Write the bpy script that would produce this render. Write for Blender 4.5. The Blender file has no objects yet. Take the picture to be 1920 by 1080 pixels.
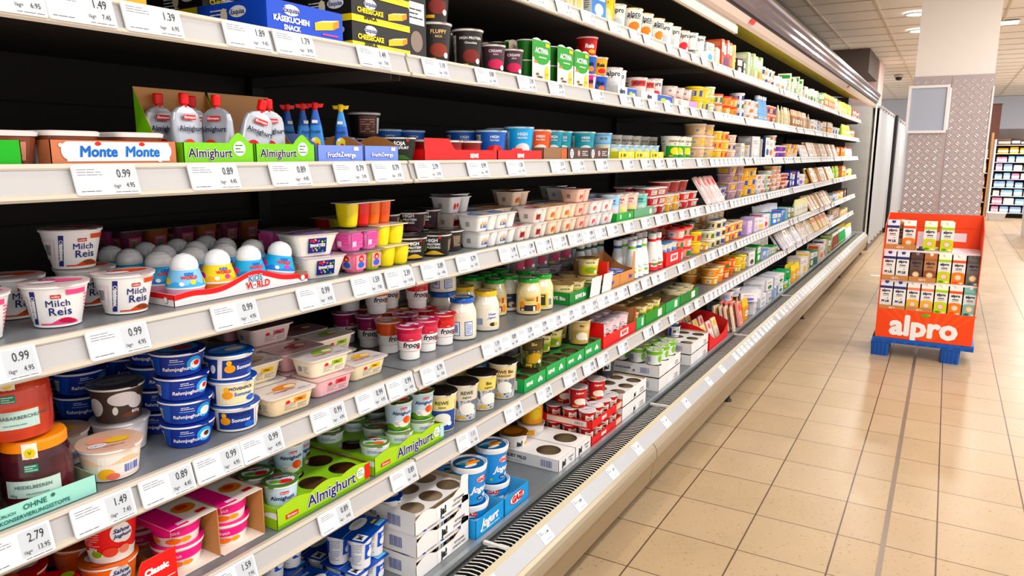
import bpy, math, random
from math import sin, cos, pi, radians, atan2, sqrt
from mathutils import Vector, Matrix

SC = bpy.context.scene
COL = SC.collection
# ------------------------------------------------------------------ camera
cam_d = bpy.data.cameras.new('camera')
cam = bpy.data.objects.new('camera', cam_d)
COL.objects.link(cam)
cam_d.sensor_width = 36.0
cam_d.lens = 36.0 * 1367.3 / 1920.0
cam_d.clip_start = 0.05
cam_d.clip_end = 120
_p, _y, _r = 0.18177, -0.5328, 0.00315
_f = Vector((sin(_y) * cos(_p), cos(_y) * cos(_p), -sin(_p)))
_ri = Vector((cos(_y), -sin(_y), 0)); _up = _ri.cross(_f)
_x = _ri * cos(_r) + _up * sin(_r); _u = -_ri * sin(_r) + _up * cos(_r)
cam.matrix_world = Matrix(((_x[0], _u[0], -_f[0], 0), (_x[1], _u[1], -_f[1], 0), (_x[2], _u[2], -_f[2], 1.40), (0, 0, 0, 1)))
SC.camera = cam
# ------------------------------------------------------------------ world, exposure
W = bpy.data.worlds.new('world'); SC.world = W; W.use_nodes = True
W.node_tree.nodes['Background'].inputs[0].default_value = (1.0, 0.975, 0.965, 1)
W.node_tree.nodes['Background'].inputs[1].default_value = 1.0
vs = SC.view_settings
vs.view_transform = 'Standard'; vs.look = 'None'; vs.gamma = 1.0; vs.exposure = 0.34; vs.use_curve_mapping = False
SC.cycles.max_bounces = 6; SC.cycles.diffuse_bounces = 3; SC.cycles.glossy_bounces = 3
SC.cycles.transmission_bounces = 6; SC.cycles.transparent_max_bounces = 8
SC.cycles.caustics_reflective = False; SC.cycles.caustics_refractive = False
SC.cycles.use_denoising = True
def area(name, loc, rot, sx, sy, power, col=(1, 1, 1), spread=pi):
    l = bpy.data.lights.new(name, 'AREA'); l.shape = 'RECTANGLE'; l.size = sx; l.size_y = sy
    if sx == sy and loc[0] < 0: l.shape = 'DISK'
    l.energy = power; l.color = col; l.spread = spread
    o = bpy.data.objects.new(name, l); COL.objects.link(o); o.location = loc; o.rotation_euler = rot
    return o
CEIL = 2.97
# unseen ceiling luminaires added to light the aisle and pillar (their fittings are built further down at the same places)
LUM = [(0.55, -0.9), (0.55, 0.9), (0.55, 2.7), (0.9, 4.5), (1.25, 6.3), (2.6, 3.0), (2.6, 6.5)]
for i, (lx, ly) in enumerate(LUM):
    area('added_aisle_lamp', (lx, ly, CEIL - 0.035), (0, 0, 0), 0.28, 1.1, 24, (1.0, 0.985, 0.965))
for lx, ly, pw in ((-0.47, 9.75, 26), (-0.49, 11.05, 26), (0.44, 10.9, 30), (0.0, 7.0, 0), (0.0, 14.0, 40), (0.0, 18.0, 60), (1.9, 15.5, 60), (1.9, 19.5, 60)):  # the pair hidden behind the pillar is added to light the far end
    if pw: area('downlight_lamp', (lx, ly, CEIL - 0.03), (0, 0, 0), 0.2, 0.2, pw, (1.0, 0.965, 0.93))
# light strip inside the cabinet canopy
for i in range(5):
    area('canopy_lamp_light', (-1.022, 0.14 + i * 2.5, 2.086), (0, radians(22), 0), 0.02, 2.3, 1.6, (1.0, 0.98, 0.93))

# ------------------------------------------------------------------ materials
def s2l(c):
    return c / 12.92 if c <= 0.04045 else ((c + 0.055) / 1.055) ** 2.4
def rgb(h):
    h = h.lstrip('#'); return tuple(s2l(int(h[i:i + 2], 16) / 255) for i in (0, 2, 4)) + (1,)
_M = {}
def M(h, rough=0.45, metal=0.0, coat=0.0, name=None, emit=0, trans=0, bump=None, spec=0.35):
    k = (h, rough, metal, coat, emit, trans, spec)
    if k in _M: return _M[k]
    m = bpy.data.materials.new(name or 'paint_' + h.strip('#')); m.use_nodes = True
    b = m.node_tree.nodes['Principled BSDF']
    c_ = rgb(h); lm = 0.25 * c_[0] + 0.62 * c_[1] + 0.13 * c_[2]
    c_ = tuple(min(0.93, max(0.004, lm + (q - lm) * 1.22)) for q in c_[:3]) + (1,)
    b.inputs['Base Color'].default_value = c_; b.inputs['Roughness'].default_value = rough
    b.inputs['Metallic'].default_value = metal; b.inputs['Coat Weight'].default_value = coat
    b.inputs['Specular IOR Level'].default_value = spec
    if emit:
        b.inputs['Emission Color'].default_value = rgb(h); b.inputs['Emission Strength'].default_value = emit
    if trans: b.inputs['Transmission Weight'].default_value = trans
    _M[k] = m
    return m
def noise_mat(name, cols, scale=40.0, rough=0.45, detail=2.0, stops=None, stretch=(1, 1, 1), metal=0, const=True, bump=0.0, kind='noise', coord='Object'):
    """Printed or weathered surface: a procedural pattern stepped through a few colours."""
    k = ('n', name)
    if k in _M: return _M[k]
    m = bpy.data.materials.new(name); m.use_nodes = True
    nt = m.node_tree; N = nt.nodes; L = nt.links; b = N['Principled BSDF']
    tc = N.new('ShaderNodeTexCoord'); mp = N.new('ShaderNodeMapping'); mp.inputs['Scale'].default_value = stretch
    L.new(tc.outputs[coord], mp.inputs['Vector'])
    if kind == 'noise':
        t = N.new('ShaderNodeTexNoise'); t.inputs['Scale'].default_value = scale; t.inputs['Detail'].default_value = detail
        out = t.outputs['Fac']
    else:
        t = N.new('ShaderNodeTexVoronoi'); t.inputs['Scale'].default_value = scale; out = t.outputs['Distance']
    L.new(mp.outputs[0], t.inputs['Vector'])
    r = N.new('ShaderNodeValToRGB'); r.color_ramp.interpolation = 'CONSTANT' if const else 'LINEAR'
    if stops is None: stops = [0.0] + [0.42 + 0.16 * i / max(1, len(cols) - 2) for i in range(len(cols) - 1)]
    els = r.color_ramp.elements
    while len(els) < len(cols): els.new(0.5)
    for i, c in enumerate(cols): els[i].position = stops[i]; els[i].color = rgb(c)
    L.new(out, r.inputs[0]); L.new(r.outputs[0], b.inputs['Base Color'])
    b.inputs['Roughness'].default_value = rough; b.inputs['Metallic'].default_value = metal
    if bump:
        bp = N.new('ShaderNodeBump'); bp.inputs['Strength'].default_value = bump; bp.inputs['Distance'].default_value = 0.002
        L.new(out, bp.inputs['Height']); L.new(bp.outputs[0], b.inputs['Normal'])
    _M[k] = m
    return m

# ------------------------------------------------------------------ 2D print (text and shapes) in metres
_TX = {}
def text2d(s, bold=0.0, shear=0.0, space=1.0, res=2):
    k = (s, bold, shear, space, res)
    if k in _TX: return _TX[k]
    c = bpy.data.curves.new('t', 'FONT'); c.body = s; c.size = 1.0; c.offset = bold; c.shear = shear
    c.space_character = space; c.align_x = 'CENTER'; c.align_y = 'CENTER'; c.resolution_u = res
    o = bpy.data.objects.new('t', c); COL.objects.link(o)
    dg = bpy.context.evaluated_depsgraph_get(); dg.update()
    me = bpy.data.meshes.new_from_object(o.evaluated_get(dg))
    v = [(p.co.x, p.co.y) for p in me.vertices]; f = [tuple(q.vertices) for q in me.polygons]
    bpy.data.objects.remove(o); bpy.data.curves.remove(c); bpy.data.meshes.remove(me)
    _TX[k] = (v, f)
    return v, f
def A_strip(s0, s1, lo, hi, n):
    v = []; f = []
    for i in range(n + 1):
        s = s0 + (s1 - s0) * i / n
        v += [(s, lo(s)), (s, hi(s))]
    for i in range(n):
        a = 2 * i; f.append((a, a + 2, a + 3, a + 1))
    return v, f
def R_(x0, y0, x1, y1, c, lay=0):
    n = max(1, int(abs(x1 - x0) / 0.006)); return (A_strip(x0, x1, lambda s: y0, lambda s: y1, n), c, lay)
def E_(cx, cy, rx, ry, c, lay=0, n=12, tilt=0.0):
    def h(s): return ry * sqrt(max(0.0, 1 - ((s - cx) / rx) ** 2))
    st = [cx - rx * cos(pi * i / n) for i in range(n + 1)]
    v = []; f = []
    for s in st: v += [(s, cy - h(s) + tilt * (s - cx)), (s, cy + h(s) + tilt * (s - cx))]
    for i in range(n): a = 2 * i; f.append((a, a + 2, a + 3, a + 1))
    return ((v, f), c, lay)
def T_(s, x, y, size, c, lay=2, bold=0.0, shear=0.0, rot=0.0, sx=1.0, space=1.0, arc=0.0):
    v, f = text2d(s, 0.0, shear, space)
    if bold > 0.004:
        # heavier strokes: the same letters laid over each other, shifted a hair
        n = 8 if bold > 0.04 else 4; q = [(0, 0)] + [(bold * cos(2 * pi * (k + .5) / n), bold * sin(2 * pi * (k + .5) / n)) for k in range(n)]
        out = []
        for i, (dx, dy) in enumerate(q):
            a, b = dx * size * sx, dy * size
            out.append(T_(s, x + a * cos(rot) - b * sin(rot), y + a * sin(rot) + b * cos(rot), size, c, lay + 0.06 * i, 0.0, shear, rot, sx, space, arc))
        return out
    cr, sr = cos(rot), sin(rot); o = []
    for a, b in v:
        a *= size * sx; b *= size; b += arc * a * a
        o.append((x + a * cr - b * sr, y + a * sr + b * cr))
    return ((o, f), c, lay)
def TO_(s, x, y, size, c, co, lay=2, bold=0.02, ow=0.07, **k):
    return [T_(s, x, y, size, co, lay, ow, **k), T_(s, x, y, size, c, lay + 1, bold, **k)]
def H_(x0, x1, base, fn, c, lay=0, n=14):
    return (A_strip(x0, x1, lambda s: base, fn, n), c, lay)
def BAR(x, y, w, h, lay=1, c='#20222a', bg='#f4f4f4'):
    rnd = random.Random(int(x * 1e5) ^ int(w * 1e6)); o = [R_(x, y, x + w, y + h, bg, lay)] if bg else []
    p = x + w * 0.06
    while p < x + w * 0.92:
        q = w * rnd.choice((0.02, 0.035, 0.05)); o.append((A_strip(p, p + q, lambda s: y + h * 0.12, lambda s: y + h * 0.9, 1), c, lay + 1)); p += q + w * rnd.choice((0.03, 0.05))
    return o
def LINES(x, y, w, h, n, c='#555566', lay=1, seed=1):
    """fine print too small to read: broken thin rules"""
    rnd = random.Random(seed); o = []
    for i in range(n):
        yy = y + h * (i + 0.5) / n; p = x
        while p < x + w:
            q = min(x + w, p + w * rnd.uniform(0.18, 0.5)); o.append((A_strip(p, q, lambda s: yy - h * 0.17 / n, lambda s: yy + h * 0.17 / n, 1), c, lay)); p = q + w * 0.03
            if rnd.random() < 0.15: break
    return o
def flat(a):
    o = []
    for e in a:
        if isinstance(e, list): o += flat(e)
        else: o.append(e)
    return o

# ------------------------------------------------------------------ mesh builder
class MB:
    def __init__(s): s.v = []; s.f = []; s.m = []; s.ms = []; s.sm = []
    def mi(s, m):
        if isinstance(m, str): m = M(m)
        if m not in s.ms: s.ms.append(m)
        return s.ms.index(m)
    def add(s, v, f, m, smooth=False):
        b = len(s.v); s.v += v; i = s.mi(m)
        for q in f: s.f.append(tuple(b + k for k in q)); s.m.append(i); s.sm.append(smooth)
        return s
    def box(s, x0, x1, y0, y1, z0, z1, m, **fm):
        v = [(x0, y0, z0), (x1, y0, z0), (x1, y1, z0), (x0, y1, z0), (x0, y0, z1), (x1, y0, z1), (x1, y1, z1), (x0, y1, z1)]
        F = dict(bot=(0, 3, 2, 1), top=(4, 5, 6, 7), left=(0, 1, 5, 4), front=(1, 2, 6, 5), right=(2, 3, 7, 6), back=(3, 0, 4, 7))
        for k, q in F.items(): s.add([v[i] for i in q], [(0, 1, 2, 3)], fm.get(k, m))
        return s
    def lathe(s, prof, mats, n=28, c=(0, 0, 0), smooth=True, caps=True, sq=0.0):
        # prof: (r, z); mats: one material per band; sq squares the round section a little
        ring = []
        for r, z in prof:
            o = []
            for i in range(n):
                t = 2 * pi * i / n; k = 1.0
                if sq: k = 1 + sq * (1 / max(abs(cos(t)), abs(sin(t))) - 1)
                o.append((c[0] + r * k * cos(t), c[1] + r * k * sin(t), c[2] + z))
            ring.append(o)
        for j in range(len(prof) - 1):
            m = mats[j] if isinstance(mats, (list, tuple)) else mats
            s.add(ring[j] + ring[j + 1], [(i, (i + 1) % n, n + (i + 1) % n, n + i) for i in range(n)], m, smooth)
        if caps:
            m0 = mats[0] if isinstance(mats, (list, tuple)) else mats; m1 = mats[-1] if isinstance(mats, (list, tuple)) else mats
            if prof[0][0] > 1e-4: s.add(ring[0], [tuple(range(n))[::-1]], m0)
            if prof[-1][0] > 1e-4: s.add(ring[-1], [tuple(range(n))], m1)
        return s
    def loft(s, secs, mats, c=(0, 0), n=5, smooth=True, caps=True):
        # secs: (z, half x, half y, corner radius) rounded rectangles
        ring = []
        for z, a, b, r in secs:
            r = min(r, a - 1e-4, b - 1e-4); o = []
            for q, (sx, sy) in enumerate(((1, 1), (-1, 1), (-1, -1), (1, -1))):
                for i in range(n):
                    t = q * pi / 2 + (pi / 2) * i / (n - 1)
                    o.append((c[0] + sx * (a - r) + r * cos(t), c[1] + sy * (b - r) + r * sin(t), z))
            ring.append(o)
        k = len(ring[0])
        for j in range(len(secs) - 1):
            m = mats[j] if isinstance(mats, (list, tuple)) else mats
            s.add(ring[j] + ring[j + 1], [(i, (i + 1) % k, k + (i + 1) % k, k + i) for i in range(k)], m, smooth)
        if caps:
            m0 = mats[0] if isinstance(mats, (list, tuple)) else mats; m1 = mats[-1] if isinstance(mats, (list, tuple)) else mats
            s.add(ring[0], [tuple(range(k))[::-1]], m0); s.add(ring[-1], [tuple(range(k))], m1)
        return s
    def cone_art(s, art, R, th=0.0, c=(0, 0), z0=0.0, Rm=None, e0=0.0004, sq=0.0):
        for q_, ((v, f), col, lay) in enumerate(flat(art)):
            o = []; lay = lay + 0.03 * (q_ % 30)
            for a, b in v:
                r = R(b); t = th + a / (Rm or r); r *= 1 + sq * (1 / max(abs(cos(t)), abs(sin(t))) - 1); r += e0 + 0.00035 * lay
                o.append((c[0] + r * cos(t), c[1] + r * sin(t), z0 + b))
            s.add(o, f, col)
        return s
    def face_art(s, art, face, pos, e0=0.0004, off=(0, 0), slope=0.0, ref=0.0):
        # face: 'f' (+x) 'l' (-y) 't' (+z) 'r' (+y); pos: plane coordinate; slope: outward lean per metre of height
        for q_, ((v, f), col, lay) in enumerate(flat(art)):
            lay = lay + 0.03 * (q_ % 30); e = e0 + 0.00035 * lay; o = []
            for a, b in v:
                a += off[0]; b += off[1]; p = pos + slope * (b - ref)
                if face == 'f': o.append((p + e, a, b))
                elif face == 'l': o.append((a, -p - e, b))
                elif face == 'r': o.append((-a, p + e, b))
                else: o.append((-b, a, pos + e))
            s.add(o, f, col)
        return s
    def wall(s, p0, p1, z0, hf, t, mo, mi, n=1, lean=0.0):
        # standing card wall from p0 to p1 (outside on the right hand of the walk), top edge follows hf(0..1)
        dx, dy = p1[0] - p0[0], p1[1] - p0[1]; L = sqrt(dx * dx + dy * dy); nx, ny = dy / L, -dx / L
        o = []; ii = []
        for k in range(n + 1):
            q = k / n; x = p0[0] + dx * q; y = p0[1] + dy * q; h = hf(q) if callable(hf) else hf
            o += [(x, y, z0), (x + nx * lean * h, y + ny * lean * h, z0 + h)]
            ii += [(x - nx * t, y - ny * t, z0), (x - nx * t + nx * lean * h, y - ny * t + ny * lean * h, z0 + h)]
        s.add(o, [(2 * k, 2 * k + 2, 2 * k + 3, 2 * k + 1) for k in range(n)], mo)
        s.add(ii, [(2 * k + 2, 2 * k, 2 * k + 1, 2 * k + 3) for k in range(n)], mi)
        b = len(o); s.add(o + ii, [(2 * k + 1, 2 * k + 3, b + 2 * k + 3, b + 2 * k + 1) for k in range(n)] + [(0, 1, b + 1, b), (2 * n + 1, 2 * n, b + 2 * n, b + 2 * n + 1)], mi)
        return s
    def tube(s, pts, r, m, n=8):
        ring = []
        for i, p in enumerate(pts):
            p = Vector(p); a = Vector(pts[max(0, i - 1)]); b = Vector(pts[min(len(pts) - 1, i + 1)]); d = (b - a).normalized()
            u = d.cross(Vector((0, 0, 1)) if abs(d.z) < 0.9 else Vector((1, 0, 0))).normalized(); w = d.cross(u)
            ring.append([tuple(p + r * (u * cos(2 * pi * k / n) + w * sin(2 * pi * k / n))) for k in range(n)])
        for j in range(len(ring) - 1):
            s.add(ring[j] + ring[j + 1], [(i, (i + 1) % n, n + (i + 1) % n, n + i) for i in range(n)], m, True)
        s.add(ring[0], [tuple(range(n))], m); s.add(ring[-1], [tuple(range(n))], m)
        return s
    def tf(s, fn): s.v = [fn(*p) for p in s.v]; return s
    def mesh(s, name):
        me = bpy.data.meshes.new(name); me.from_pydata(s.v, [], s.f)
        for m in s.ms: me.materials.append(m)
        me.polygons.foreach_set('material_index', s.m); me.polygons.foreach_set('use_smooth', s.sm)
        me.update()
        return me

# ------------------------------------------------------------------ scene objects
LABELS = {}
def tag(o, label, cat, group=None, kind=None):
    w = label.replace(',', ' ').split()
    if len(w) > 16: print('LONGLABEL', len(w), label)
    if label in LABELS: print('DUPLABEL', label)
    LABELS[label] = 1
    o['label'] = label; o['category'] = cat
    if group: o['group'] = group
    if kind: o['kind'] = kind
def part(name, mb, parent, label=None):
    me = mb if isinstance(mb, bpy.types.Mesh) else mb.mesh(name)
    o = bpy.data.objects.new(name, me); COL.objects.link(o); o.parent = parent
    if label: o['label'] = label
    return o
def struct(name, mb, kind='structure'):
    o = bpy.data.objects.new(name, mb.mesh(name)); COL.objects.link(o); o['kind'] = kind
    return o
def root(name, label, cat, loc=(0, 0, 0), rz=0.0, group=None):
    o = bpy.data.objects.new(name, None); COL.objects.link(o); o.empty_display_size = 0.02
    o.location = loc; o.rotation_euler = (0, 0, rz); tag(o, label, cat, group)
    return o
class Kind:
    """one kind of product: a name, its category, its size and its parts (name, mesh, label, sub-parts)"""
    def __init__(s, name, cat, wx, wy, h, parts, pitch=None):
        s.name = name; s.cat = cat; s.wx = wx; s.wy = wy; s.h = h; s.pitch = pitch or h
        s.parts = [(p[0], p[1].mesh(p[0]), p[2] if len(p) > 2 else None) for p in parts]
TAKEN = []
def clash(k, x, y, z, tol=0.004):
    rnd_ = abs(k.wx - k.wy) < 1e-4; z1 = z + k.h
    for (X, Y, Z, Z1, hx, hy, rd, lb) in TAKEN:
        if z1 - Z < tol or Z1 - z < tol or abs(Y - y) > hy + k.wy / 2 or abs(X - x) > hx + k.wx / 2: continue
        if rnd_ and rd:
            if sqrt((X - x) ** 2 + (Y - y) ** 2) < hx + k.wx / 2 - tol: return lb
        elif hx + k.wx / 2 - abs(X - x) > tol and hy + k.wy / 2 - abs(Y - y) > tol: return lb
    return None
def put(k, x, y, z, rz, label, group=None, tilt=None):
    q = clash(k, x, y, z, 0.006)
    if q: print('HIT', label, '|', q)
    TAKEN.append((x, y, z, z + k.h, k.wx / 2, k.wy / 2, abs(k.wx - k.wy) < 1e-4, label))
    if len(k.parts) == 1:
        o = bpy.data.objects.new(k.name, k.parts[0][1]); COL.objects.link(o)
        o.location = (x, y, z); o.rotation_euler = (0, 0, rz); tag(o, label, k.cat, group)
    else:
        o = root(k.name, label, k.cat, (x, y, z), rz, group)
        for n, me, lb in k.parts: part(n, me, o, lb)
    if tilt: o.rotation_euler = (tilt[0], tilt[1], rz)
    return o
SZ = [1.875, 1.625, 1.38, 1.13, 0.862, 0.626, 0.30]
SN = ['top shelf', 'second shelf', 'third shelf', 'fourth shelf', 'fifth shelf', 'sixth shelf', 'bottom deck']
XF = [-1.13] * 6 + [-1.075]
ORD = ['first', 'second', 'third', 'fourth', 'fifth', 'sixth', 'seventh', 'eighth', 'ninth', 'tenth', 'eleventh', 'twelfth', 'thirteenth', 'fourteenth', 'fifteenth', 'sixteenth', 'seventeenth', 'eighteenth', 'nineteenth', 'twentieth'] + ['%d%s' % (i, {1: 'st', 2: 'nd', 3: 'rd'}.get(i % 10, 'th')) for i in range(21, 99)]
RW = ['front row', 'second row', 'third row', 'fourth row', 'fifth row']
def where(r, nr, c, nc, t, nt):
    o = []
    if nr > 1: o.append(RW[r])
    if nc > 1: o.append(ORD[c] + ' column')
    if nt > 1: o.append('at bottom' if t == 0 else 'on top' if t == nt - 1 else ORD[t] + ' tier')
    return o
RND = random.Random(7)
def face_cam(y, k=0.6): return k * atan2(-y, 1.15)
def blk(S, y0, y1, kinds, desc, rows=1, tiers=1, n=None, d=0.0, z=0.0, gap=0.004, rgap=0.006, jit=0.003, rot=0.6, rj=0.35, skip=(), tmap=None, group=None, place=None, lid=True):
    """rows x columns x tiers of one product between y0 and y1 on shelf S (d behind the front edge)"""
    if not isinstance(kinds, (list, tuple)): kinds = [kinds]
    k0 = kinds[0]; w = k0.wy + gap
    if n is None: n = max(1, int(round((y1 - y0) / w)))
    n = max(1, min(n, int((y1 - y0 + 0.002) / (k0.wy * (1.06 if rj > .1 and abs(k0.wx - k0.wy) > 1e-4 else 1.0)))))
    pitch = (y1 - y0) / n
    for r in range(rows):
        for c in range(n):
            nt = tmap(r, c) if tmap else tiers
            for t in range(nt):
                if (r, c, t) in skip: continue
                k = kinds[(c + r * 7 + t * 3) % len(kinds)]
                y = y0 + pitch * (c + 0.5) + RND.uniform(-jit, jit); x = XF[S] - d - k0.wx / 2 - r * (k0.wx + rgap) + RND.uniform(-jit, jit) * 0.5
                if clash(k, x, y, SZ[S] + 0.001 + z + t * (k0.pitch + 0.0008)): continue
                rz = face_cam(y, rot) + RND.uniform(-rj, rj) if rot or rj else 0.0
                ds = desc[kinds.index(k)] if isinstance(desc, (list, tuple)) else desc
                pl = place or ('on ' + SN[S])
                lb = ', '.join([ds + ' ' + pl] + where(r, rows, c, n, t, nt if tmap is None else max(2, nt)))
                put(k, x, y, SZ[S] + 0.001 + z + t * (k0.pitch + 0.0008), rz, lb, group or (ds.split(' with')[0] + 's on ' + SN[S] if not isinstance(desc, (list, tuple)) else None))

# ================================================================== THE SHOP
def floor_material():
    m = bpy.data.materials.new('floor_tiles'); m.use_nodes = True
    nt = m.node_tree; N = nt.nodes; L = nt.links; b = N['Principled BSDF']
    geo = N.new('ShaderNodeNewGeometry'); sep = N.new('ShaderNodeSeparateXYZ'); L.new(geo.outputs['Position'], sep.inputs[0])
    def mth(op, a, bv=None, c=None):
        n = N.new('ShaderNodeMath'); n.operation = op
        for i, q in enumerate((a, bv, c)):
            if q is None: continue
            if isinstance(q, (int, float)): n.inputs[i].default_value = q
            else: L.new(q, n.inputs[i])
        return n.outputs[0]
    T = 0.299; TV = 0.3037
    # a metal joint strip runs along the aisle; the tiles right of it start anew
    step = mth('GREATER_THAN', sep.outputs['X'], -0.075)
    xo = mth('SUBTRACT', sep.outputs['X'], mth('MULTIPLY', step, 0.022))
    u = mth('DIVIDE', mth('ADD', xo, 30.0 * T + 0.826), T); v = mth('DIVIDE', mth('ADD', sep.outputs['Y'], 30.0 * TV - 3.404), TV)
    def groove(q, w):
        fr = mth('FRACT', q); d = mth('MINIMUM', fr, mth('SUBTRACT', 1.0, fr)); return mth('LESS_THAN', d, w)
    g = mth('MAXIMUM', groove(u, 0.0095), groove(v, 0.0075))
    cell = N.new('ShaderNodeCombineXYZ'); L.new(mth('FLOOR', u), cell.inputs[0]); L.new(mth('FLOOR', v), cell.inputs[1])
    wn = N.new('ShaderNodeTexWhiteNoise'); wn.noise_dimensions = '3D'; L.new(cell.outputs[0], wn.inputs['Vector'])
    base = N.new('ShaderNodeMix'); base.data_type = 'RGBA'; base.inputs[6].default_value = rgb('#c2a580'); base.inputs[7].default_value = rgb('#c8ac89')
    L.new(wn.outputs['Value'], base.inputs[0])
    # chips of brown and white
    mp = N.new('ShaderNodeMapping'); mp.inputs['Scale'].default_value = (1, 1.7, 1); mp.inputs['Rotation'].default_value = (0, 0, 0.7); L.new(geo.outputs['Position'], mp.inputs[0])
    ns = N.new('ShaderNodeTexNoise'); ns.inputs['Scale'].default_value = 62; ns.inputs['Detail'].default_value = 1.0; L.new(mp.outputs[0], ns.inputs['Vector'])
    dk = mth('GREATER_THAN', ns.outputs['Fac'], 0.69); mx = N.new('ShaderNodeMix'); mx.data_type = 'RGBA'; mx.inputs[7].default_value = rgb('#9a7047')
    L.new(mth('MULTIPLY', dk, 0.75), mx.inputs[0]); L.new(base.outputs[2], mx.inputs[6])
    n2 = N.new('ShaderNodeTexNoise'); n2.inputs['Scale'].default_value = 5; n2.inputs['Detail'].default_value = 3; L.new(geo.outputs['Position'], n2.inputs['Vector'])
    mx2 = N.new('ShaderNodeMix'); mx2.data_type = 'RGBA'; mx2.blend_type = 'MULTIPLY'; mx2.inputs[0].default_value = 0.22; L.new(mx.outputs[2], mx2.inputs[6]); L.new(n2.outputs['Fac'], mx2.inputs[7])
    mg = N.new('ShaderNodeMix'); mg.data_type = 'RGBA'; mg.inputs[7].default_value = rgb('#57402f'); L.new(g, mg.inputs[0]); L.new(mx2.outputs[2], mg.inputs[6])
    L.new(mg.outputs[2], b.inputs['Base Color'])
    b.inputs['Specular IOR Level'].default_value = 0.5
    rr = N.new('ShaderNodeMapRange'); rr.inputs[3].default_value = 0.22; rr.inputs[4].default_value = 0.42; L.new(n2.outputs['Fac'], rr.inputs[0]); L.new(rr.outputs[0], b.inputs['Roughness'])
    bp = N.new('ShaderNodeBump'); bp.inputs['Strength'].default_value = 0.5; bp.inputs['Distance'].default_value = 0.002; L.new(mth('SUBTRACT', 1.0, g), bp.inputs['Height']); L.new(bp.outputs[0], b.inputs['Normal'])
    return m
fl = MB().box(-1.9, 3.6, -2.0, 24.6, -0.05, 0.0, floor_material())
struct('floor', fl)
st = MB().box(-0.084, -0.066, -2.0, 12.0, -0.003, 0.0008, M('#a79c92', 0.35, 0.8)); struct('trim_1', st)

# suspended ceiling: thin white grid over mineral tiles
ceil_tile = noise_mat('ceiling_tile', ['#eee2d4', '#f3e9dd'], 30, 0.85, const=False)
c_ = MB().box(-3.2, 3.6, -2.0, 24.6, CEIL + 0.012, CEIL + 0.06, ceil_tile)
x = -0.78 - 0.625 * 3
while x < 3.5: c_.box(x - 0.011, x + 0.011, -2, 24.6, CEIL, CEIL + 0.013, M('#d9cbba', 0.6)); x += 0.611
y = -2.0 + 0.12
while y < 24.6: c_.box(-3.2, 3.6, y - 0.006, y + 0.006, CEIL + 0.004, CEIL + 0.013, M('#d6c8b8', 0.6)); y += 0.625
struct('ceiling', c_)
w_ = MB().box(-3.2, 3.6, 24.2, 24.35, 0, CEIL, '#cfd3de'); struct('wall_back', w_)
w_ = MB().box(-3.3, -3.2, 11.9, 24.35, 0, CEIL, '#d8d2cc'); struct('wall_left', w_)
w_ = MB().box(-3.3, -1.66, -2.0, 11.95, 0, CEIL, '#6e6a66'); struct('wall_left_front', w_)

for i, (lx, ly) in enumerate(LUM):  # fittings for the added, unseen aisle lamps
    nm = ORD[i]
    r0 = root('added_strip_light', 'added white strip light out of view over the aisle, ' + nm + ' from the entrance end', 'light', (lx, ly, CEIL - 0.03), 0, 'added strip lights over the aisle')
    part('housing', MB().box(-0.16, -0.145, -0.57, 0.57, 0, 0.03, '#f0f0f0').box(0.145, 0.16, -0.57, 0.57, 0, 0.03, '#f0f0f0').box(-0.145, 0.145, -0.57, -0.555, 0, 0.03, '#f0f0f0').box(-0.145, 0.145, 0.555, 0.57, 0, 0.03, '#f0f0f0'), r0)
    part('diffuser', MB().box(-0.143, 0.143, -0.553, 0.553, 0.012, 0.026, M('#fff8f0', 0.5, emit=2.2)), r0)
for i, (lx, ly, s) in enumerate([(-0.47, 9.75, 1), (-0.49, 11.05, 1)]):
    r0 = root('downlight', 'round recessed downlight left of the pillar, ' + ('nearer' if i == 0 else 'farther') + ' one', 'light', (lx, ly, CEIL - 0.014), 0, 'downlights left of the pillar')
    part('bezel', MB().lathe([(0.10, 0.0), (0.125, 0.0), (0.128, 0.014)], '#e9e6e2', 32, caps=False), r0)
    part('lens', MB().lathe([(0.0, 0.004), (0.10, 0.004)], M('#fff8ee', 0.5, emit=9), 32, caps=False), r0)
for bx, by, lb in ((0.0, 14.0, 'nearer of two added, hidden behind the pillar'), (0.0, 18.0, 'farther of two added, hidden behind the pillar'), (1.9, 15.5, 'nearer of two right of the wall shelving aisle'), (1.9, 19.5, 'farther of two over the wall shelving')):  # those behind the pillar are hidden fittings added for their light
    r0 = root('square_downlight', 'square recessed ceiling light, ' + lb, 'light', (bx, by, CEIL - 0.012), 0, 'square ceiling lights')
    part('bezel', MB().box(-0.13, 0.13, -0.13, 0.13, 0.004, 0.012, '#e9e6e2'), r0)
    part('lens', MB().box(-0.115, 0.115, -0.115, 0.115, 0, 0.0035, M('#fff8ee', 0.5, emit=9)), r0)
r0 = root('square_downlight', 'square recessed ceiling light right of the pillar', 'light', (0.44, 10.9, CEIL - 0.012))
part('bezel', MB().box(-0.13, 0.13, -0.13, 0.13, 0.004, 0.012, '#e9e6e2'), r0)
part('lens', MB().box(-0.115, 0.115, -0.115, 0.115, 0, 0.0035, M('#fff8ee', 0.5, emit=9)), r0)
# small dark dome camera under the ceiling beyond the pillar
r0 = root('dome_camera', 'small dark dome camera on the ceiling left of the pillar', 'camera', (-1.02, 16.9, CEIL - 0.001))
part('mount', MB().lathe([(0.09, 0.0), (0.09, -0.03), (0.07, -0.04)], '#cfc9c2', 20), r0)
part('dome', MB().lathe([(0.065, -0.04), (0.06, -0.075), (0.03, -0.1), (0.0, -0.105)], M('#1c1a1a', 0.15), 20, caps=False), r0)

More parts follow.
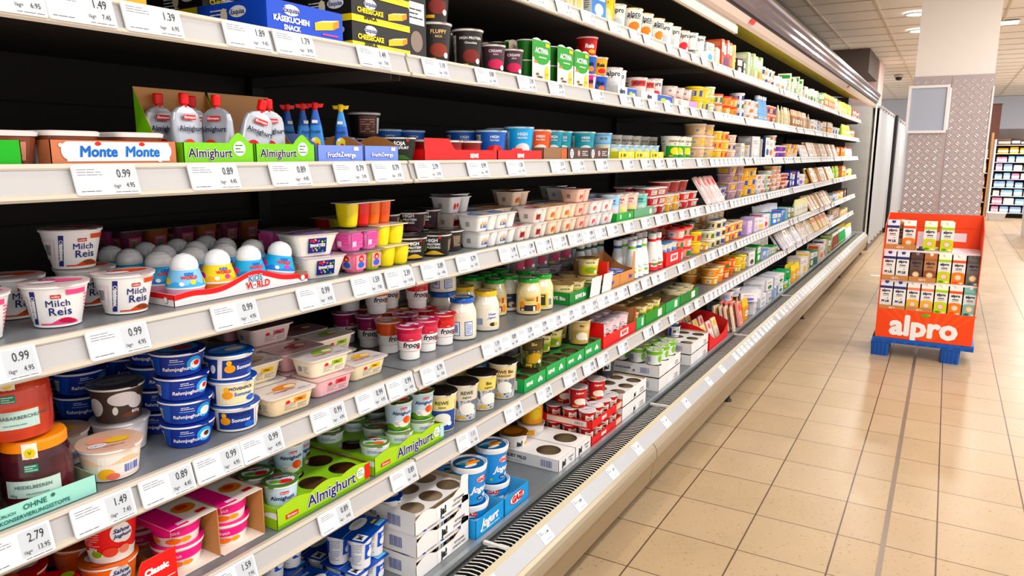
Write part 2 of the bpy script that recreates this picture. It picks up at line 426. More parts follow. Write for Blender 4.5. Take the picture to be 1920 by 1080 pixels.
# ------------------------------------------------------------------ pillar clad in tread plate
PX0, PX1, PY = -0.335, 0.27, 7.60
tread = M('#b3a8a8', 0.45, 0.45); tread_glint = M('#f2ecec', 0.3, 0.5)  # lighter copy on the raised bars puts highlights into the colour
p_ = MB().box(PX0 + 0.004, PX1 - 0.004, PY + 0.004, PY + 0.6, 0, CEIL, M('#fcf0ea', 0.7)); struct('pillar', p_)
pr_ = root('tread_plate_cladding', 'diamond tread plate cladding around the lower pillar behind the drinks display', 'cladding', (0, PY, 0))
def plate(x0, x1, n0):
    mb = MB().box(x0, x1, -0.004, 0.0, 0.01, 2.083, tread)
    pz = 0.050; i = 0; z = 0.05
    while z < 2.06:
        xx = x0 + 0.024 + (0.033 if i % 2 else 0)
        while xx < x1 - 0.012:
            a = radians(52 if i % 2 else -38); dx, dz = 0.023 * cos(a), 0.023 * sin(a); nx, nz = -sin(a) * 0.0048, cos(a) * 0.0048
            for o in (-0.008, 0.008):
                cx, cz = xx - sin(a) * o, z + cos(a) * o
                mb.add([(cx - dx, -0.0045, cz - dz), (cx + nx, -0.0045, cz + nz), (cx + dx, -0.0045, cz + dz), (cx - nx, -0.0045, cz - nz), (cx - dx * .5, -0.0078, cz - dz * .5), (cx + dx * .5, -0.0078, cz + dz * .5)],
                       [(0, 4, 1), (1, 4, 5), (1, 5, 2), (2, 5, 3), (3, 5, 4), (3, 4, 0)], tread_glint)
            xx += 0.066
        z += 0.033; i += 1
    return mb
part('front_plate', plate(PX0, -0.045, 0), pr_); part('front_plate', plate(-0.041, PX1, 1), pr_)
part('side_plate', MB().box(PX0 - 0.004, PX0, -0.004, 0.6, 0.01, 2.083, tread), pr_)
part('side_plate', MB().box(PX1, PX1 + 0.004, -0.004, 0.6, 0.01, 2.083, tread), pr_)
for (xx, z0, z1, lb) in [(-0.05, 1.62, 1.98, 'beside the poster frame'), (0.262, 1.25, 1.98, 'on its right edge')]:
    o = bpy.data.objects.new('edge_strip', MB().box(xx, xx + 0.014, PY - 0.012, PY - 0.0082, z0, z1, M('#f2ecec', 0.4)).mesh('edge_strip')); COL.objects.link(o)
    tag(o, 'narrow white plastic strip on the pillar ' + lb, 'strip', 'white strips on the pillar')
fr_ = root('poster_frame', 'empty white snap frame with pale grey backing on the metal pillar', 'poster frame', (-0.208, PY - 0.012, 1.80))
FW, FH, FT = 0.160, 0.206, 0.022
mb = MB()
for (a0, a1, b0, b1) in [(-FW, FW, FH - FT, FH), (-FW, FW, -FH, -FH + FT), (-FW, -FW + FT, -FH + FT, FH - FT), (FW - FT, FW, -FH + FT, FH - FT)]:
    mb.box(a0, a1, -0.016, 0.0, b0, b1, M('#f6f2f2', 0.3))
part('frame', mb, fr_); part('backing_panel', MB().box(-FW + FT, FW - FT, -0.005, 0.0, -FH + FT, FH - FT, M('#b3bac8', 0.25)), fr_)

# hanging bulkhead, its shadow put into the colour, and second pillar beyond the cabinet
o = MB().box(-1.56, -1.16, 14.2, 15.2, 0.0, CEIL, M('#e3c9c4', 0.7)); struct('pillar_rear', o)
o = MB().box(-2.6, -1.17, 12.5, 14.1, 2.62, CEIL, M('#5b4f49', 0.7)); struct('bulkhead', o)

# ------------------------------------------------------------------ the chilled cabinet
Y0, Y1 = -1.11, 11.55
JO = [-1.11, 1.39, 3.89, 6.39, 8.89, 11.39]
rail_c = M('#b4b3b4', 0.38); rail_lip = M('#c6beb2', 0.4); steel = M('#868b90', 0.36, 0.35); dark = M('#2b2624', 0.75, spec=0.2)
case = root('refrigerated_display_case', 'long open wall chiller with six shelves of dairy products along the aisle', 'refrigerated case', (-1.3, 5.2, 0))
def cpart(name, mb, par=None, lb=None):
    mb.tf(lambda x, y, z: (x + 1.3, y - 5.2, z)) if par is None else None
    return part(name, mb, par or case, lb)
bk = MB().box(-1.66, -1.64, Y0, Y1, 0.12, 2.28, dark)
for zz in [0.5, 0.78, 1.0, 1.25, 1.5, 1.74, 1.97]:
    bk.box(-1.64, -1.636, Y0, Y1, zz, zz + 0.004, M('#050404', 0.8))
for j in JO[1:]:
    bk.box(-1.64, -1.61, j - 0.02, j + 0.02, 0.3, 2.1, M('#0d0b0b', 0.6))
cpart('back_panel', bk)
cpart('base', MB().box(-1.64, -0.99, Y0, Y1, 0.1, 0.235, M('#3a3634', 0.6)).box(-1.6, -1.06, Y0, Y1, 0.0, 0.1, M('#2a2624', 0.7)).box(-1.6, -1.075, Y0, Y1, 0.235, 0.299, M('#7d8286', 0.4)))
dk = MB().box(-1.62, -1.066, Y0, Y1, 0.296, 0.30, steel)
for j in [0.15, 1.77, 3.1, 4.6, 6.2, 7.8, 9.4]: dk.box(-1.62, -1.066, j, j + 0.003, 0.30, 0.3006, M('#3f4244'))
dk.box(-1.070, -1.055, Y0, Y1, 0.290, 0.3045, M('#a7acb0', 0.3, 0.6))
cpart('bottom_deck', dk)
# air intake grille: bent white bars, shade painted on their sides, over a dark slot
gr = MB(); gr.box(-1.055, -0.955, Y0, Y1, 0.235, 0.245, M('#0b0909', 0.8))
yy = Y0 + 0.01; gm = M('#d9d7d2', 0.4); gd_shade = M('#1a1817', 0.7)
while yy < Y1 - 0.01:
    pts = [(-1.054, yy - 0.010, 0.278), (-1.03, yy - 0.004, 0.297), (-1.0, yy, 0.302), (-0.975, yy - 0.001, 0.303), (-0.958, yy - 0.004, 0.300)]
    for a, b in zip(pts, pts[1:]):
        gr.add([(a[0], a[1] - 0.0028, a[2]), (a[0], a[1] + 0.0028, a[2]), (b[0], b[1] + 0.0028, b[2]), (b[0], b[1] - 0.0028, b[2])], [(0, 3, 2, 1)], gm)
        gr.add([(a[0], a[1] - 0.0028, a[2]), (b[0], b[1] - 0.0028, b[2]), (b[0], b[1] - 0.0028, b[2] - 0.012), (a[0], a[1] - 0.0028, a[2] - 0.012)], [(0, 1, 2, 3)], gd_shade)
    yy += 0.0185
for j in (1.62, 3.0, 4.5, 6.0): gr.box(-1.05, -0.957, j, j + 0.012, 0.296, 0.305, gm)
cpart('air_grille', gr)
def extr(prof, y0, y1, mats):
    mb = MB()
    for i in range(len(prof) - 1):
        a, b = prof[i], prof[i + 1]; m = mats[i] if isinstance(mats, list) else mats
        mb.add([(a[0], y0, a[1]), (b[0], y0, b[1]), (b[0], y1, b[1]), (a[0], y1, a[1])], [(0, 1, 2, 3)], m, False)
    k = len(prof); mb.add([(p[0], y0, p[1]) for p in prof], [tuple(range(k))[::-1]], mats[0] if isinstance(mats, list) else mats); mb.add([(p[0], y1, p[1]) for p in prof], [tuple(range(k))], mats[0] if isinstance(mats, list) else mats)
    return mb
bump_m = M('#9b8c76', 0.36, 0.5); bump_t = M('#a99e8c', 0.3, 0.5)
prof = [(-0.99, 0.10), (-0.925, 0.10), (-0.915, 0.104), (-0.912, 0.128), (-0.909, 0.130), (-0.906, 0.160), (-0.903, 0.162), (-0.900, 0.192), (-0.893, 0.198), (-0.888, 0.215), (-0.888, 0.235), (-0.891, 0.250), (-0.897, 0.262), (-0.906, 0.270), (-0.985, 0.262)]
for j0, j1 in [(Y0, 2.64), (2.645, 6.39), (6.395, Y1 - 0.002)]:
    b_ = extr(prof, j0, j1, [bump_m] * 9 + [bump_t] * 5)
    cpart('bumper', b_)
cpart('bumper_price_rail', extr([(-0.958, 0.27), (-0.906, 0.27), (-0.906, 0.2745), (-0.9405, 0.3075), (-0.958, 0.3125)], Y0, Y1 - 0.002, [M('#c6bfae', 0.4), M('#c6bfae', 0.4), M('#b3b5ba', 0.3), M('#c9bfa8', 0.4)]))
for k_, j in enumerate([-0.9, 1.6, 4.1, 6.6, 9.1, 11.45]):
    cpart('foot', MB().lathe([(0.018, 0.0), (0.018, 0.012), (0.008, 0.014), (0.008, 0.11)], M('#4a4644', 0.5), 10, c=(-0.965, j, 0)))
# shelves, one per bay and level, each with its price rail
SPLIT_LAST = {3: (8.89 + 1.6,), 4: (8.89 + 1.0,)}
SEG = []
for S in range(6):
    z = SZ[S]
    for b in range(5):
        a0, a1 = JO[b] + 0.004, JO[b + 1] - 0.004
        sh = MB().box(-1.62, -1.118, a0, a1, z - 0.006, z, steel)
        sh.box(-1.62, -1.118, a0, a1, z - 0.030, z - 0.006, M('#3a3431', 0.6), bot=M('#2a2422', 0.7))
        for yb in (a0 + 0.01, a1 - 0.014): sh.box(-1.62, -1.14, yb, yb + 0.004, z - 0.055, z - 0.03, M('#4b4744', 0.5))
        sh.tf(lambda x, y, zz: (x + 1.3, y - 5.2, zz)); so = part('shelf', sh, case)
        rl = extr([(-1.118, z - 0.044), (-1.094, z - 0.049), (-1.091, z - 0.045), (-1.0925, z - 0.040), (-1.099, z - 0.038), (-1.110, z - 0.005), (-1.1055, z - 0.002), (-1.109, z + 0.004), (-1.118, z + 0.004)], a0, a1,
                  [rail_lip, rail_lip, rail_lip, rail_lip, rail_c, M('#f2efe9', 0.3), rail_lip, rail_lip])
        rl.tf(lambda x, y, zz: (x + 1.3, y - 5.2, zz)); part('price_rail', rl, so)
# end wall, glass end panel
cpart('end_wall', MB().box(-1.64, -1.3, Y1 - 0.03, Y1, 0.3, 2.2, M('#2c2826', 0.6)))
gl = bpy.data.materials.new('clear_glass'); gl.use_nodes = True
gb = gl.node_tree.nodes['Principled BSDF']; gb.inputs['Base Color'].default_value = (0.93, 0.96, 0.94, 1); gb.inputs['Roughness'].default_value = 0.03; gb.inputs['Transmission Weight'].default_value = 1.0; gb.inputs['IOR'].default_value = 1.25
cpart('end_glass', MB().box(-1.3, -0.945, Y1 - 0.02, Y1 - 0.012, 0.32, 2.12, gl))
cpart('end_frame', MB().box(-0.945, -0.925, Y1 - 0.03, Y1, 0.3, 2.16, M('#d8d3cd', 0.3, 0.4)).box(-1.3, -0.945, Y1 - 0.03, Y1, 0.3, 0.318, M('#d8d3cd', 0.3, 0.4)))
# canopy
chrome = M('#b9afb4', 0.16, 0.95); chrome2 = M('#8a7c80', 0.2, 0.95); strip = M('#ecdcd2', 0.4); inner_reflect = M('#efdd7c', 0.4, 0.1)  # yellow lining colour stands in for reflections under the canopy
cpart('canopy', extr([(-1.66, 2.30), (-0.99, 2.30), (-0.925, 2.255), (-0.90, 2.217), (-0.903, 2.20), (-0.915, 2.185), (-0.913, 2.165), (-0.925, 2.145), (-0.922, 2.125), (-0.935, 2.105), (-0.945, 2.098), (-0.943, 2.09), (-0.965, 2.062), (-0.985, 2.050), (-0.992, 2.10), (-1.06, 2.135), (-1.34, 2.20), (-1.66, 2.24)], Y0, Y1 + 0.03,
    [chrome2, chrome, chrome, chrome2, chrome2, chrome, chrome2, chrome, chrome2, M('#241f1f', 0.5), M('#241f1f', 0.5), strip, strip, M('#e7e2cf', 0.3), inner_reflect, inner_reflect, M('#2b2626', 0.5), M('#2b2626', 0.5)]))
cpart('light_strip', extr([(-1.035, 2.100), (-1.012, 2.096), (-1.010, 2.106), (-1.033, 2.112)], Y0 + 0.05, Y1 - 0.05, M('#fffbe8', 0.5, emit=3.5)))
nb = root('night_blind', 'partly lowered grey night blind with white bar under the canopy front', 'blind', (-0.985, 1.4, 2.0))
part('blind_sheet', MB().box(-0.002, 0.0, -2.5, 2.48, 0.035, 0.048, M('#a39a98', 0.45, 0.2)), nb)
part('bottom_bar', MB().box(-0.012, 0.006, -2.5, 2.49, 0.0, 0.035, M('#efe2da', 0.4)), nb)
for i, (yy, zz, lb) in enumerate([(4.06, 2.078, 'near the end of the night blind'), (8.3, 2.078, 'farther down the canopy')]):
    o = bpy.data.objects.new('red_tag', MB().box(-0.0015, 0.0, -0.045, 0.045, -0.012, 0.012, '#ff5a5a').mesh('red_tag')); COL.objects.link(o); o.location = (-0.9455, yy, zz); o.rotation_euler = (0, radians(38), 0)
    tag(o, 'small red tag on the canopy strip ' + lb, 'tag', 'red tags on the canopy')

# ------------------------------------------------------------------ beyond the cabinet
cb = root('upright_freezer_row', 'row of tall coolers with pale ribbed curtains beyond the chiller end', 'freezer', (-1.2, 12.0, 0))
def cp(n, mb, lb=None): return part(n, mb.tf(lambda x, y, z: (x + 1.2, y - 12.0, z)), cb, lb)
def curtain(y0, y1):
    mb = MB(); n = 26; pts = []
    for i in range(n + 1): pts.append((-0.93 + 0.03 * sin(i * 1.25), y0 + (y1 - y0) * i / n))
    for i in range(n): a, b = pts[i], pts[i + 1]; mb.add([(a[0], a[1], 0.1), (b[0], b[1], 0.1), (b[0], b[1], 2.07), (a[0], a[1], 2.07)], [(0, 1, 2, 3)], M('#b3b5b8', 0.5), True)
    return mb
cp('cabinet', MB().box(-1.66, -1.02, 11.98, 20.0, 0.0, 2.1, M('#bdb8b4', 0.5)).box(-1.02, -0.9, 11.98, 20.0, 2.07, 2.1, M('#9c9793', 0.5)))
cp('strip_curtain', curtain(12.0, 14.9)); cp('strip_curtain', curtain(15.4, 19.9))
cp('door_post', MB().box(-1.02, -0.86, 15.0, 15.3, 0.0, 2.1, M('#1d1a1c', 0.5)))
cp('kick_panel', MB().box(-1.02, -0.93, 11.98, 20.0, 0.0, 0.09, M('#6b625c', 0.5)))
# shelving far behind the pillar: bottles on top, packs in bright colours below
def far_shelf(name, label, x0, x1, yf, top, levels, cols, seed):
    r = root(name, label, 'shelving', ((x0 + x1) / 2, yf, 0)); cx = (x0 + x1) / 2
    fc = '#e9e7e4' if x1 > 1 else '#b98d64'
    part('frame', MB().box(x0 - cx, x0 - cx + 0.03, 0, 0.5, 0, top, fc).box(x1 - cx - 0.03, x1 - cx, 0, 0.5, 0, top, fc).box(x0 - cx, x1 - cx, 0.46, 0.5, 0, top, '#4a4240'), r)
    rnd = random.Random(seed); k = 0
    for i in range(levels):
        z = 0.12 + (top - 0.3) * i / levels
        part('shelf_board', MB().box(x0 - cx + 0.04, x1 - cx - 0.04, 0.0, 0.46, z - 0.012, z, '#dddbd8'), r)
        k = 0; xx = x0 + 0.06; dz = (top - 0.3) / levels
        while xx < x1 - 0.16:
            w = rnd.uniform(0.13, 0.24); h = dz * rnd.uniform(0.6, 0.85); c = rnd.choice(cols[min(i, len(cols) - 1)]); w = min(w, x1 - 0.05 - xx)
            o = bpy.data.objects.new('goods_pack', MB().loft([(0, w / 2 - 0.01, 0.1, 0.02), (h * 0.9, w / 2 - 0.01, 0.1, 0.02), (h, w / 2 - 0.02, 0.08, 0.02)], [c, c]).loft([(h * 0.25, w / 2 - 0.009, 0.101, 0.02), (h * 0.6, w / 2 - 0.009, 0.101, 0.02)], [rnd.choice(['#ffffff', '#f4e9e9', '#e8eefc'])], caps=False).mesh('goods_pack')); COL.objects.link(o)
            o.location = (xx + w / 2, yf + 0.13, z + 0.001); k += 1
            tag(o, '%s pack on %s, %s level from floor, %s along' % (CW.get(c, 'coloured'), name.replace('_', ' '), ORD[i], ORD[k % 40]), 'pack', 'goods on the ' + name.replace('_', ' ')); xx += w + 0.01
CW = {'#e9a3c9': 'pink', '#a9d3f5': 'light blue', '#f5f0f5': 'white', '#9ec3ee': 'blue', '#f4c6dd': 'pale pink', '#f39a1e': 'orange', '#f7b93c': 'amber', '#d9792b': 'rust orange', '#3a241c': 'dark brown', '#6b4b2f': 'brown', '#d6a94a': 'golden', '#e7e2c8': 'cream', '#c9b9d9': 'lilac', '#d94a3a': 'red', '#f0d060': 'yellow'}
far_shelf('wall_shelving', 'white wall shelving of pastel household packs far behind the pillar', 0.86, 2.2, 20.0, 2.0, 9,
          [['#f0d060', '#e9a3c9', '#9ec3ee'], ['#e9a3c9', '#f5f0f5', '#a9d3f5'], ['#f5f0f5', '#f4c6dd', '#a9d3f5'], ['#e9a3c9', '#f5f0f5', '#9ec3ee'], ['#a9d3f5', '#f5f0f5', '#e9a3c9'], ['#9ec3ee', '#f5f0f5', '#c9b9d9'], ['#e9a3c9', '#a9d3f5'], ['#d6a94a', '#e7e2c8', '#6b4b2f'], ['#3a241c', '#6b4b2f', '#3a241c', '#d6a94a']], 3)
far_shelf('snack_rack', 'rack of orange snack packs just right of the pillar', 0.38, 0.62, 15.0, 1.78, 6, [['#d94a3a', '#e7e2c8'], ['#f39a1e'], ['#f39a1e', '#f7b93c'], ['#d9792b', '#f39a1e'], ['#f39a1e', '#f7b93c'], ['#e7e2c8', '#f5f0f5']], 5)
cf = root('chest_freezer', 'pale grey chest freezer at the right edge beyond the pillar', 'freezer', (1.72, 14.9, 0))
part('body', MB().loft([(0, 0.5, 0.9, 0.08), (0.78, 0.52, 0.92, 0.08)], ['#c9cdd0']), cf); part('lid', MB().loft([(0.785, 0.52, 0.92, 0.08), (0.83, 0.5, 0.9, 0.08)], [M('#e9eef0', 0.15)]), cf)
o = root('brown_banner', 'tall narrow brown banner hanging beyond the pillar', 'banner', (0.80, 19.6, 1.75)); part('cloth', MB().box(-0.09, 0.09, 0, 0.01, 0, 0.75, '#54322a'), o); part('rod', MB().box(-0.1, 0.1, -0.005, 0.015, 0.75, 0.77, '#2a1c18'), o); part('post', MB().box(-0.015, 0.015, 0.012, 0.03, -1.75, 0.75, '#2a1c18'), o)
o = root('plastic_crate', 'clear plastic crate on the floor below the snack rack', 'crate', (1.0, 19.2, 0)); part('tub', MB().loft([(0.0, 0.14, 0.2, 0.03), (0.16, 0.17, 0.23, 0.03)], ['#c9c6c4']), o); part('rim', MB().loft([(0.161, 0.18, 0.24, 0.03), (0.175, 0.18, 0.24, 0.03)], ['#dedbd9']), o)
o = bpy.data.objects.new('price_card', MB().box(-0.05, 0.05, -0.03, 0.03, 0.0, 0.0015, '#f6f6f6').mesh('price_card')); COL.objects.link(o); o.location = (-0.62, 9.5, 0.0003); o.rotation_euler = (0, 0, 0.2); tag(o, 'white card lying on the floor between chiller and pillar', 'card')

# ================================================================== PRODUCTS
NAVY = '#16225e'; WHT = '#f7f5f2'; RED = '#d8141c'; foilw = M('#f1eef0', 0.28, 0.2)
def lidpart(r, h, c, art=None, t=0.0016, n=28, tab=0.35, rough=0.28, sq=0.0):
    """foil lid with a pull tab"""
    m = M(c, rough, 0.25) if isinstance(c, str) else c
    mb = MB().lathe([(r, h), (r + 0.0012, h + t * 0.5), (r, h + t)], m, n, sq=sq)
    if tab: mb.add([(r * cos(a), r * sin(a), h + t) for a in (tab - 0.22, tab + 0.22)] + [((r + 0.008) * cos(tab + 0.12), (r + 0.008) * sin(tab + 0.12), h + t * 0.2), ((r + 0.008) * cos(tab - 0.12), (r + 0.008) * sin(tab - 0.12), h + t * 0.2)], [(0, 1, 2, 3)], m)
    if art: mb.face_art(art, 't', h + t)
    return mb
def cup(name, cat, rt, rb, h, body, lid, art=None, lart=None, bands=None, n=28, rim=WHT, th=0.0, foot=None, sq=0.0, tab=0.35, liplab='lid', lrough=0.28):
    """tapered yoghurt cup: foot, printed wall, rolled rim; foil lid as its own part"""
    rim = M(rim, 0.35); foot = foot or body
    z1 = h - 0.0045; P = [(rb * 0.92, 0.0), (rb, 0.0015), (rb, 0.004)]; Ms = [foot, foot]
    for f, m in (bands or [(1.0, body)]):
        z = 0.004 + (z1 - 0.004) * f; P.append((rb + (rt * 0.95 - rb) * (z - 0.004) / (z1 - 0.004), z)); Ms.append(m)
    P += [(rt * 0.955, z1 + 0.0005), (rt, z1 + 0.001), (rt, h - 0.0005), (rt * 0.96, h)]; Ms += [rim, rim, rim, rim]
    R = lambda z: rb + (rt * 0.95 - rb) * max(0, (z - 0.004)) / (z1 - 0.004)
    mb = MB().lathe(P, Ms, n, sq=sq)
    if art: mb.cone_art(art, R, th, sq=sq)
    return Kind(name, cat, 2 * rt, 2 * rt, h + 0.0018, [('body', mb), (liplab, lidpart(rt, h, lid, lart, n=n, tab=tab, sq=sq, rough=lrough))])
def tag_art(x, y, w, h, c=RED, t='', lay=2):
    o = [R_(x - w / 2, y - h / 2, x + w / 2, y + h / 2, c, lay)]
    if t: o.append(T_(t, x, y, h * 0.75, '#ffffff', lay + 1, 0.02))
    return o
# --- milk rice
def milkrice(accent, dessert):
    R = 0.046
    art = [R_(-0.034, 0.006, -0.026, 0.060, '#28286e', 1), T_('ORIGINAL', -0.030, 0.033, 0.0085, '#ffffff', 2, 0.01, rot=-pi / 2),
           tag_art(0.002, 0.051, 0.014, 0.006, '#c3182a', 'müller'), T_('Milch', 0.004, 0.0395, 0.0150, '#23286a', 2, 0.012, space=1.06), T_('Reis', 0.006, 0.0262, 0.018, '#23286a', 2, 0.015, space=1.06),
           H_(-0.022, 0.030, 0.0055, lambda s: 0.008 + 0.008 * max(0, cos((s - 0.012) * 85)), accent, 1), E_(0.012, 0.012, 0.009, 0.004, dessert, 2), E_(0.020, 0.009, 0.006, 0.003, dessert, 3),
           H_(0.016, 0.05, 0.0525, lambda s: 0.0605, accent, 1), R_(-0.075, 0.016, -0.040, 0.052, '#efe3e4', 1), BAR(-0.062, 0.022, 0.014, 0.024, 2), LINES(0.048, 0.012, 0.03, 0.04, 7, accent, 1)]
    la = [E_(0.01, 0.0, 0.03, 0.016, accent, 1), T_('Reis', -0.01, 0.012, 0.014, '#23286a', 2, 0.03), E_(-0.015, -0.016, 0.018, 0.01, '#ffffff', 2)]
    return cup('milk_rice_pot', 'dessert pot', 0.049, 0.033, 0.068, WHT, '#f3dfe0', art, la, n=32, sq=0.06)
K_rice_o = milkrice('#d65a25', '#8a4526'); K_rice_r = milkrice('#e75d8a', '#c2184e')
# --- children's surprise eggs
def egg(c, c2, base, spots):
    b = MB().lathe([(0.030, 0.0), (0.036, 0.004), (0.0385, 0.026), (0.040, 0.028), (0.040, 0.031), (0.036, 0.045), (0.0295, 0.066), (0.028, 0.0665)], [base, base, '#ffffff', '#ffffff', c, c, c], 28)
    R = lambda z: 0.040 - 0.0105 * max(0, (z - 0.031)) / 0.035
    b.cone_art([H_(-0.07, 0.07, 0.032, lambda s: 0.040 + 0.004 * sin(s * 160), c2, 0, 30), T_('KiDS', 0, 0.0585, 0.0085, '#1565b8', 3, 0.05), T_('WORLD', 0, 0.0515, 0.009, '#d8141c', 3, 0.05), T_('KiDS', 0.075, 0.0585, 0.0085, '#1565b8', 3, 0.05), T_('WORLD', 0.075, 0.0515, 0.009, '#d8141c', 3, 0.05),
                E_(0.006, 0.042, 0.006, 0.005, spots, 2), E_(-0.017, 0.039, 0.005, 0.004, '#ffffff', 2), E_(-0.05, 0.045, 0.009, 0.007, spots, 2), E_(0.045, 0.04, 0.009, 0.006, '#f6d23a', 2)], R)
    d = MB().lathe([(0.0283, 0.0667), (0.0290, 0.073), (0.0270, 0.083), (0.0215, 0.092), (0.0125, 0.0980), (0.004, 0.1002), (0.0, 0.1005)], M('#f3f4f6', 0.22, coat=0.4), 24, caps=False)
    s_ = 0.86; b.tf(lambda x, y, z: (x * s_, y * s_, z * s_)); d.tf(lambda x, y, z: (x * s_, y * s_, z * s_))
    return Kind('surprise_egg_cup', 'surprise egg', 0.069, 0.069, 0.087, [('cup', b), ('egg_dome', d)])
K_eggb = egg('#49a9dc', '#2f7fd0', '#f0a8c8', '#e24d9a'); K_eggy = egg('#f2d21e', '#f0b010', '#f08a28', '#c33a8a'); K_eggl = egg('#8fc8ee', '#58a9e0', '#efb2d8', '#f2d23a')
# --- low cream yoghurt pots
def creampot(body, c2, glow, fruit, title, tc='#ffffff', sub='#9fb4ee'):
    art = [E_(0.020, 0.022, 0.016, 0.014, glow, 1), E_(0.021, 0.021, 0.011, 0.0085, '#f4f2f2', 2), E_(0.023, 0.023, 0.006, 0.005, fruit, 3), LINES(-0.024, 0.0285, 0.022, 0.007, 2, '#ffffff', 2), LINES(-0.026, 0.0235, 0.026, 0.004, 1, sub, 2), T_(title, -0.012, 0.0155, 0.0095, tc, 3, 0.03),
           R_(-0.10, 0.004, -0.042, 0.038, c2, 1), BAR(-0.075, 0.009, 0.014, 0.022, 2), LINES(-0.096, 0.008, 0.018, 0.026, 6, '#c8d4f6', 2), LINES(0.045, 0.006, 0.05, 0.03, 6, '#c8d4f6', 2)]
    la = [E_(0, 0, 0.036, 0.03, glow, 1), E_(0.006, -0.006, 0.02, 0.014, fruit, 2), T_('Rahm', -0.008, 0.014, 0.014, '#ffffff', 3, 0.03)]
    return cup('cream_yoghurt_pot', 'yoghurt pot', 0.0480, 0.0385, 0.044, body, body, art, la, n=32)
K_rahm1 = creampot('#12348e', '#1b4db0', '#2fa2e8', '#d01830', 'Rahmjoghurt'); K_rahm2 = creampot('#12348e', '#1b4db0', '#4fb0ea', '#5c2a1c', 'Rahmjoghurt'); K_rahm3 = creampot('#1a3f96', '#2857b2', '#2fa2e8', '#f0e8e0', 'Rahmjoghurt')
def moev(c, c2, a):
    art = [R_(-0.036, 0.006, 0.036, 0.042, c2, 1), T_('MÖVENPICK', 0.004, 0.036, 0.0085, NAVY, 3, 0.03), T_('Sommer', 0.008, 0.0245, 0.0105, a, 3, 0.03), E_(-0.022, 0.024, 0.010, 0.008, '#f0a030', 2), E_(0.024, 0.013, 0.011, 0.006, '#3a68c8', 2), E_(-0.024, 0.036, 0.005, 0.005, '#f8b92a', 3),
           R_(-0.09, 0.004, -0.045, 0.044, '#203a86', 1), BAR(-0.08, 0.010, 0.014, 0.026, 2), E_(-0.054, 0.024, 0.0055, 0.009, '#ffffff', 2), R_(0.042, 0.006, 0.09, 0.042, '#f4f2ee', 1), E_(0.06, 0.024, 0.009, 0.012, '#5a2a58', 2)]
    return cup('summer_yoghurt_pot', 'yoghurt pot', 0.0475, 0.039, 0.051, c, '#2b56a8', art, [E_(0, 0, 0.038, 0.03, '#4a86d8', 1), E_(0.01, -0.006, 0.02, 0.012, '#e8d9c8', 2), T_('MÖVENPICK', 0, 0.014, 0.010, '#ffffff', 3, 0.02)], n=32)
K_moev1 = moev('#f2ede4', '#f4e9c0', '#3c64c8'); K_moev2 = moev('#f2f0ee', '#203a86', '#ffffff')
# big 200 g pots beside the jars
K_cow = cup('yoghurt_pot', 'yoghurt pot', 0.0475, 0.037, 0.066, '#4a3c38', M('#565250', 0.3, 0.5), [E_(0.0, 0.045, 0.026, 0.013, '#f2eff0', 1), E_(0.022, 0.035, 0.015, 0.012, '#f2eff0', 1), E_(-0.05, 0.03, 0.016, 0.018, '#ece8e8', 1), E_(-0.014, 0.024, 0.0045, 0.008, '#ffffff', 2), T_('800g', 0.02, 0.018, 0.008, '#ffffff', 3, 0.04), E_(0.015, 0.014, 0.02, 0.006, '#6b4434', 1)], [E_(0, 0, 0.034, 0.024, '#8b8684', 1), T_('Joghurt', 0, 0, 0.016, '#2a2726', 2)])
K_white2 = cup('yoghurt_pot', 'yoghurt pot', 0.0500, 0.040, 0.058, '#e9e5ea', '#d9d6da', [BAR(0.004, 0.014, 0.022, 0.022, 1, '#5a6aa8', None), LINES(-0.04, 0.008, 0.04, 0.038, 8, '#9a95a8', 1)])
K_peach = cup('fruit_yoghurt_pot', 'yoghurt pot', 0.0510, 0.041, 0.056, '#efe0d4', '#f0c9b4', [R_(-0.03, 0.006, 0.042, 0.046, '#f5ece6', 0), BAR(0.008, 0.010, 0.030, 0.018, 1, '#2e58b8', None), E_(-0.018, 0.014, 0.013, 0.010, '#f0b43a', 1), E_(-0.008, 0.009, 0.010, 0.006, '#e07a6a', 2), H_(-0.06, 0.05, 0.030, lambda s: 0.036 + 0.006 * sin(s * 90), '#f3c8a8', 0)],
    [E_(-0.012, 0.008, 0.022, 0.015, '#e8a08a', 1), E_(0.012, -0.004, 0.02, 0.012, '#f0c04a', 2), E_(-0.022, -0.018, 0.014, 0.009, '#f7f4f4', 3), T_('Joghurt', -0.022, -0.018, 0.007, '#2e58b8', 4), T_('15% FRUCHT', 0.0, -0.03, 0.006, '#9b2a2a', 3, 0.03)], n=36)
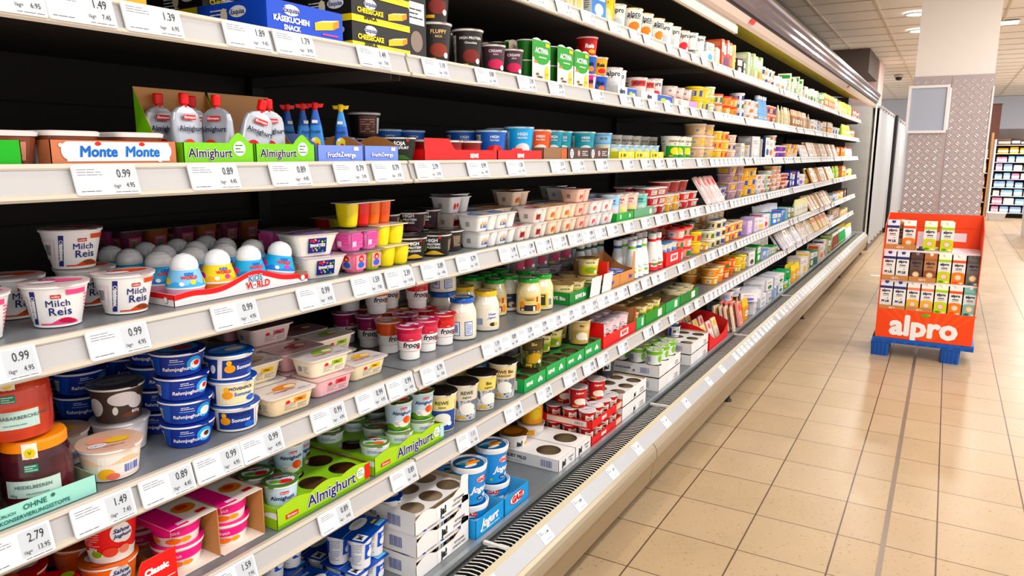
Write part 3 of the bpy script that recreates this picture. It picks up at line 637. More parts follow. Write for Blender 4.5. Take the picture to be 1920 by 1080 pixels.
# --- soup and berry jars
def jar(liq, liq2, lidc, title, sub):
    P = [(0.040, 0.0), (0.0485, 0.004), (0.0500, 0.020), (0.0510, 0.055), (0.0490, 0.078), (0.0440, 0.092), (0.0435, 0.094)]
    liqm = noise_mat('jar_' + liq.strip('#'), [liq, liq2], 30, 0.12, const=False, stops=[0.35, 0.7])
    b = MB().lathe(P, liqm, 36)
    R = lambda z: 0.0507
    b.cone_art([R_(-0.038, 0.022, 0.038, 0.049, '#cfe9e2', 0), T_(title, 0.0, 0.039, 0.0075, '#4a5a58', 2, 0.01), T_(sub, -0.028, 0.026, 0.006, '#4a5a58', 2), LINES(-0.01, 0.025, 0.03, 0.006, 1, '#8aa8a2', 1)], R)
    b.cone_art([R_(-0.009, 0.062, 0.009, 0.074, '#1f8a6c', 0), LINES(-0.008, 0.063, 0.016, 0.010, 3, '#eef6f0', 1)], lambda z: 0.0505)
    l = MB().lathe([(0.0445, 0.0905), (0.0465, 0.0915), (0.0468, 0.104), (0.0450, 0.1085), (0.0, 0.110)], M(lidc, 0.35), 36, caps=False)
    l.cone_art([R_(-0.010, 0.075, 0.010, 0.106, '#f2f0e2', 0), E_(0.0, 0.091, 0.0075, 0.0075, '#f0c81e', 1), T_('V', 0.0, 0.091, 0.008, '#4a9a3a', 2, 0.04)], lambda z: 0.0473)
    g = MB().lathe([(0.0505, 0.006), (0.0520, 0.020), (0.0528, 0.055), (0.0507, 0.079), (0.0455, 0.0915)], GLASS, 36, caps=False)
    return Kind('soup_jar', 'jar', 0.104, 0.104, 0.111, [('contents', b), ('screw_lid', l), ('glass', g)])
GLASS = bpy.data.materials.new('thin_glass'); GLASS.use_nodes = True
_b = GLASS.node_tree.nodes['Principled BSDF']; _b.inputs['Base Color'].default_value = (0.02, 0.02, 0.02, 1); _b.inputs['Roughness'].default_value = 0.02; _b.inputs['Alpha'].default_value = 0.10; _b.inputs['Specular IOR Level'].default_value = 0.9
K_jar_o = jar('#e0441a', '#c02e10', '#7fb58a', 'DUNKLER RHABARBERCHUTNEY', '380g'); K_jar_p = jar('#3a0d18', '#5c1626', '#f2951c', 'HEIDELBEEREN', '380g')
# --- quark dessert tubs: long rounded tray with sealed lid
def obst(body, band, fr, lidc='#efe6e2'):
    a, b, h = 0.039, 0.060, 0.043
    mb = MB().loft([(0, a - 0.011, b - 0.011, 0.014), (0.003, a - 0.009, b - 0.009, 0.014), (h - 0.003, a - 0.002, b - 0.002, 0.014), (h - 0.002, a + 0.002, b + 0.002, 0.012), (h, a + 0.002, b + 0.002, 0.012)], [body, body, WHT, WHT])
    art = [R_(-0.034, 0.006, 0.040, 0.034, '#f3efe9', 0), R_(0.002, 0.021, 0.034, 0.032, band, 1), T_('Obst', 0.016, 0.0265, 0.008, '#5a1a1a', 2, 0.02, shear=0.2), LINES(-0.022, 0.008, 0.030, 0.016, 5, '#8a8a92', 1), LINES(0.012, 0.007, 0.026, 0.011, 4, '#8a8a92', 1), E_(-0.014, 0.026, 0.006, 0.004, '#d43a3a', 2)]
    mb.face_art(art, 'f', a - 0.010, slope=0.19)
    mb.face_art([R_(-0.02, 0.008, 0.022, 0.032, '#f0ece6', 0), BAR(-0.012, 0.012, 0.014, 0.016, 1), LINES(0.005, 0.010, 0.014, 0.018, 4, '#8a8a92', 1)], 'l', b - 0.010, slope=0.19)
    ld = MB().loft([(h + 0.0002, a + 0.0035, b + 0.0035, 0.012), (h + 0.0014, a + 0.0035, b + 0.0035, 0.012)], M(lidc, 0.22, 0.15))
    ld.face_art([E_(0.012, 0.008, 0.030, 0.015, fr, 1), E_(0.022, 0.004, 0.014, 0.009, '#f2e0b8', 2), T_('Obstgarten', -0.006, -0.014, 0.012, '#b0202a', 3, 0.02, shear=0.25), T_('locker', -0.03, -0.002, 0.010, '#b04a5a', 3, shear=0.25), LINES(0.02, -0.03, 0.034, 0.008, 2, '#4a6ab8', 3)], 't', h + 0.0014)
    return Kind('quark_dessert_tub', 'dessert tub', 2 * a + 0.009, 2 * b + 0.009, h + 0.0016, [('tub', mb), ('lid', ld)])
K_ob_y = obst('#f2e3c2', '#f0c62a', '#f0b81e'); K_ob_g = obst('#f3e6cf', '#9cc32c', '#86b42a'); K_ob_r = obst('#f0bfc2', '#e04a52', '#c23a44', '#e3c3c3'); K_ob_o = obst('#f2dcb8', '#ee9a30', '#e08a3a'); K_ob_d = obst('#efd8d2', '#c86a7a', '#7a3a3a', '#a88a84')
# --- layered fruit yoghurts in waisted clear cups
def froop(c, lidc, fr, title='froop'):
    P = [(0.024, 0.0), (0.0265, 0.002), (0.0275, 0.024), (0.0305, 0.026), (0.0325, 0.052), (0.0335, 0.066), (0.0335, 0.074), (0.0375, 0.086), (0.0378, 0.089)]
    cm = M(c, 0.15, coat=0.5)
    b = MB().lathe(P, [WHT, WHT, '#f6efe6', '#f4efec', cm, cm, cm, M('#e9d9dc', 0.15)], 30)
    R = lambda z: 0.0285 + (z - 0.02) * 0.115
    art = [TO_(title, 0.002, 0.042, 0.0205, '#14132c', '#ffffff', 2, 0.035, 0.075, shear=0.15), LINES(-0.012, 0.031, 0.026, 0.004, 1, c, 2), E_(0.022, 0.035, 0.005, 0.006, fr, 3), tag_art(0.0, 0.058, 0.015, 0.006, '#c3182a', 'müller'), R_(-0.075, 0.028, -0.045, 0.056, '#dcd4e0', 1), LINES(-0.072, 0.03, 0.024, 0.024, 6, '#6a6278', 2), BAR(0.048, 0.03, 0.014, 0.024, 2)]
    b.cone_art(art, R)
    la = [E_(0, 0, 0.026, 0.02, '#f2dfe6', 1), T_('froop', 0.0, 0.002, 0.014, '#14132c', 3, 0.04), E_(0.012, -0.014, 0.014, 0.008, c, 2), E_(-0.016, 0.014, 0.012, 0.008, fr, 2)]
    return Kind('layered_yoghurt_cup', 'yoghurt cup', 0.077, 0.077, 0.0908, [('cup', b), ('lid', lidpart(0.0380, 0.089, lidc, la))])
K_fr_p = froop('#c8254f', '#d9366e', '#d8141c'); K_fr_r = froop('#c9202c', '#e0342c', '#d8141c'); K_fr_o = froop('#e2611a', '#b5632a', '#f08a1e'); K_fr_y = froop('#efb41e', '#8f7a3a', '#f08a1e'); K_fr_d = froop('#8f2a5a', '#a8306a', '#7a1a4a')
# --- glass yoghurt jars
def gjar(lidc, labc, mode, cream='#efe9d8'):
    P = [(0.034, 0.0), (0.0415, 0.003), (0.0425, 0.010), (0.0425, 0.072), (0.0410, 0.084), (0.0345, 0.100), (0.0320, 0.106), (0.0320, 0.110)]
    b = MB().lathe(P, M(cream, 0.12, coat=0.8), 36)
    R = lambda z: 0.0427
    if mode == 'window': art = [R_(-0.032, 0.014, -0.008, 0.056, labc, 0), R_(-0.030, 0.016, -0.010, 0.054, '#d9e0ee', 1), BAR(-0.028, 0.020, 0.015, 0.030, 2, '#3a4a78', None), R_(0.006, 0.014, 0.032, 0.056, labc, 0), R_(0.008, 0.016, 0.030, 0.054, '#dfe5f2', 1), LINES(0.010, 0.019, 0.018, 0.034, 7, '#3a5aa0', 2)]
    elif mode == 'script': art = [E_(0.012, 0.050, 0.018, 0.018, '#f4f2f4', 0), T_('Unser', 0.012, 0.054, 0.011, '#2a3a70', 2, 0.02, shear=0.3), T_('Joghurt', 0.012, 0.043, 0.009, '#2a3a70', 2, 0.02, shear=0.3), H_(-0.04, 0.04, 0.014, lambda s: 0.030 + 0.003 * sin(s * 60), '#efe3d0', 0), E_(0.014, 0.022, 0.010, 0.006, '#3a2a20', 1), E_(0.026, 0.022, 0.008, 0.004, '#f0c03a', 2), BAR(-0.036, 0.018, 0.020, 0.026, 1, '#3a4a78', '#dfe3ee')]
    elif mode == 'peach': art = [H_(-0.046, 0.040, 0.012, lambda s: 0.064, labc, 0), R_(-0.03, 0.048, 0.006, 0.060, '#cfae62', 1), T_('PFIRSICH', -0.012, 0.052, 0.006, '#3a2a18', 2, 0.02), R_(-0.046, 0.014, 0.012, 0.034, '#2e2530', 1), E_(-0.038, 0.036, 0.010, 0.012, '#ef9a2a', 2), E_(0.022, 0.026, 0.010, 0.013, '#ef8a2a', 2), R_(0.012, 0.044, 0.020, 0.062, '#cf3a2a', 1), tag_art(-0.036, 0.018, 0.010, 0.006, '#f4f4f4'), R_(0.0, 0.014, 0.008, 0.03, '#f0ead8', 2)]
    elif mode == 'dark': art = [R_(-0.046, 0.014, 0.030, 0.062, '#27324a', 0), T_('Joghurt', -0.004, 0.050, 0.010, '#e9e6dc', 2, 0.02), E_(0.012, 0.026, 0.012, 0.009, '#c9b4a8', 1), E_(0.02, 0.022, 0.008, 0.006, '#6a4a3a', 2), LINES(-0.04, 0.018, 0.03, 0.02, 4, '#8a94a8', 1)]
    else: art = [R_(-0.044, 0.012, 0.020, 0.060, labc, 0), R_(-0.016, 0.018, 0.012, 0.056, '#2f2a26', 1), T_('Vanille', -0.002, 0.050, 0.007, '#f2e8c8', 2, 0.02), E_(-0.03, 0.024, 0.010, 0.008, '#e8a83a', 1), BAR(0.024, 0.014, 0.014, 0.03, 1)]
    b.cone_art(art, R); lm = M(lidc, 0.25, coat=0.4)
    b.cone_art([E_(0.0, 0.0, 0.009, 0.009, '#fbf8ee', 0), E_(0.014, -0.004, 0.005, 0.007, '#fbf8ee', 0), E_(-0.014, -0.004, 0.005, 0.007, '#fbf8ee', 0)], lambda z: 0.0378 - z * 0.42, z0=0.092)
    l = MB().lathe([(0.0325, 0.1085), (0.0360, 0.109), (0.0362, 0.119), (0.0345, 0.1225), (0.030, 0.1225), (0.0, 0.1215)], lm, 36, caps=False)
    l.face_art([E_(0, 0, 0.024, 0.018, '#e8e4d0', 1), T_('Joghurt', 0, 0, 0.012, lidc, 2, 0.03)], 't', 0.1225)
    return Kind('glass_yoghurt_jar', 'yoghurt jar', 0.087, 0.087, 0.1235, [('jar', b), ('twist_lid', l)])
K_gj_b = gjar('#2b5fb4', '#1f3f88', 'window'); K_gj_y = gjar('#e9c22a', '#e9c22a', 'script'); K_gj_g = gjar('#1f9a45', '#e8cf8a', 'peach', '#ecdcae'); K_gj_d = gjar('#1f9a45', '#27324a', 'dark'); K_gj_v = gjar('#1f9a45', '#d9c65a', 'van', '#eee0b4')
# --- milk puddings in a joined row (2 x 2 pots under one foil)
def multipack(cols, foil, wx=0.105, wy=0.12, h=0.058, nx=2, ny=2, mat_art=None, lart=None, name='pudding_multipack', cat='pudding pack', rr=0.014, potlab=False, cat_art=None):
    parts = []; px, py = wx / nx, wy / ny
    k = 0
    for i in range(nx):
        for j in range(ny):
            cx, cy = wx / 2 - px * (i + 0.5), -wy / 2 + py * (j + 0.5); c = cols[k % len(cols)]; k += 1
            m = M(c, 0.25, coat=0.3) if isinstance(c, str) else c; a, b = px / 2 - 0.001, py / 2 - 0.001
            mb = MB().loft([(0, a * 0.72, b * 0.72, rr), (0.004, a * 0.80, b * 0.80, rr), (h * 0.5, a * 0.90, b * 0.90, rr), (h - 0.0025, a * 0.96, b * 0.96, rr)], m, (cx, cy))
            if mat_art:
                t = MB(); t.face_art(mat_art, 'f', a * 0.92, slope=0.09, ref=h * 0.5); t.tf(lambda x, y, z: (x + cx, y + cy, z)); mb.v, mb.f, mb.m, mb.ms, mb.sm = merge(mb, t)
                t = MB(); t.face_art(mat_art, 'l', b * 0.92, slope=0.09, ref=h * 0.5); t.tf(lambda x, y, z: (x + cx, y + cy, z)); mb.v, mb.f, mb.m, mb.ms, mb.sm = merge(mb, t)
            parts.append(('pot', mb))
    f = MB().loft([(h - 0.0024, wx / 2 + 0.002, wy / 2 + 0.002, 0.006), (h - 0.0002, wx / 2 + 0.002, wy / 2 + 0.002, 0.006)], M(foil, 0.25, 0.3) if isinstance(foil, str) else foil)
    if lart: f.face_art(lart, 't', h - 0.0002)
    parts.append(('foil_lid', f))
    return Kind(name, cat, wx + 0.004, wy + 0.004, h, parts)
def merge(a, b):
    o = len(a.v); idx = [a.mi(m) for m in b.ms]
    return a.v + b.v, a.f + [tuple(o + k for k in q) for q in b.f], a.m + [idx[i] for i in b.m], a.ms, a.sm + b.sm
pinkart = [R_(-0.018, 0.008, 0.018, 0.040, '#e36aa8', 0), LINES(-0.016, 0.014, 0.032, 0.026, 6, '#c2488a', 1), R_(-0.016, 0.012, -0.004, 0.024, '#f6d0e2', 2)]
K_pack_pink = multipack(['#d978b0', '#e08ab8'], '#8a7a86', 0.10, 0.105, 0.048, mat_art=pinkart)
K_pack_char = multipack(['#ef7f9a', '#b8c43a', '#e9a06a', '#e0607a'], '#9a8a90', 0.10, 0.105, 0.048, mat_art=[R_(-0.016, 0.008, 0.016, 0.040, '#f2a8b8', 0), E_(0, 0.032, 0.008, 0.008, '#d83a2a', 1), E_(0, 0.018, 0.010, 0.007, '#3a6ac8', 1), E_(0, 0.031, 0.004, 0.003, '#f4d0b0', 2)])
K_jelly_y = multipack(['#f2de14', '#f2de14'], '#e6e0c8', 0.10, 0.105, 0.050, rr=0.018); K_jelly_m = multipack(['#f2de14', '#d8202a', '#f07a12', '#f26a14'], '#d9d2c0', 0.06, 0.165, 0.056, nx=1, ny=4, rr=0.016)
K_jelly_r = multipack(['#f2de14', '#f2de14', '#c8202a', '#c8202a'], '#e6e0c8', 0.10, 0.105, 0.050, rr=0.018)
K_dark_pack = multipack(['#5a2a3a', '#7a4a2a', '#a84a78', '#9a3a5a'], '#4a4648', 0.10, 0.12, 0.052, mat_art=[R_(-0.014, 0.010, 0.014, 0.036, '#a8506a', 0), BAR(-0.008, 0.012, 0.014, 0.02, 1, '#2a2022', '#b8a890')])
def smarties():
    a, b, h = 0.045, 0.055, 0.046
    mb = MB().loft([(0, a * 0.74, b * 0.74, 0.012), (h * 0.5, a * 0.85, b * 0.85, 0.012), (h - 0.002, a * 0.97, b * 0.97, 0.012), (h - 0.001, a, b, 0.01), (h, a, b, 0.01)], '#f0ece4')
    rnd = random.Random(4); sp = [E_(rnd.uniform(-0.019, 0.019), rnd.uniform(0.010, 0.036), 0.0019, 0.0019, rnd.choice(['#f04a8a', '#f5d21e', '#3ac04a', '#f0802a', '#e8e8f8', '#a04ad0']), 1, 6) for _ in range(26)]
    art = [R_(-0.022, 0.007, 0.022, 0.039, '#141c6e', 0), sp, T_('SMARTIES', 0, 0.023, 0.0085, '#ffffff', 3, 0.05), tag_art(-0.014, 0.034, 0.010, 0.005, '#c3182a')]
    mb.face_art(art, 'f', a * 0.82, slope=0.2); mb.face_art([R_(-0.022, 0.007, 0.022, 0.037, '#f4efe8', 0), LINES(-0.02, 0.01, 0.04, 0.024, 5, '#9a8a8a', 1)], 'l', b * 0.82, slope=0.24)
    l = MB().loft([(h + 0.0002, a + 0.001, b + 0.001, 0.01), (h + 0.0016, a + 0.001, b + 0.001, 0.01)], M('#d9c9d0', 0.2, 0.3)); l.face_art([E_(0, 0, 0.04, 0.03, '#8a6aa8', 1), T_('SMARTIES', 0, 0, 0.014, '#ffffff', 2, 0.04)], 't', h + 0.0016)
    return Kind('candy_topped_yoghurt', 'yoghurt cup', 2 * a, 2 * b, h + 0.002, [('tub', mb), ('lid', l)])
K_smart = smarties()
# --- protein pudding cups, black
def protein(h=0.058, c='#17130f', low='#d9b45a', txt=('HIGH', 'PROTEIN', 'PUDDING'), rt=0.047, name='protein_pudding_cup'):
    art = [T_(txt[0], -0.004, 0.043, 0.0125, '#ffffff', 2, 0.04), T_(txt[1], 0.0, 0.0325, 0.0085, '#ffffff', 2, 0.04), T_(txt[2], 0.0, 0.024, 0.0078, '#ffffff', 2, 0.03), H_(-0.03, 0.03, 0.005, lambda s: 0.010 + 0.006 * cos(s * 90), low, 0), tag_art(0.016, 0.050, 0.007, 0.005, '#c3182a'), R_(-0.026, 0.014, -0.020, 0.034, '#b8c43a', 1),
           BAR(-0.066, 0.018, 0.014, 0.028, 1, '#1a1a1a', '#dcdcdc'), R_(0.040, 0.012, 0.072, 0.046, '#5a4638', 1), LINES(0.043, 0.015, 0.026, 0.028, 6, '#c9b49a', 2), R_(-0.12, 0.014, -0.085, 0.044, '#4a3a30', 1), LINES(-0.118, 0.016, 0.03, 0.026, 6, '#b09a82', 2), BAR(0.09, 0.018, 0.014, 0.028, 1, '#1a1a1a', '#dcdcdc')]
    return cup(name, 'pudding cup', rt, rt * 0.80, h, c, M('#2a2625', 0.25, 0.4), art, [E_(0, 0, 0.03, 0.022, '#4a3c34', 1), T_('HIGH', 0, 0.004, 0.012, '#d8d4ce', 2, 0.03)], n=28, rim='#d9d6d2', sq=0.22)
K_prot = protein(); K_prot_p = protein(0.052, '#2a0f1a', '#5a2034', ('HIGH', 'PROTEIN', 'GRIESS'))
# --- white twin chamber tubs
def twin(body, patch, pc, txt, wx=0.085, wy=0.105, h=0.046, lidc='#d9d4d6', cut=True):
    mb = MB()
    for sgn, f in ((-1, 0.60), (1, 0.40)):
        w = wy * f / 2 - 0.002; cy = -wy / 2 + wy * 0.30 if sgn < 0 else wy / 2 - wy * 0.20
        mb.loft([(0, wx * 0.34, w * 0.74, 0.008), (0.004, wx * 0.37, w * 0.80, 0.01), (h - 0.002, wx * 0.47, w * 0.98, 0.01)], M(body, 0.3), (0, cy))
    mb.loft([(h - 0.002, wx / 2, wy / 2, 0.008), (h, wx / 2, wy / 2, 0.008)], M('#f4f0ee', 0.3))
    art = [R_(-0.017, 0.010, 0.013, 0.036, patch, 1), E_(-0.008, 0.020, 0.006, 0.009, pc, 2), E_(0.005, 0.023, 0.005, 0.007, pc, 2), T_(txt, -0.002, 0.0305, 0.006, '#ffffff', 3, 0.03)]
    mb.face_art([( (v, f), c, l) for (v, f), c, l in flat(art)], 'f', wx * 0.38, off=(-0.018, 0), slope=0.16, ref=0.008)
    mb.face_art([BAR(-0.010, 0.012, 0.016, 0.018, 1, '#3a3a4a', None)], 'l', wy * 0.43, slope=0.14, ref=0.01)
    l = MB().loft([(h + 0.0002, wx / 2 + 0.001, wy / 2 + 0.001, 0.008), (h + 0.0014, wx / 2 + 0.001, wy / 2 + 0.001, 0.008)], M(lidc, 0.25, 0.25))
    l.face_art([E_(-0.012, 0, 0.026, 0.022, patch, 1), E_(0.026, 0, 0.012, 0.018, pc, 1), T_(txt, -0.01, 0.0, 0.014, '#ffffff', 2, 0.03)], 't', h + 0.0014)
    return Kind('twin_chamber_yoghurt', 'yoghurt tub', wx + 0.002, wy + 0.002, h + 0.0016, [('tub', mb), ('lid', l)])
K_tw_b = twin('#f1efec', '#3a72b8', '#e8b48a', 'Ecke'); K_tw_o = twin('#f3ddc8', '#f09a1e', '#c05a1a', 'Ecke', lidc='#e8c8a8'); K_tw_r = twin('#efeceb', '#f2c6c6', '#d8302a', 'Ecke'); K_tw_p = twin('#f0cdbd', '#efb2a0', '#c83a3a', 'Ecke', lidc='#c9a49a')
K_tw_c = twin('#f5e9e0', '#c8202a', '#5a1a1a', 'Ecke', wx=0.08, wy=0.09)
# --- fruit yoghurt cup 150 g, hills and sky print
def almi(c1, c2, hill='#6b9a2a', sky='#c9deee'):
    h = 0.080
    art = [R_(-0.2, 0.0, 0.2, 0.001, hill, 0)][:0] + [H_(-0.098, 0.098, 0.004, lambda s: 0.022 + 0.004 * sin(s * 140) + 0.003 * cos(s * 60), hill, 0, 40), H_(-0.098, 0.098, 0.004, lambda s: 0.010 + 0.003 * sin(s * 190 + 1), '#3f7a1e', 1, 40),
           tag_art(0.004, 0.065, 0.018, 0.006, '#d23038', 'Ehrmann'), T_('Almighurt', 0.0, 0.053, 0.0125, '#1c2458', 3, 0.03, arc=1.5), E_(0.012, 0.034, 0.011, 0.010, c1, 2), E_(0.018, 0.033, 0.006, 0.008, c2, 3), E_(-0.014, 0.026, 0.009, 0.009, '#f5f3ee', 3), LINES(-0.021, 0.021, 0.014, 0.010, 3, '#2a3a80', 4), E_(0.004, 0.024, 0.016, 0.009, '#f3efe2', 1),
           R_(-0.078, 0.018, -0.048, 0.058, '#e8ecea', 1), BAR(-0.070, 0.022, 0.016, 0.026, 2, '#3a4a8a', None), LINES(0.045, 0.02, 0.03, 0.036, 7, '#5a6a8a', 2), E_(0.072, 0.036, 0.010, 0.012, c1, 2)]
    la = [E_(0.0, -0.004, 0.030, 0.022, '#dfe9ee', 1), E_(0.008, -0.014, 0.016, 0.010, c1, 2), E_(-0.012, -0.012, 0.012, 0.008, hill, 2), T_('Almighurt', 0.0, 0.008, 0.0125, '#1c2458', 3, 0.04, shear=0.15), tag_art(-0.004, 0.021, 0.018, 0.006, '#d23038')]
    return cup('fruit_yoghurt_cup', 'yoghurt cup', 0.0375, 0.0285, h, sky, '#5f8a4a', art, la, foot='#f4f4f2', n=26, tab=-0.6)
K_al_o = almi('#ee5a1e', '#e07a1a'); K_al_r = almi('#d02a2e', '#e86a5a'); K_al_y = almi('#f0c22a', '#ef8a2e'); K_al_k = almi('#5a2c20', '#3a1c14')
K_al_s = cup('fruit_yoghurt_cup', 'yoghurt cup', 0.0375, 0.0300, 0.060, '#e6edf0', '#7fa060', [E_(0.0, 0.022, 0.018, 0.013, '#f2ead8', 1), E_(-0.004, 0.021, 0.011, 0.008, '#4a2a20', 2), E_(0.006, 0.030, 0.006, 0.006, '#e0502a', 3), LINES(-0.018, 0.043, 0.036, 0.008, 2, '#3a62b8', 2), R_(-0.07, 0.012, -0.042, 0.050, '#f4f4f0', 1), LINES(-0.068, 0.014, 0.024, 0.034, 6, '#6a7ab0', 2), H_(-0.09, 0.09, 0.004, lambda s: 0.012 + 0.004 * sin(s * 150), '#7aa832', 0, 30)], [E_(0.0, -0.004, 0.030, 0.022, '#dfe9ee', 1), E_(0.008, -0.014, 0.016, 0.010, '#e07a3a', 2), E_(-0.012, -0.012, 0.012, 0.008, '#6b9a2a', 2), T_('Almighurt', 0.0, 0.008, 0.0125, '#1c2458', 3, 0.04, shear=0.15), tag_art(-0.004, 0.021, 0.018, 0.006, '#d23038')], n=26)
# --- red cream yoghurt cups
def redcup(c='#e0221e', h=0.083):
    art = [E_(0.012, 0.056, 0.017, 0.019, '#f6f2f2', 1), E_(0.020, 0.050, 0.013, 0.015, '#f6f2f2', 1), T_('Sahne', 0.013, 0.060, 0.0115, '#1d3a80', 3, 0.03, shear=0.3), T_('Joghurt', 0.015, 0.050, 0.010, '#1d3a80', 3, 0.03, shear=0.3), H_(-0.1, 0.1, 0.013, lambda s: 0.023 + 0.004 * sin(s * 120), '#f6efe6', 0, 40), E_(-0.006, 0.022, 0.012, 0.009, '#e8584a', 2), E_(-0.028, 0.020, 0.009, 0.007, '#8ab03a', 2), E_(0.016, 0.022, 0.009, 0.008, '#f0907a', 2), LINES(-0.056, 0.034, 0.034, 0.036, 8, '#f2b8b0', 1), T_('500g', -0.034, 0.030, 0.008, '#ffffff', 2, 0.03), E_(-0.070, 0.055, 0.012, 0.012, '#f6f2f2', 1), LINES(-0.078, 0.050, 0.016, 0.01, 2, '#1d3a80', 2)]
    la = [E_(0.0, 0.004, 0.036, 0.022, '#f2efef', 1), T_('Sahne', -0.004, 0.012, 0.014, '#1d3a80', 3, 0.03, shear=0.3), T_('Joghurt', 0.004, 0.000, 0.014, '#1d3a80', 3, 0.03, shear=0.3), E_(-0.012, -0.026, 0.016, 0.010, '#e86a2a', 2), E_(0.014, -0.024, 0.014, 0.010, '#c02030', 2), E_(0.03, 0.022, 0.010, 0.01, '#9ac04a', 1)]
    return cup('cream_yoghurt_cup', 'yoghurt cup', 0.0475, 0.0350, h, c, c, art, la, foot='#f4f2f0', bands=[(0.12, '#f4f2f0'), (1.0, c)], n=32)
K_red = redcup(); K_redo = redcup('#e8761e', 0.074)
# --- tall 500 g cups
def tall(name, c, c2, title, tc, h=0.112, rt=0.0475, rb=0.036, lid='#3a3430', band='#f0dca0', blob='#f4f2ee', cat='yoghurt cup', th=0.0, noise=None, lidart=None, rim=WHT, ts=0.13):
    w = c2 if noise is None else noise
    art = [R_(-0.034, h * 0.62, 0.034, h * 0.88, band, 1), T_(title[0], 0.0, h * 0.78, h * min(ts, 1.5 / (len(title[0]) + 0.5) * (0.75 if ts < .2 else 1)), tc, 3, 0.03)] + ([T_(title[1], 0.0, h * 0.665, h * min(ts * .6, 1.0 / (len(title[1]) + 0.5)), tc, 3, 0.02)] if len(title) > 1 else []) + [
           E_(0.002, h * 0.34, 0.024, h * 0.17, blob, 2), E_(0.022, h * 0.22, 0.007, 0.007, '#ffffff', 2), R_(-0.028, h * 0.08, -0.006, h * 0.15, '#e8b43a', 2), R_(-0.075, h * 0.12, -0.044, h * 0.86, '#e9e4d8', 1), LINES(-0.073, h * 0.16, 0.027, h * 0.5, 10, '#7a7a80', 2), BAR(-0.070, h * 0.7, 0.02, h * 0.12, 2), R_(0.045, h * 0.12, 0.076, h * 0.86, band, 1), LINES(0.047, h * 0.3, 0.027, h * 0.45, 10, '#7a7a80', 2), BAR(0.05, h * 0.14, 0.02, h * 0.12, 2)]
    return cup(name, cat, rt, rb, h, c, M(lid, 0.25, 0.35) if isinstance(lid, str) else lid, art, lidart, bands=[(0.58, w), (1.0, c)], n=30, rim=rim)
grey_print = noise_mat('grey_landscape_print', ['#6a7284', '#a8aeb8', '#d8d9dc', '#4a5468'], 60, 0.4, 4, [0, .42, .5, .6], (1, 1, .5)); blue_print = noise_mat('blue_meadow_print', ['#1c3a5a', '#4a8ab0', '#2c5a70', '#9ac0d0'], 60, 0.4, 4, [0, .42, .5, .6], (1, 1, .4)); grass_print = noise_mat('grass_print', ['#2a2a18', '#5a6a20', '#b8a04a', '#2a2416'], 70, 0.4, 3, [0, .42, .52, .6], (2, 2, .4))
K_t500a = tall('milk_cup', '#efe2b8', '#2c4a9a', ['REWE', 'Sahne'], '#2a5a3a', band='#f2dc9a'); K_t500b = tall('milk_cup', '#e3dccf', '#9098a8', ['REWE', 'Joghurt'], '#3a4a3a', noise=grey_print, band='#d8d2c4'); K_t500c = tall('milk_cup', '#e8d89a', '#9098a8', ['Bio', 'Joghurt'], '#3a4a2a', noise=grey_print, band='#ecd884')
K_t500d = tall('milk_cup', '#e9ddc4', '#c8c0b0', ['REWE Bio', 'HARMONY'], '#3a3020', noise=grey_print, band='#e9d0a0', h=0.118); K_t500e = tall('milk_cup', '#27506a', '#27506a', ['Bio'], '#e8e8e8', noise=blue_print, band='#3a7a9a'); K_t500f = tall('milk_cup', '#3a3420', '#3a3420', ['Bio'], '#e8d8a0', noise=grass_print, band='#5a4a20', blob='#c8a040')
K_choc = tall('chocolate_drink_cup', '#2a2220', '#2a2220', ['HIGH PROTEIN', 'Chocolate'], '#ffffff', h=0.105, rt=0.044, rb=0.033, lid='#d9d0cc', band='#2a2220', blob='#7a2a20', cat='dessert cup')
K_fluffy = tall('chocolate_dessert_cup', '#2e2a28', '#2e2a28', ['FLUFFY', 'RICH'], '#f0c896', h=0.100, rt=0.044, rb=0.033, lid='#e6dedd', band='#2e2a28', blob='#8a3a2a', cat='dessert cup')
K_creamy = tall('creamy_dessert_cup', '#3a3034', '#3a3034', ['CREAMY', 'RICH'], '#f6dce6', h=0.080, rt=0.037, rb=0.031, lid='#e3a6b8', band='#4a3038', blob='#c82a58', cat='dessert cup')
K_alp = tall('plant_yoghurt_cup', '#f6f3ec', '#f6f3ec', ['alpro', 'MANGO'], '#1b2446', h=0.105, rt=0.0475, rb=0.039, lid='#f0c81e', band='#f8f5ee', blob='#f08a1a', cat='plant yoghurt cup', ts=0.26)
K_alpw = tall('plant_yoghurt_cup', '#f4f1ee', '#f4f1ee', ['alpro'], '#1b2446', h=0.105, rt=0.0475, rb=0.039, lid='#efece2', band='#f8f5f0', blob='#d8dce4', cat='plant yoghurt cup', ts=0.26)
K_alpr = tall('plant_yoghurt_cup', '#f0e2e0', '#f0e2e0', ['alpro'], '#1b2446', h=0.092, rt=0.0475, rb=0.039, lid='#e8d8d8', band='#e8503a', blob='#f0e0e0', cat='plant yoghurt cup', ts=0.26)
K_alpp = tall('plant_yoghurt_cup', '#f3dede', '#f3dede', ['alpro'], '#1b2446', h=0.105, rt=0.0425, rb=0.035, lid='#f2d8da', band='#f6e6e4', blob='#e0404a', cat='plant yoghurt cup', ts=0.26)
K_alpb = tall('plant_yoghurt_cup', '#eef3f4', '#eef3f4', ['alpro'], '#1b2446', h=0.080, rt=0.0475, rb=0.039, lid='#7fc4cf', band='#f2f6f6', blob='#e6eef0', cat='plant yoghurt cup', ts=0.26)
K_vly = tall('pea_yoghurt_cup', '#e9d6d2', '#dcc0bc', ['vly'], '#15121a', h=0.088, rt=0.0475, rb=0.038, lid='#f0e8e6', band='#eedcd8', blob='#a85a50', cat='plant yoghurt cup')
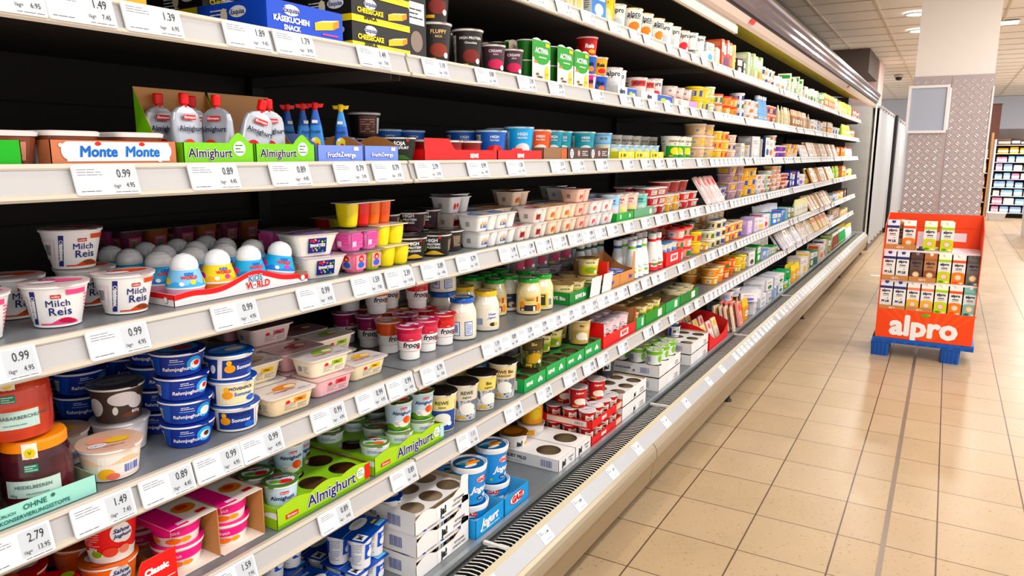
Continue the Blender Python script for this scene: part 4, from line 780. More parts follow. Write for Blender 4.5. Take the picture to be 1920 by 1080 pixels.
K_yel = tall('vanilla_dessert_cup', '#f2c61e', '#f0d24a', ['SOJA', 'VANILLE'], '#6a3a10', h=0.120, rt=0.050, rb=0.040, lid='#f2d65a', band='#f2c61e', blob='#f8ecc0', cat='dessert cup')
K_hib = tall('protein_yoghurt_cup', '#1f63b8', '#1f63b8', ['HIGH', 'PROTEIN'], '#ffffff', h=0.085, rt=0.0475, rb=0.037, lid='#9fc8ea', band='#1f63b8', blob='#d83a3a', rim='#d8e4f0'); K_hilb = tall('protein_yoghurt_cup', '#3aa8e0', '#3aa8e0', ['HIGH', 'PROTEIN'], '#ffffff', h=0.100, rt=0.0475, rb=0.037, lid='#a8d8f0', band='#3aa8e0', blob='#f0f0f0', rim='#d8e4f0')
K_hio = tall('protein_yoghurt_cup', '#e0641a', '#e0641a', ['HIGH', 'PROTEIN'], '#ffffff', h=0.095, rt=0.045, rb=0.036, lid='#f0c8a8', band='#d85a16', blob='#f6efe6', rim='#f0ece8'); K_hit = tall('protein_yoghurt_cup', '#129aa8', '#129aa8', ['HIGH', 'PROTEIN'], '#ffffff', h=0.098, rt=0.0475, rb=0.037, lid='#b8dfe2', band='#1388a0', blob='#eef6f6', rim='#d8e4e4')
K_sky = tall('skyr_cup', '#6aa4cf', '#b9c8c4', ['SKYR'], '#6a4a18', h=0.098, rt=0.045, rb=0.036, lid='#7fb4d8', band='#8ab8d8', blob='#dcc890', cat='skyr cup', rim='#c8d8e0')
K_skg = tall('skyr_cup', '#ece6d8', '#2c9a3c', ['ANDECHS', 'Bio'], '#5a4a2a', h=0.105, rt=0.0475, rb=0.038, lid='#e8e2d2', band='#ece6d8', blob='#f0e04a', cat='skyr cup')
K_bio5 = tall('organic_yoghurt_cup', '#efe0a8', '#c8c83a', ['REWE Bio'], '#2a6a2a', h=0.066, rt=0.0440, rb=0.036, lid='#a88a5a', band='#f0e2b0', blob='#8aa82a', rim='#e8d8b0'); K_tan = tall('organic_yoghurt_cup', '#d9c088', '#c9ae78', ['Bio'], '#3a3020', h=0.095, rt=0.0475, rb=0.038, lid='#b8a070', band='#e2cc98', blob='#f0ead8')
K_gry = tall('organic_yoghurt_cup', '#8f8c90', '#7a787e', ['Natur'], '#3a2a30', h=0.092, rt=0.0475, rb=0.038, lid='#a8a2a6', band='#a8a4a8', blob='#c04a6a', rim='#b8b4b8'); K_gen = tall('organic_yoghurt_cup', '#58555a', '#6a666c', ['Natur'], '#d8d4d8', h=0.088, rt=0.0475, rb=0.038, lid='#4a4446', band='#6a666a', blob='#8a868a', rim='#8a868a')
def smallcup(name, c, lid, h=0.05, rt=0.036, cat='yoghurt cup', art=None, band=None, rim=WHT):
    a = art or [R_(-0.02, h * 0.25, 0.02, h * 0.75, band or '#f6f2ee', 1), LINES(-0.017, h * 0.5, 0.034, h * 0.18, 2, '#3a3a4a', 2), E_(0.004, h * 0.36, 0.009, h * 0.1, '#d84a3a', 2), BAR(-0.062, h * 0.2, 0.016, h * 0.5, 1), R_(0.034, h * 0.2, 0.06, h * 0.8, band or '#f6f2ee', 1)]
    return cup(name, cat, rt, rt * 0.8, h, c, lid, a, [E_(0, 0, rt * 0.6, rt * 0.4, band or '#f2eeee', 1), T_('Joghurt', 0, 0, rt * 0.36, '#2a2a3a', 2, 0.03)], n=22, rim=rim)
K_reis_r = smallcup('rice_dessert_cup', '#c8202e', '#e9402e', 0.062, 0.040, band='#f6efe6', art=[T_('Reis', 0.0, 0.030, 0.020, '#ffffff', 3, 0.05), T_('Reis', -0.07, 0.030, 0.020, '#ffffff', 3, 0.05), E_(0.01, 0.012, 0.014, 0.007, '#f0b02a', 2), E_(-0.05, 0.012, 0.014, 0.007, '#f0b02a', 2)]); K_reis_b = smallcup('rice_dessert_cup', '#2a5ab8', '#e8e4ee', 0.062, 0.044, art=[R_(-0.056, 0.012, -0.022, 0.052, '#6a9ae0', 1), T_('Reis', 0.008, 0.034, 0.018, '#14132c', 3, 0.05), E_(0.012, 0.016, 0.014, 0.009, '#f08a2a', 2), E_(-0.07, 0.03, 0.012, 0.014, '#f2ece8', 1)])
K_reis_p = smallcup('rice_dessert_cup', '#e23a8a', '#f0d8e4', 0.058, 0.044, art=[BAR(-0.05, 0.012, 0.016, 0.034, 1), T_('Reis', 0.008, 0.034, 0.018, '#14132c', 3, 0.05), E_(0.010, 0.014, 0.016, 0.009, '#f0a02a', 2), R_(0.022, 0.01, 0.04, 0.05, '#f4e2ec', 1)]); K_reis_o = smallcup('rice_dessert_cup', '#f2b21e', '#f2e2c8', 0.062, 0.040, art=[T_('Reis', 0.004, 0.034, 0.018, '#14132c', 3, 0.05), E_(0.010, 0.014, 0.016, 0.009, '#d8302a', 2), E_(-0.034, 0.040, 0.012, 0.012, '#d8302a', 2)])
K_rewe_r = smallcup('red_yoghurt_cup', '#a8141e', '#eceaf0', 0.060, 0.034, art=[R_(-0.016, 0.012, 0.018, 0.046, '#f4e6da', 1), E_(0.0, 0.046, 0.008, 0.005, '#c81a24', 2), T_('Joghurt', 0.0, 0.034, 0.007, '#7a1018', 3, 0.03), E_(0.004, 0.022, 0.009, 0.006, '#a81a24', 2), R_(-0.052, 0.010, -0.034, 0.05, '#efe2d4', 1), LINES(-0.05, 0.012, 0.014, 0.034, 6, '#7a5a50', 2), E_(0.04, 0.03, 0.010, 0.014, '#f0e8e0', 1)])
K_rewe_t = tall('red_yoghurt_cup', '#b0161e', '#b0161e', ['Joghurt'], '#ffffff', h=0.080, rt=0.0375, rb=0.031, lid='#ecd8d8', band='#c01c26', blob='#f0e2d4')
K_fr500 = cup('whipped_quark_bucket', 'yoghurt bucket', 0.0475, 0.042, 0.088, '#f2a31e', '#7a5a30', [R_(-0.03, 0.02, 0.03, 0.07, '#f0b43a', 0), E_(0.0, 0.04, 0.02, 0.02, '#f6cf62', 1), LINES(-0.02, 0.066, 0.04, 0.01, 2, '#ffffff', 2)], n=28)
def jacup(c='#f2f0ee', blue='#1c52b8', h=0.062, rt=0.0375, name='plain_yoghurt_cup', lid='#1f55b4', txt='ja!'):
    art = [R_(-0.02, h * 0.35, 0.014, h * 0.82, '#ffffff', 1), T_(txt, -0.003, h * 0.56, h * 0.30, '#17171c', 3, 0.06), R_(-0.034, h * 0.1, -0.020, h * 0.85, blue, 1), R_(0.014, h * 0.35, 0.019, h * 0.82, '#2a8a80', 2), H_(-0.1, 0.1, h * 0.10, lambda s: h * 0.16, '#26365a', 0, 30), LINES(-0.075, h * 0.25, 0.03, h * 0.5, 5, '#7a8aa8', 1)]
    return cup(name, 'yoghurt cup', rt, rt * 0.8, h, c, lid, art, [E_(0.004, -0.004, rt * 0.62, rt * 0.34, '#f4f4f6', 1), T_('ja!', -0.012, 0.014, 0.013, '#ffffff', 2, 0.05)], n=26)
K_ja = jacup(); K_ja_s = jacup(h=0.058); K_ja_b = jacup('#3a3436', '#24201f', 0.08, 0.045, lid='#17171c'); K_ja5 = cup('big_plain_yoghurt_cup', 'yoghurt cup', 0.055, 0.045, 0.082, '#efb02a', '#8a5a2a', [R_(-0.022, 0.030, 0.020, 0.070, '#ffffff', 1), T_('ja!', -0.001, 0.049, 0.026, '#17171c', 3, 0.06), R_(0.020, 0.004, 0.07, 0.050, '#f0a81e', 1), LINES(-0.07, 0.02, 0.034, 0.04, 6, '#8a6a3a', 1)], [E_(0, 0, 0.036, 0.03, '#b8763a', 1), LINES(-0.02, 0.01, 0.04, 0.012, 2, '#3a2a20', 2)], bands=[(0.4, '#f2a81e'), (1.0, '#f4efe8')], n=32)
K_jaw = cup('big_yoghurt_cup', 'yoghurt cup', 0.055, 0.046, 0.076, '#f0ece8', '#e9e4e2', [R_(-0.05, 0.008, -0.008, 0.060, '#f0a41e', 1), E_(-0.03, 0.034, 0.015, 0.018, '#f6c64a', 2), LINES(0.0, 0.02, 0.04, 0.03, 5, '#b8b0aa', 1)], None, n=32)
def jafour():
    wx, wy, h = 0.125, 0.125, 0.082; parts = []
    for i in (-1, 1):
        for j in (-1, 1):
            cx, cy = i * wx / 4, j * wy / 4
            mb = MB().lathe([(0.0225, 0), (0.024, 0.002), (0.0295, h - 0.003)], '#f1f0f0', 22, c=(cx, cy, 0))
            art = [R_(-0.016, 0.026, 0.016, 0.066, '#1c52b8', 1), T_('ja!', 0.0, 0.058, 0.011, '#ffffff', 3, 0.05), E_(0.002, 0.040, 0.012, 0.011, '#f4f4f6', 2), LINES(-0.050, 0.012, 0.026, 0.058, 12, '#8a94b0', 1), LINES(0.026, 0.012, 0.026, 0.058, 12, '#8a94b0', 1), R_(-0.066, 0.03, -0.052, 0.066, '#1c52b8', 1)]
            mb.cone_art(art, lambda z: 0.024 + 0.0055 * (z - 0.002) / (h - 0.005), 0.0, (cx, cy))
            parts.append(('cup', mb))
    f = MB().loft([(h - 0.003, wx / 2, wy / 2, 0.004), (h - 0.001, wx / 2, wy / 2, 0.004)], M('#1a54b4', 0.25, 0.3))
    f.face_art([R_(-0.058, -0.056, -0.030, -0.026, '#f2f2f4', 1), T_('ja!', -0.044, -0.040, 0.020, '#17171c', 2, 0.06), E_(0.014, 0.0, 0.034, 0.017, '#eef0f2', 1), E_(0.016, 0.004, 0.020, 0.008, '#cfd4da', 2), T_('LAKTOSEFREI', 0.0, 0.040, 0.012, '#cfe0f6', 2, 0.02), T_('1,5%', 0.034, 0.02, 0.010, '#17171c', 3, 0.04), R_(0.024, -0.055, 0.058, -0.040, '#7fc0e8', 1), R_(0.028, -0.034, 0.05, -0.026, '#e8c84a', 2)], 't', h - 0.001)
    f.box(-0.0006, 0.0006, -wy / 2, wy / 2, h - 0.001, h - 0.0006, '#8ab4e8')
    parts.append(('foil_lid', f))
    return Kind('yoghurt_four_pack', 'yoghurt pack', wx, wy, h, parts)
K_ja4 = jafour()
def bucket(c='#2f8fd6', h=0.118, r=0.0535, low=False):
    b = MB().lathe([(r * 0.80, 0), (r * 0.83, 0.003), (r * 0.95, h - 0.016)], M(c, 0.3, coat=0.3), 36)
    R = lambda z: r * (0.83 + 0.12 * z / (h - 0.016))
    b.cone_art([R_(-0.09, 0.012, -0.042, h * 0.78, '#5aa4dc', 0), LINES(-0.086, 0.016, 0.04, h * 0.62, 12, '#d8eaf8', 1), E_(0.012, h * 0.66, 0.020, 0.011, '#c8202a', 1), E_(0.012, h * 0.66, 0.0185, 0.0095, '#f2f0ee', 2), T_('GAZI', 0.012, h * 0.655, 0.0145, '#c8202a', 3, 0.06, shear=0.1), T_('Jogurt', 0.010, h * 0.40, 0.026, '#ffffff', 2, 0.05, shear=0.35), E_(0.006, h * 0.16, 0.010, 0.007, '#123a6a', 1), T_('3,5%', 0.006, h * 0.155, 0.007, '#ffffff', 2, 0.03), E_(-0.03, h * 0.13, 0.005, 0.005, '#8ac83a', 1), E_(0.026, h * 0.2, 0.008, 0.006, '#f0f0f0', 1), R_(0.042, 0.02, 0.08, h * 0.4, '#cfe2f2', 1), LINES(0.044, 0.024, 0.034, h * 0.3, 6, '#4a7ab0', 2)], R)
    l = MB().lathe([(r * 0.97, h - 0.018), (r, h - 0.0175), (r * 1.035, h - 0.006), (r * 1.035, h - 0.001), (r * 0.99, h), (r * 0.96, h - 0.002), (r * 0.94, h - 0.005), (0.0, h - 0.005)], M('#f4f4f6', 0.3), 40, caps=False)
    l.face_art([E_(0, 0, r * 0.88, r * 0.88, '#1e5f94', 0, 20), E_(-0.002, 0.014, 0.036, 0.010, '#bfe0ee', 1), E_(0.010, -0.006, 0.026, 0.009, '#f2a21e', 2), E_(-0.006, -0.020, 0.022, 0.008, '#f4f2ee', 2), E_(0.016, 0.006, 0.014, 0.006, '#e0602a', 3), E_(-0.022, 0.002, 0.012, 0.006, '#38a8c8', 3)], 't', h - 0.005)
    return Kind('yoghurt_bucket', 'yoghurt bucket', 2 * r * 1.035, 2 * r * 1.035, h, [('bucket', b), ('snap_lid', l)])
K_gazi = bucket(); K_gazi_s = bucket(h=0.080)
# --- tubs with snap lids, used along the far shelves
def rtub(c, lid, h=0.05, r=0.045, label='#f4f0e6', name='dip_tub', cat='tub', clear=False):
    b = MB().lathe([(r * 0.82, 0), (r * 0.85, 0.002), (r * 0.95, h - 0.009)], M(c, 0.3, coat=0.2), 22)
    b.cone_art([R_(-0.026, h * 0.15, 0.022, h * 0.66, label, 1), LINES(-0.022, h * 0.3, 0.04, h * 0.25, 3, '#4a3a30', 2), R_(-0.08, h * 0.2, -0.045, h * 0.62, label, 1), BAR(-0.075, h * 0.24, 0.02, h * 0.32, 2), E_(0.04, h * 0.4, 0.01, h * 0.18, '#d8652a', 1)], lambda z: r * (0.85 + 0.1 * z / h))
    l = MB().lathe([(r * 0.97, h - 0.010), (r * 1.01, h - 0.009), (r * 1.01, h - 0.002), (r * 0.96, h), (r * 0.9, h - 0.002), (0, h - 0.002)], M(lid, 0.25, coat=0.2), 22, caps=False)
    l.face_art([E_(0, 0, r * 0.6, r * 0.45, label, 1), LINES(-0.02, -0.006, 0.04, 0.012, 2, '#4a3a30', 2)], 't', h - 0.002)
    return Kind(name, cat, 2 * r * 1.01, 2 * r * 1.01, h, [('tub', b), ('snap_lid', l)])
def qtub(c, lid, wx=0.09, wy=0.11, h=0.042, label='#f4f0ea', name='deli_tray', cat='tub'):
    b = MB().loft([(0, wx * 0.40, wy * 0.40, 0.012), (h - 0.008, wx * 0.47, wy * 0.47, 0.014)], c if not isinstance(c, str) else M(c, 0.25, coat=0.3), n=4)
    b.face_art([R_(-wy * 0.28, h * 0.15, wy * 0.22, h * 0.68, label, 1), LINES(-wy * 0.24, h * 0.22, wy * 0.4, h * 0.4, 3, '#5a4a44', 2)], 'f', wx * 0.42, slope=0.2); b.face_art([R_(-wx * 0.26, h * 0.15, wx * 0.24, h * 0.66, label, 1), LINES(-wx * 0.22, h * 0.2, wx * 0.4, h * 0.4, 3, '#5a4a44', 2)], 'l', wy * 0.42, slope=0.2)
    l = MB().loft([(h - 0.0078, wx * 0.49, wy * 0.49, 0.014), (h - 0.002, wx * 0.5, wy * 0.5, 0.014), (h, wx * 0.47, wy * 0.47, 0.014)], M(lid, 0.18, coat=0.4), n=4)
    l.face_art([R_(-wy * 0.25, -wx * 0.2, wy * 0.22, wx * 0.2, label, 1), LINES(-wy * 0.2, -wx * 0.1, wy * 0.36, wx * 0.2, 3, '#4a3a30', 2)], 't', h)
    return Kind(name, cat, wx, wy, h, [('tray', b), ('lid', l)])
def carton(c, side, h=0.11, wx=0.06, wy=0.09, blob='#e88a3a', name='food_carton', cat='carton', txt=None, topc=None):
    mb = MB().box(-wx / 2, wx / 2, -wy / 2, wy / 2, 0, h, c, left=side, top=topc or c)
    a = [R_(-wy * 0.4, h * 0.55, wy * 0.4, h * 0.9, '#f6f3ee' if c != '#f6f3ee' else blob, 1), LINES(-wy * 0.34, h * 0.62, wy * 0.66, h * 0.2, 3, '#2a2a3a', 2), E_(0.0, h * 0.28, wy * 0.3, h * 0.17, blob, 1)]
    mb.face_art(a, 'f', wx / 2); mb.face_art([LINES(-wx * 0.35, h * 0.15, wx * 0.7, h * 0.5, 8, '#6a6460', 1), R_(-wx * 0.4, h * 0.75, wx * 0.4, h * 0.92, blob, 1)], 'l', wy / 2)
    return Kind(name, cat, wx, wy, h, [('carton', mb)])
def slant(face, edge, w=0.11, h=0.15, t=0.014, lean=0.5, label='#f4ece4', name='sliced_cheese_pack', cat='cheese pack', blob='#e8b84a'):
    w *= 0.78; lean *= 0.75
    mb = MB().loft([(0, w / 2, h / 2, 0.010), (t * 0.8, w / 2, h / 2, 0.010), (t, w / 2 - 0.003, h / 2 - 0.003, 0.010)], [M(edge, 0.2, coat=0.5), M(face, 0.2, coat=0.5)], n=4)
    # lies in x/y with thickness z: stand it up leaning back
    mb.face_art([R_(-h * 0.40, -w * 0.36, h * 0.10, w * 0.36, label, 1), E_(h * 0.26, 0, h * 0.12, w * 0.26, blob, 1), LINES(-h * 0.34, -w * 0.2, h * 0.36, w * 0.4, 4, '#5a4a44', 2)], 't', t)
    ca, sa = cos(lean), sin(lean)
    # local: y->z (height), z-> +x (front), x->y
    mb.tf(lambda x, y, z: (z * ca - (y + h / 2) * sa + h * sa / 2, x, (y + h / 2) * ca + z * sa))
    return Kind(name, cat, t / ca + 0.004, w, h * ca, [('pack', mb)])
def pouchbag(c, c2, w=0.11, h=0.14, t=0.035, name='cheese_bag', cat='bag'):
    mb = MB().loft([(0, t / 2, w * 0.46, 0.012), (h * 0.25, t * 0.55, w * 0.48, 0.012), (h * 0.65, t * 0.42, w * 0.47, 0.01), (h * 0.9, t * 0.10, w * 0.49, 0.002), (h, t * 0.04, w * 0.49, 0.0005)], [c, c, c2, c2], n=4)
    mb.face_art([E_(0, h * 0.34, w * 0.3, h * 0.14, '#f6efe2', 1), LINES(-w * 0.24, h * 0.28, w * 0.48, h * 0.12, 2, '#3a2a20', 2)], 'f', t * 0.56)
    return Kind(name, cat, t, w, h, [('bag', mb)])
def bottle(body, cap, label='#f4f2ee', h=0.165, r=0.031, neckband=None, name='yoghurt_drink_bottle', cat='bottle', lt=None, base=None):
    P = [(r * 0.9, 0), (r, 0.003), (r, h * 0.22), (r * 0.86, h * 0.50), (r * 0.58, h * 0.78), (r * 0.52, h * 0.85)]
    b = MB().lathe(P, [base or body, base or body, body, body, neckband or body], 24)
    R = lambda z: r if z < h * 0.22 else r - (z - h * 0.22) * r * 0.47 / (h * 0.56)
    b.cone_art([R_(-0.014, h * 0.12, 0.016, h * 0.40, label, 1), LINES(-0.011, h * 0.26, 0.024, h * 0.12, 3, '#3a6a3a', 2), E_(0.002, h * 0.18, 0.010, h * 0.035, lt or '#e8c22a', 2), LINES(-0.008, h * 0.44, 0.018, h * 0.2, 5, '#2a4a38', 2), R_(-0.06, h * 0.1, -0.034, h * 0.42, label, 1), BAR(-0.056, h * 0.14, 0.016, h * 0.14, 2)], R)
    c = MB().lathe([(r * 0.60, h * 0.852), (r * 0.62, h * 0.86), (r * 0.62, h * 0.98), (r * 0.56, h), (0, h)], M(cap, 0.3), 20, caps=False)
    return Kind(name, cat, 2 * r, 2 * r, h, [('bottle', b), ('cap', c)])

# ------------------------------------------------------------------ trays and boxes
def traymb(wx, wy, h, mo, mi=None, hf=None, lean=0.0, side_h=None, back_h=None, th=0.0012, fart=None, lart=None, bart=None, floor=True, n=1, side_mo=None):
    """open cardboard tray; the front edge may be cut to a curve hf(0..1)"""
    mi = mi or '#b98a5e'; a, b = wx / 2, wy / 2; mb = MB(); sm = side_mo or mo
    sh = side_h if side_h is not None else h; bh = back_h if back_h is not None else h
    if floor: mb.box(-a + th, a - th, -b + th, b - th, 0, th, mi, bot=mo)
    mb.wall((a, -b), (a, b), 0, hf or h, th, mo, mi, n, lean)      # front
    mb.wall((a, b), (-a, b), 0, sh, th, sm, mi, 8 if callable(sh) else 1)
    mb.wall((-a, b), (-a, -b), 0, bh, th, sm, mi, 8 if callable(bh) else 1)
    mb.wall((-a, -b), (a, -b), 0, (lambda q: sh(1 - q)) if callable(sh) else sh, th, sm, mi, 8 if callable(sh) else 1)
    if fart: mb.face_art(fart, 'f', a, slope=lean)
    if lart: mb.face_art(lart, 'l', b)
    return mb
def deck(wx, wy, z, m, holes, r, n=20, y0=None):
    """top board with round holes; holes = (nx, ny)"""
    mb = MB(); nx, ny = holes
    for i in range(nx):
        for j in range(ny):
            x0, x1 = -wx / 2 + wx * i / nx, -wx / 2 + wx * (i + 1) / nx; u0, u1 = -wy / 2 + wy * j / ny, -wy / 2 + wy * (j + 1) / ny; cx, cy = (x0 + x1) / 2, (u0 + u1) / 2
            inn = []; out = []
            for k in range(n):
                t = 2 * pi * (k + 0.5) / n; c, s_ = cos(t), sin(t); q = 1 / max(abs(c) / ((x1 - x0) / 2), abs(s_) / ((u1 - u0) / 2))
                inn.append((cx + r * c, cy + r * s_, z)); out.append((cx + q * c, cy + q * s_, z))
            # corners: snap nearest outer points
            for X in (x0, x1):
                for Y in (u0, u1):
                    k = min(range(n), key=lambda k: (out[k][0] - X) ** 2 + (out[k][1] - Y) ** 2); out[k] = (X, Y, z)
            mb.add(inn + out, [(k, n + k, n + (k + 1) % n, (k + 1) % n) for k in range(n)], m)
            mb.add([(p[0], p[1], z - 0.0008) for p in inn + out], [((k + 1) % n, n + (k + 1) % n, n + k, k) for k in range(n)], '#b98a5e')
    return mb
def box_thing(name, cat, label, mb, x, y, z, rz=0.0, group=None, extra=()):
    o = root(name, label, cat, (x, y, z), rz, group)
    part('tray' if 'tray' in name or 'crate' in name else 'box', mb, o)
    for n, m in extra: part(n, m, o)
    return o

# ================================================================== STOCKING THE SHELVES
def one(k, S, y, label, d=0.0, z=0.0, rz=None, tilt=None, group=None, jr=0.0):
    x = XF[S] - d - k.wx / 2
    if rz is None: rz = face_cam(y, 0.75)
    return put(k, x, y, SZ[S] + 0.001 + z, rz, label, group, tilt)
def tray_at(name, cat, label, mb, S, y, wx, d=0.0, z=0.0, group=None, extra=(), rz=0.0):
    return box_thing(name, cat, label, mb, XF[S] - d - wx / 2, y, SZ[S] + 0.001 + z, rz, group, extra)
card = '#b5865a'; cardl = '#c9a37a'
# ---------------- second shelf (S=1)
def snackbox(name, wx, wy, h, c, low, title, sub, sc, label, S, y, d, z, cake=True, group=None):
    mb = MB().box(-wx / 2, wx / 2, -wy / 2, wy / 2, 0, h, c)
    f = [E_(-wy * 0.20, h * 0.76, 0.021, 0.0105, '#f6f6f6', 1), T_('Exquisa', -wy * 0.20, h * 0.755, 0.0135, '#1a2a6a', 2, 0.03), T_(title, -wy * 0.20, h * 0.46, 0.0145, sc, 2, 0.05), T_(sub, -wy * 0.20, h * 0.22, 0.013, '#ffffff' if not low else '#1a1a1a', 2, 0.05)]
    if low: f.insert(0, R_(-wy / 2, 0, wy / 2, h * 0.26, low, 0))
    # sponge slice
    f += [( ([(wy * .10, h * .30), (wy * .36, h * .42), (wy * .36, h * .66), (wy * .10, h * .54)], [(0, 1, 2, 3)]), '#f0c050', 2), (([(wy * .10, h * .54), (wy * .36, h * .66), (wy * .44, h * .76), (wy * .20, h * .64)], [(0, 1, 2, 3)]), '#f8e8b0', 3), (([(wy * .36, h * .42), (wy * .44, h * .54), (wy * .44, h * .76), (wy * .36, h * .66)], [(0, 1, 2, 3)]), '#d8922a', 3), R_(wy * .2, h * .2, wy * .42, h * .25, '#e8588a' if not low else '#f8e080', 3)]
    mb.face_art(f, 'f', wx / 2)
    l = [E_(0.02, h * 0.7, 0.024, 0.011, '#f6f6f6', 1), T_('Exquisa', 0.02, h * 0.69, 0.013, '#1a2a6a', 2, 0.03), LINES(-0.06, h * 0.25, 0.05, h * 0.6, 5, '#ffffff', 1), E_(-0.02, h * 0.6, 0.01, 0.015, '#f4e8c8', 1)]
    if low: l.insert(0, R_(-wx / 2, 0, wx / 2, h * 0.26, low, 0))
    mb.face_art(l, 'l', wy / 2)
    o = root(name, label, 'snack box', (XF[S] - d - wx / 2, y, SZ[S] + 0.001 + z), 0.0, group)
    part('box', mb, o); part('lid_flap', MB().box(-wx / 2 + 0.002, wx / 2 - 0.002, -wy / 2 + 0.002, wy / 2 - 0.002, h, h + 0.0008, c), o)
def b1(u0, u1): return (u0 + u1) / 2
snackbox('cheesecake_snack_box', 0.20, 0.202, 0.062, '#1c4fc0', None, 'KÄSEKUCHEN', 'SNACK', '#ffffff', 'blue cheesecake snack box on second shelf, left of the black and yellow boxes', 1, 1.107, 0.0, 0)
for t in range(3):
    snackbox('cheesecake_snack_box', 0.13, 0.198, 0.054, '#1b1918', '#f2dc12', 'CHEESECAKE', 'SNACK', '#f2dc12', 'black and yellow cheesecake snack box on second shelf, ' + ['bottom', 'middle', 'top'][t] + ' of the stack', 1, 1.336, 0.0, t * 0.0555, group='black and yellow snack boxes')
for t in range(3):
    snackbox('cheesecake_snack_box', 0.13, 0.198, 0.054, '#1b1918', '#f2dc12', 'CHEESECAKE', 'SNACK', '#f2dc12', 'black and yellow snack box behind the blue box, ' + ['bottom', 'middle', 'top'][t] + ' of three', 1, 1.13, 0.215, t * 0.0555, group='black and yellow snack boxes')
put(carton('#f0a81e', '#e08a1a', 0.10, 0.16, 0.16, '#f6d86a', 'dessert_carton', 'carton'), XF[1] - 0.085, 0.685, SZ[1] + 0.001, 0, 'orange yellow carton at the left of the second shelf')
K_hi = carton('#191614', '#141210', 0.145, 0.085, 0.078, '#8a7a70', 'protein_carton', 'carton')
o = put(K_hi, XF[1] - 0.05, 1.47, SZ[1] + 0.001, 0, 'tall black protein carton right of the black and yellow boxes, second shelf')
one(K_fluffy, 1, 1.595, 'black chocolate dessert cup on second shelf, lower of the stacked pair'); one(K_choc, 1, 1.592, 'black chocolate dessert cup on second shelf, upper of the stacked pair', z=0.103)
one(K_fluffy, 1, 1.60, 'black chocolate dessert cup standing behind the stacked pair', d=0.10); one(K_choc, 1, 1.745, 'single black chocolate drink cup right of the stacked pair, second shelf'); one(K_choc, 1, 1.74, 'black chocolate drink cup behind the single one, second shelf', d=0.1)
one(K_creamy, 1, 1.865, 'dark dessert cup with pink lid, left of the pair on second shelf'); one(K_creamy, 1, 1.97, 'dark dessert cup with pink lid, right of the pair on second shelf', z=0); one(K_creamy, 1, 1.87, 'dark dessert cup with pink lid, behind the pair on second shelf', d=0.085)
def sleeve():
    wx, wy, h = 0.085, 0.118, 0.126
    mb = MB(); sc = lambda q: h - 0.004 + 0.006 * abs(sin(q * pi * 2))
    mb.wall((wx / 2, -wy / 2), (wx / 2, wy / 2), 0, sc, 0.001, '#f4f2ea', '#d9cdb8', 20); mb.wall((-wx / 2, wy / 2), (-wx / 2, -wy / 2), 0, sc, 0.001, '#2c8f2c', '#d9cdb8', 20)
    f = [H_(-wy / 2, wy / 2, h * 0.55, lambda s: h * 0.965, '#2f9a34', 0), E_(0, h * 0.56, wy * 0.42, h * 0.16, '#2f9a34', 1), T_('ACTIVIA', -0.002, h * 0.72, 0.0225, '#ffffff', 3, 0.05), R_(-0.02, h * 0.56, 0.03, h * 0.585, '#e8f4e0', 3), R_(0.022, h * 0.84, 0.05, h * 0.93, '#e8c83a', 3), R_(-0.05, h * 0.42, -0.028, h * 0.47, '#e08a3a', 2), E_(0.034, h * 0.18, 0.014, 0.028, '#f0cc3a', 2), E_(0.034, h * 0.18, 0.010, 0.004, '#c89a20', 3), E_(-0.020, h * 0.20, 0.016, 0.006, '#e8dcb0', 2, tilt=0.6), E_(-0.028, h * 0.16, 0.01, 0.004, '#6a4a2a', 3), E_(-0.01, h * 0.10, 0.02, 0.003, '#5a3a1a', 3)]
    mb.face_art(f, 'f', wx / 2)
    mb.box(-wx / 2, wx / 2, -wy / 2, wy / 2, 0.0, 0.001, '#f4f2ea')
    P = [('sleeve', mb)]
    for t in range(2):
        for j in (-1, 1):
            P.append(('pot', MB().lathe([(0.021, 0), (0.0275, 0.057), (0.029, 0.058), (0.029, 0.0605)], ['#1f6a24', '#f0efe8', '#f0efe8'], 18, c=(0, j * 0.0295, t * 0.0612 + 0.0015))))
    return Kind('four_pot_sleeve_pack', 'yoghurt pack', wx + 0.006, wy, h, P)
K_act = sleeve()
for i, (y, d) in enumerate([(2.10, 0.0), (2.27, 0.0), (2.395, 0.0), (2.10, 0.10), (2.30, 0.10)]):
    one(K_act, 1, y, 'green and white sleeve of four pots on second shelf, ' + ['left one in front', 'middle one in front', 'right one in front', 'left one behind', 'right one behind'][i], d=d, rz=0.0, group='green yoghurt sleeves')
for i, (k, y, z, lb) in enumerate([(K_reis_p, 2.51, 0, 'pink rice dessert cup at the bottom of the stack beside the sleeves'), (K_reis_b, 2.51, 0.0605, 'blue rice dessert cup in the middle of the stack beside the sleeves'), (K_reis_r, 2.515, 0.1255, 'red rice dessert cup on top of the stack beside the sleeves'),
                                (K_reis_b, 2.61, 0, 'blue rice dessert cup at the bottom, left of the plant yoghurt tray'), (K_reis_o, 2.61, 0.0645, 'orange rice dessert cup on top, left of the plant yoghurt tray')]):
    one(k, 1, y, lb, z=z, group='rice dessert cups')
def brandtray(wy, wx, h, c, fart, lart=None): return traymb(wx, wy, h, c, cardl, fart=fart, lart=lart)
def alptray(wy): return brandtray(wy, 0.16, 0.036, '#f4f3f0', [T_('alpro', -wy * 0.25, 0.018, 0.026, '#1b2a5a', 2, 0.05), R_(0.0, 0.003, wy * 0.5, 0.034, '#2858b0', 1), E_(wy * 0.2, 0.012, wy * 0.10, 0.010, '#b8cf2a', 2), E_(wy * 0.34, 0.006, wy * 0.1, 0.012, '#f4f4f0', 3)])
tray_at('carton_tray', 'tray', 'white tray with blue mountain print under the tan plant yoghurt cups', alptray(0.20), 1, 2.815, 0.16)
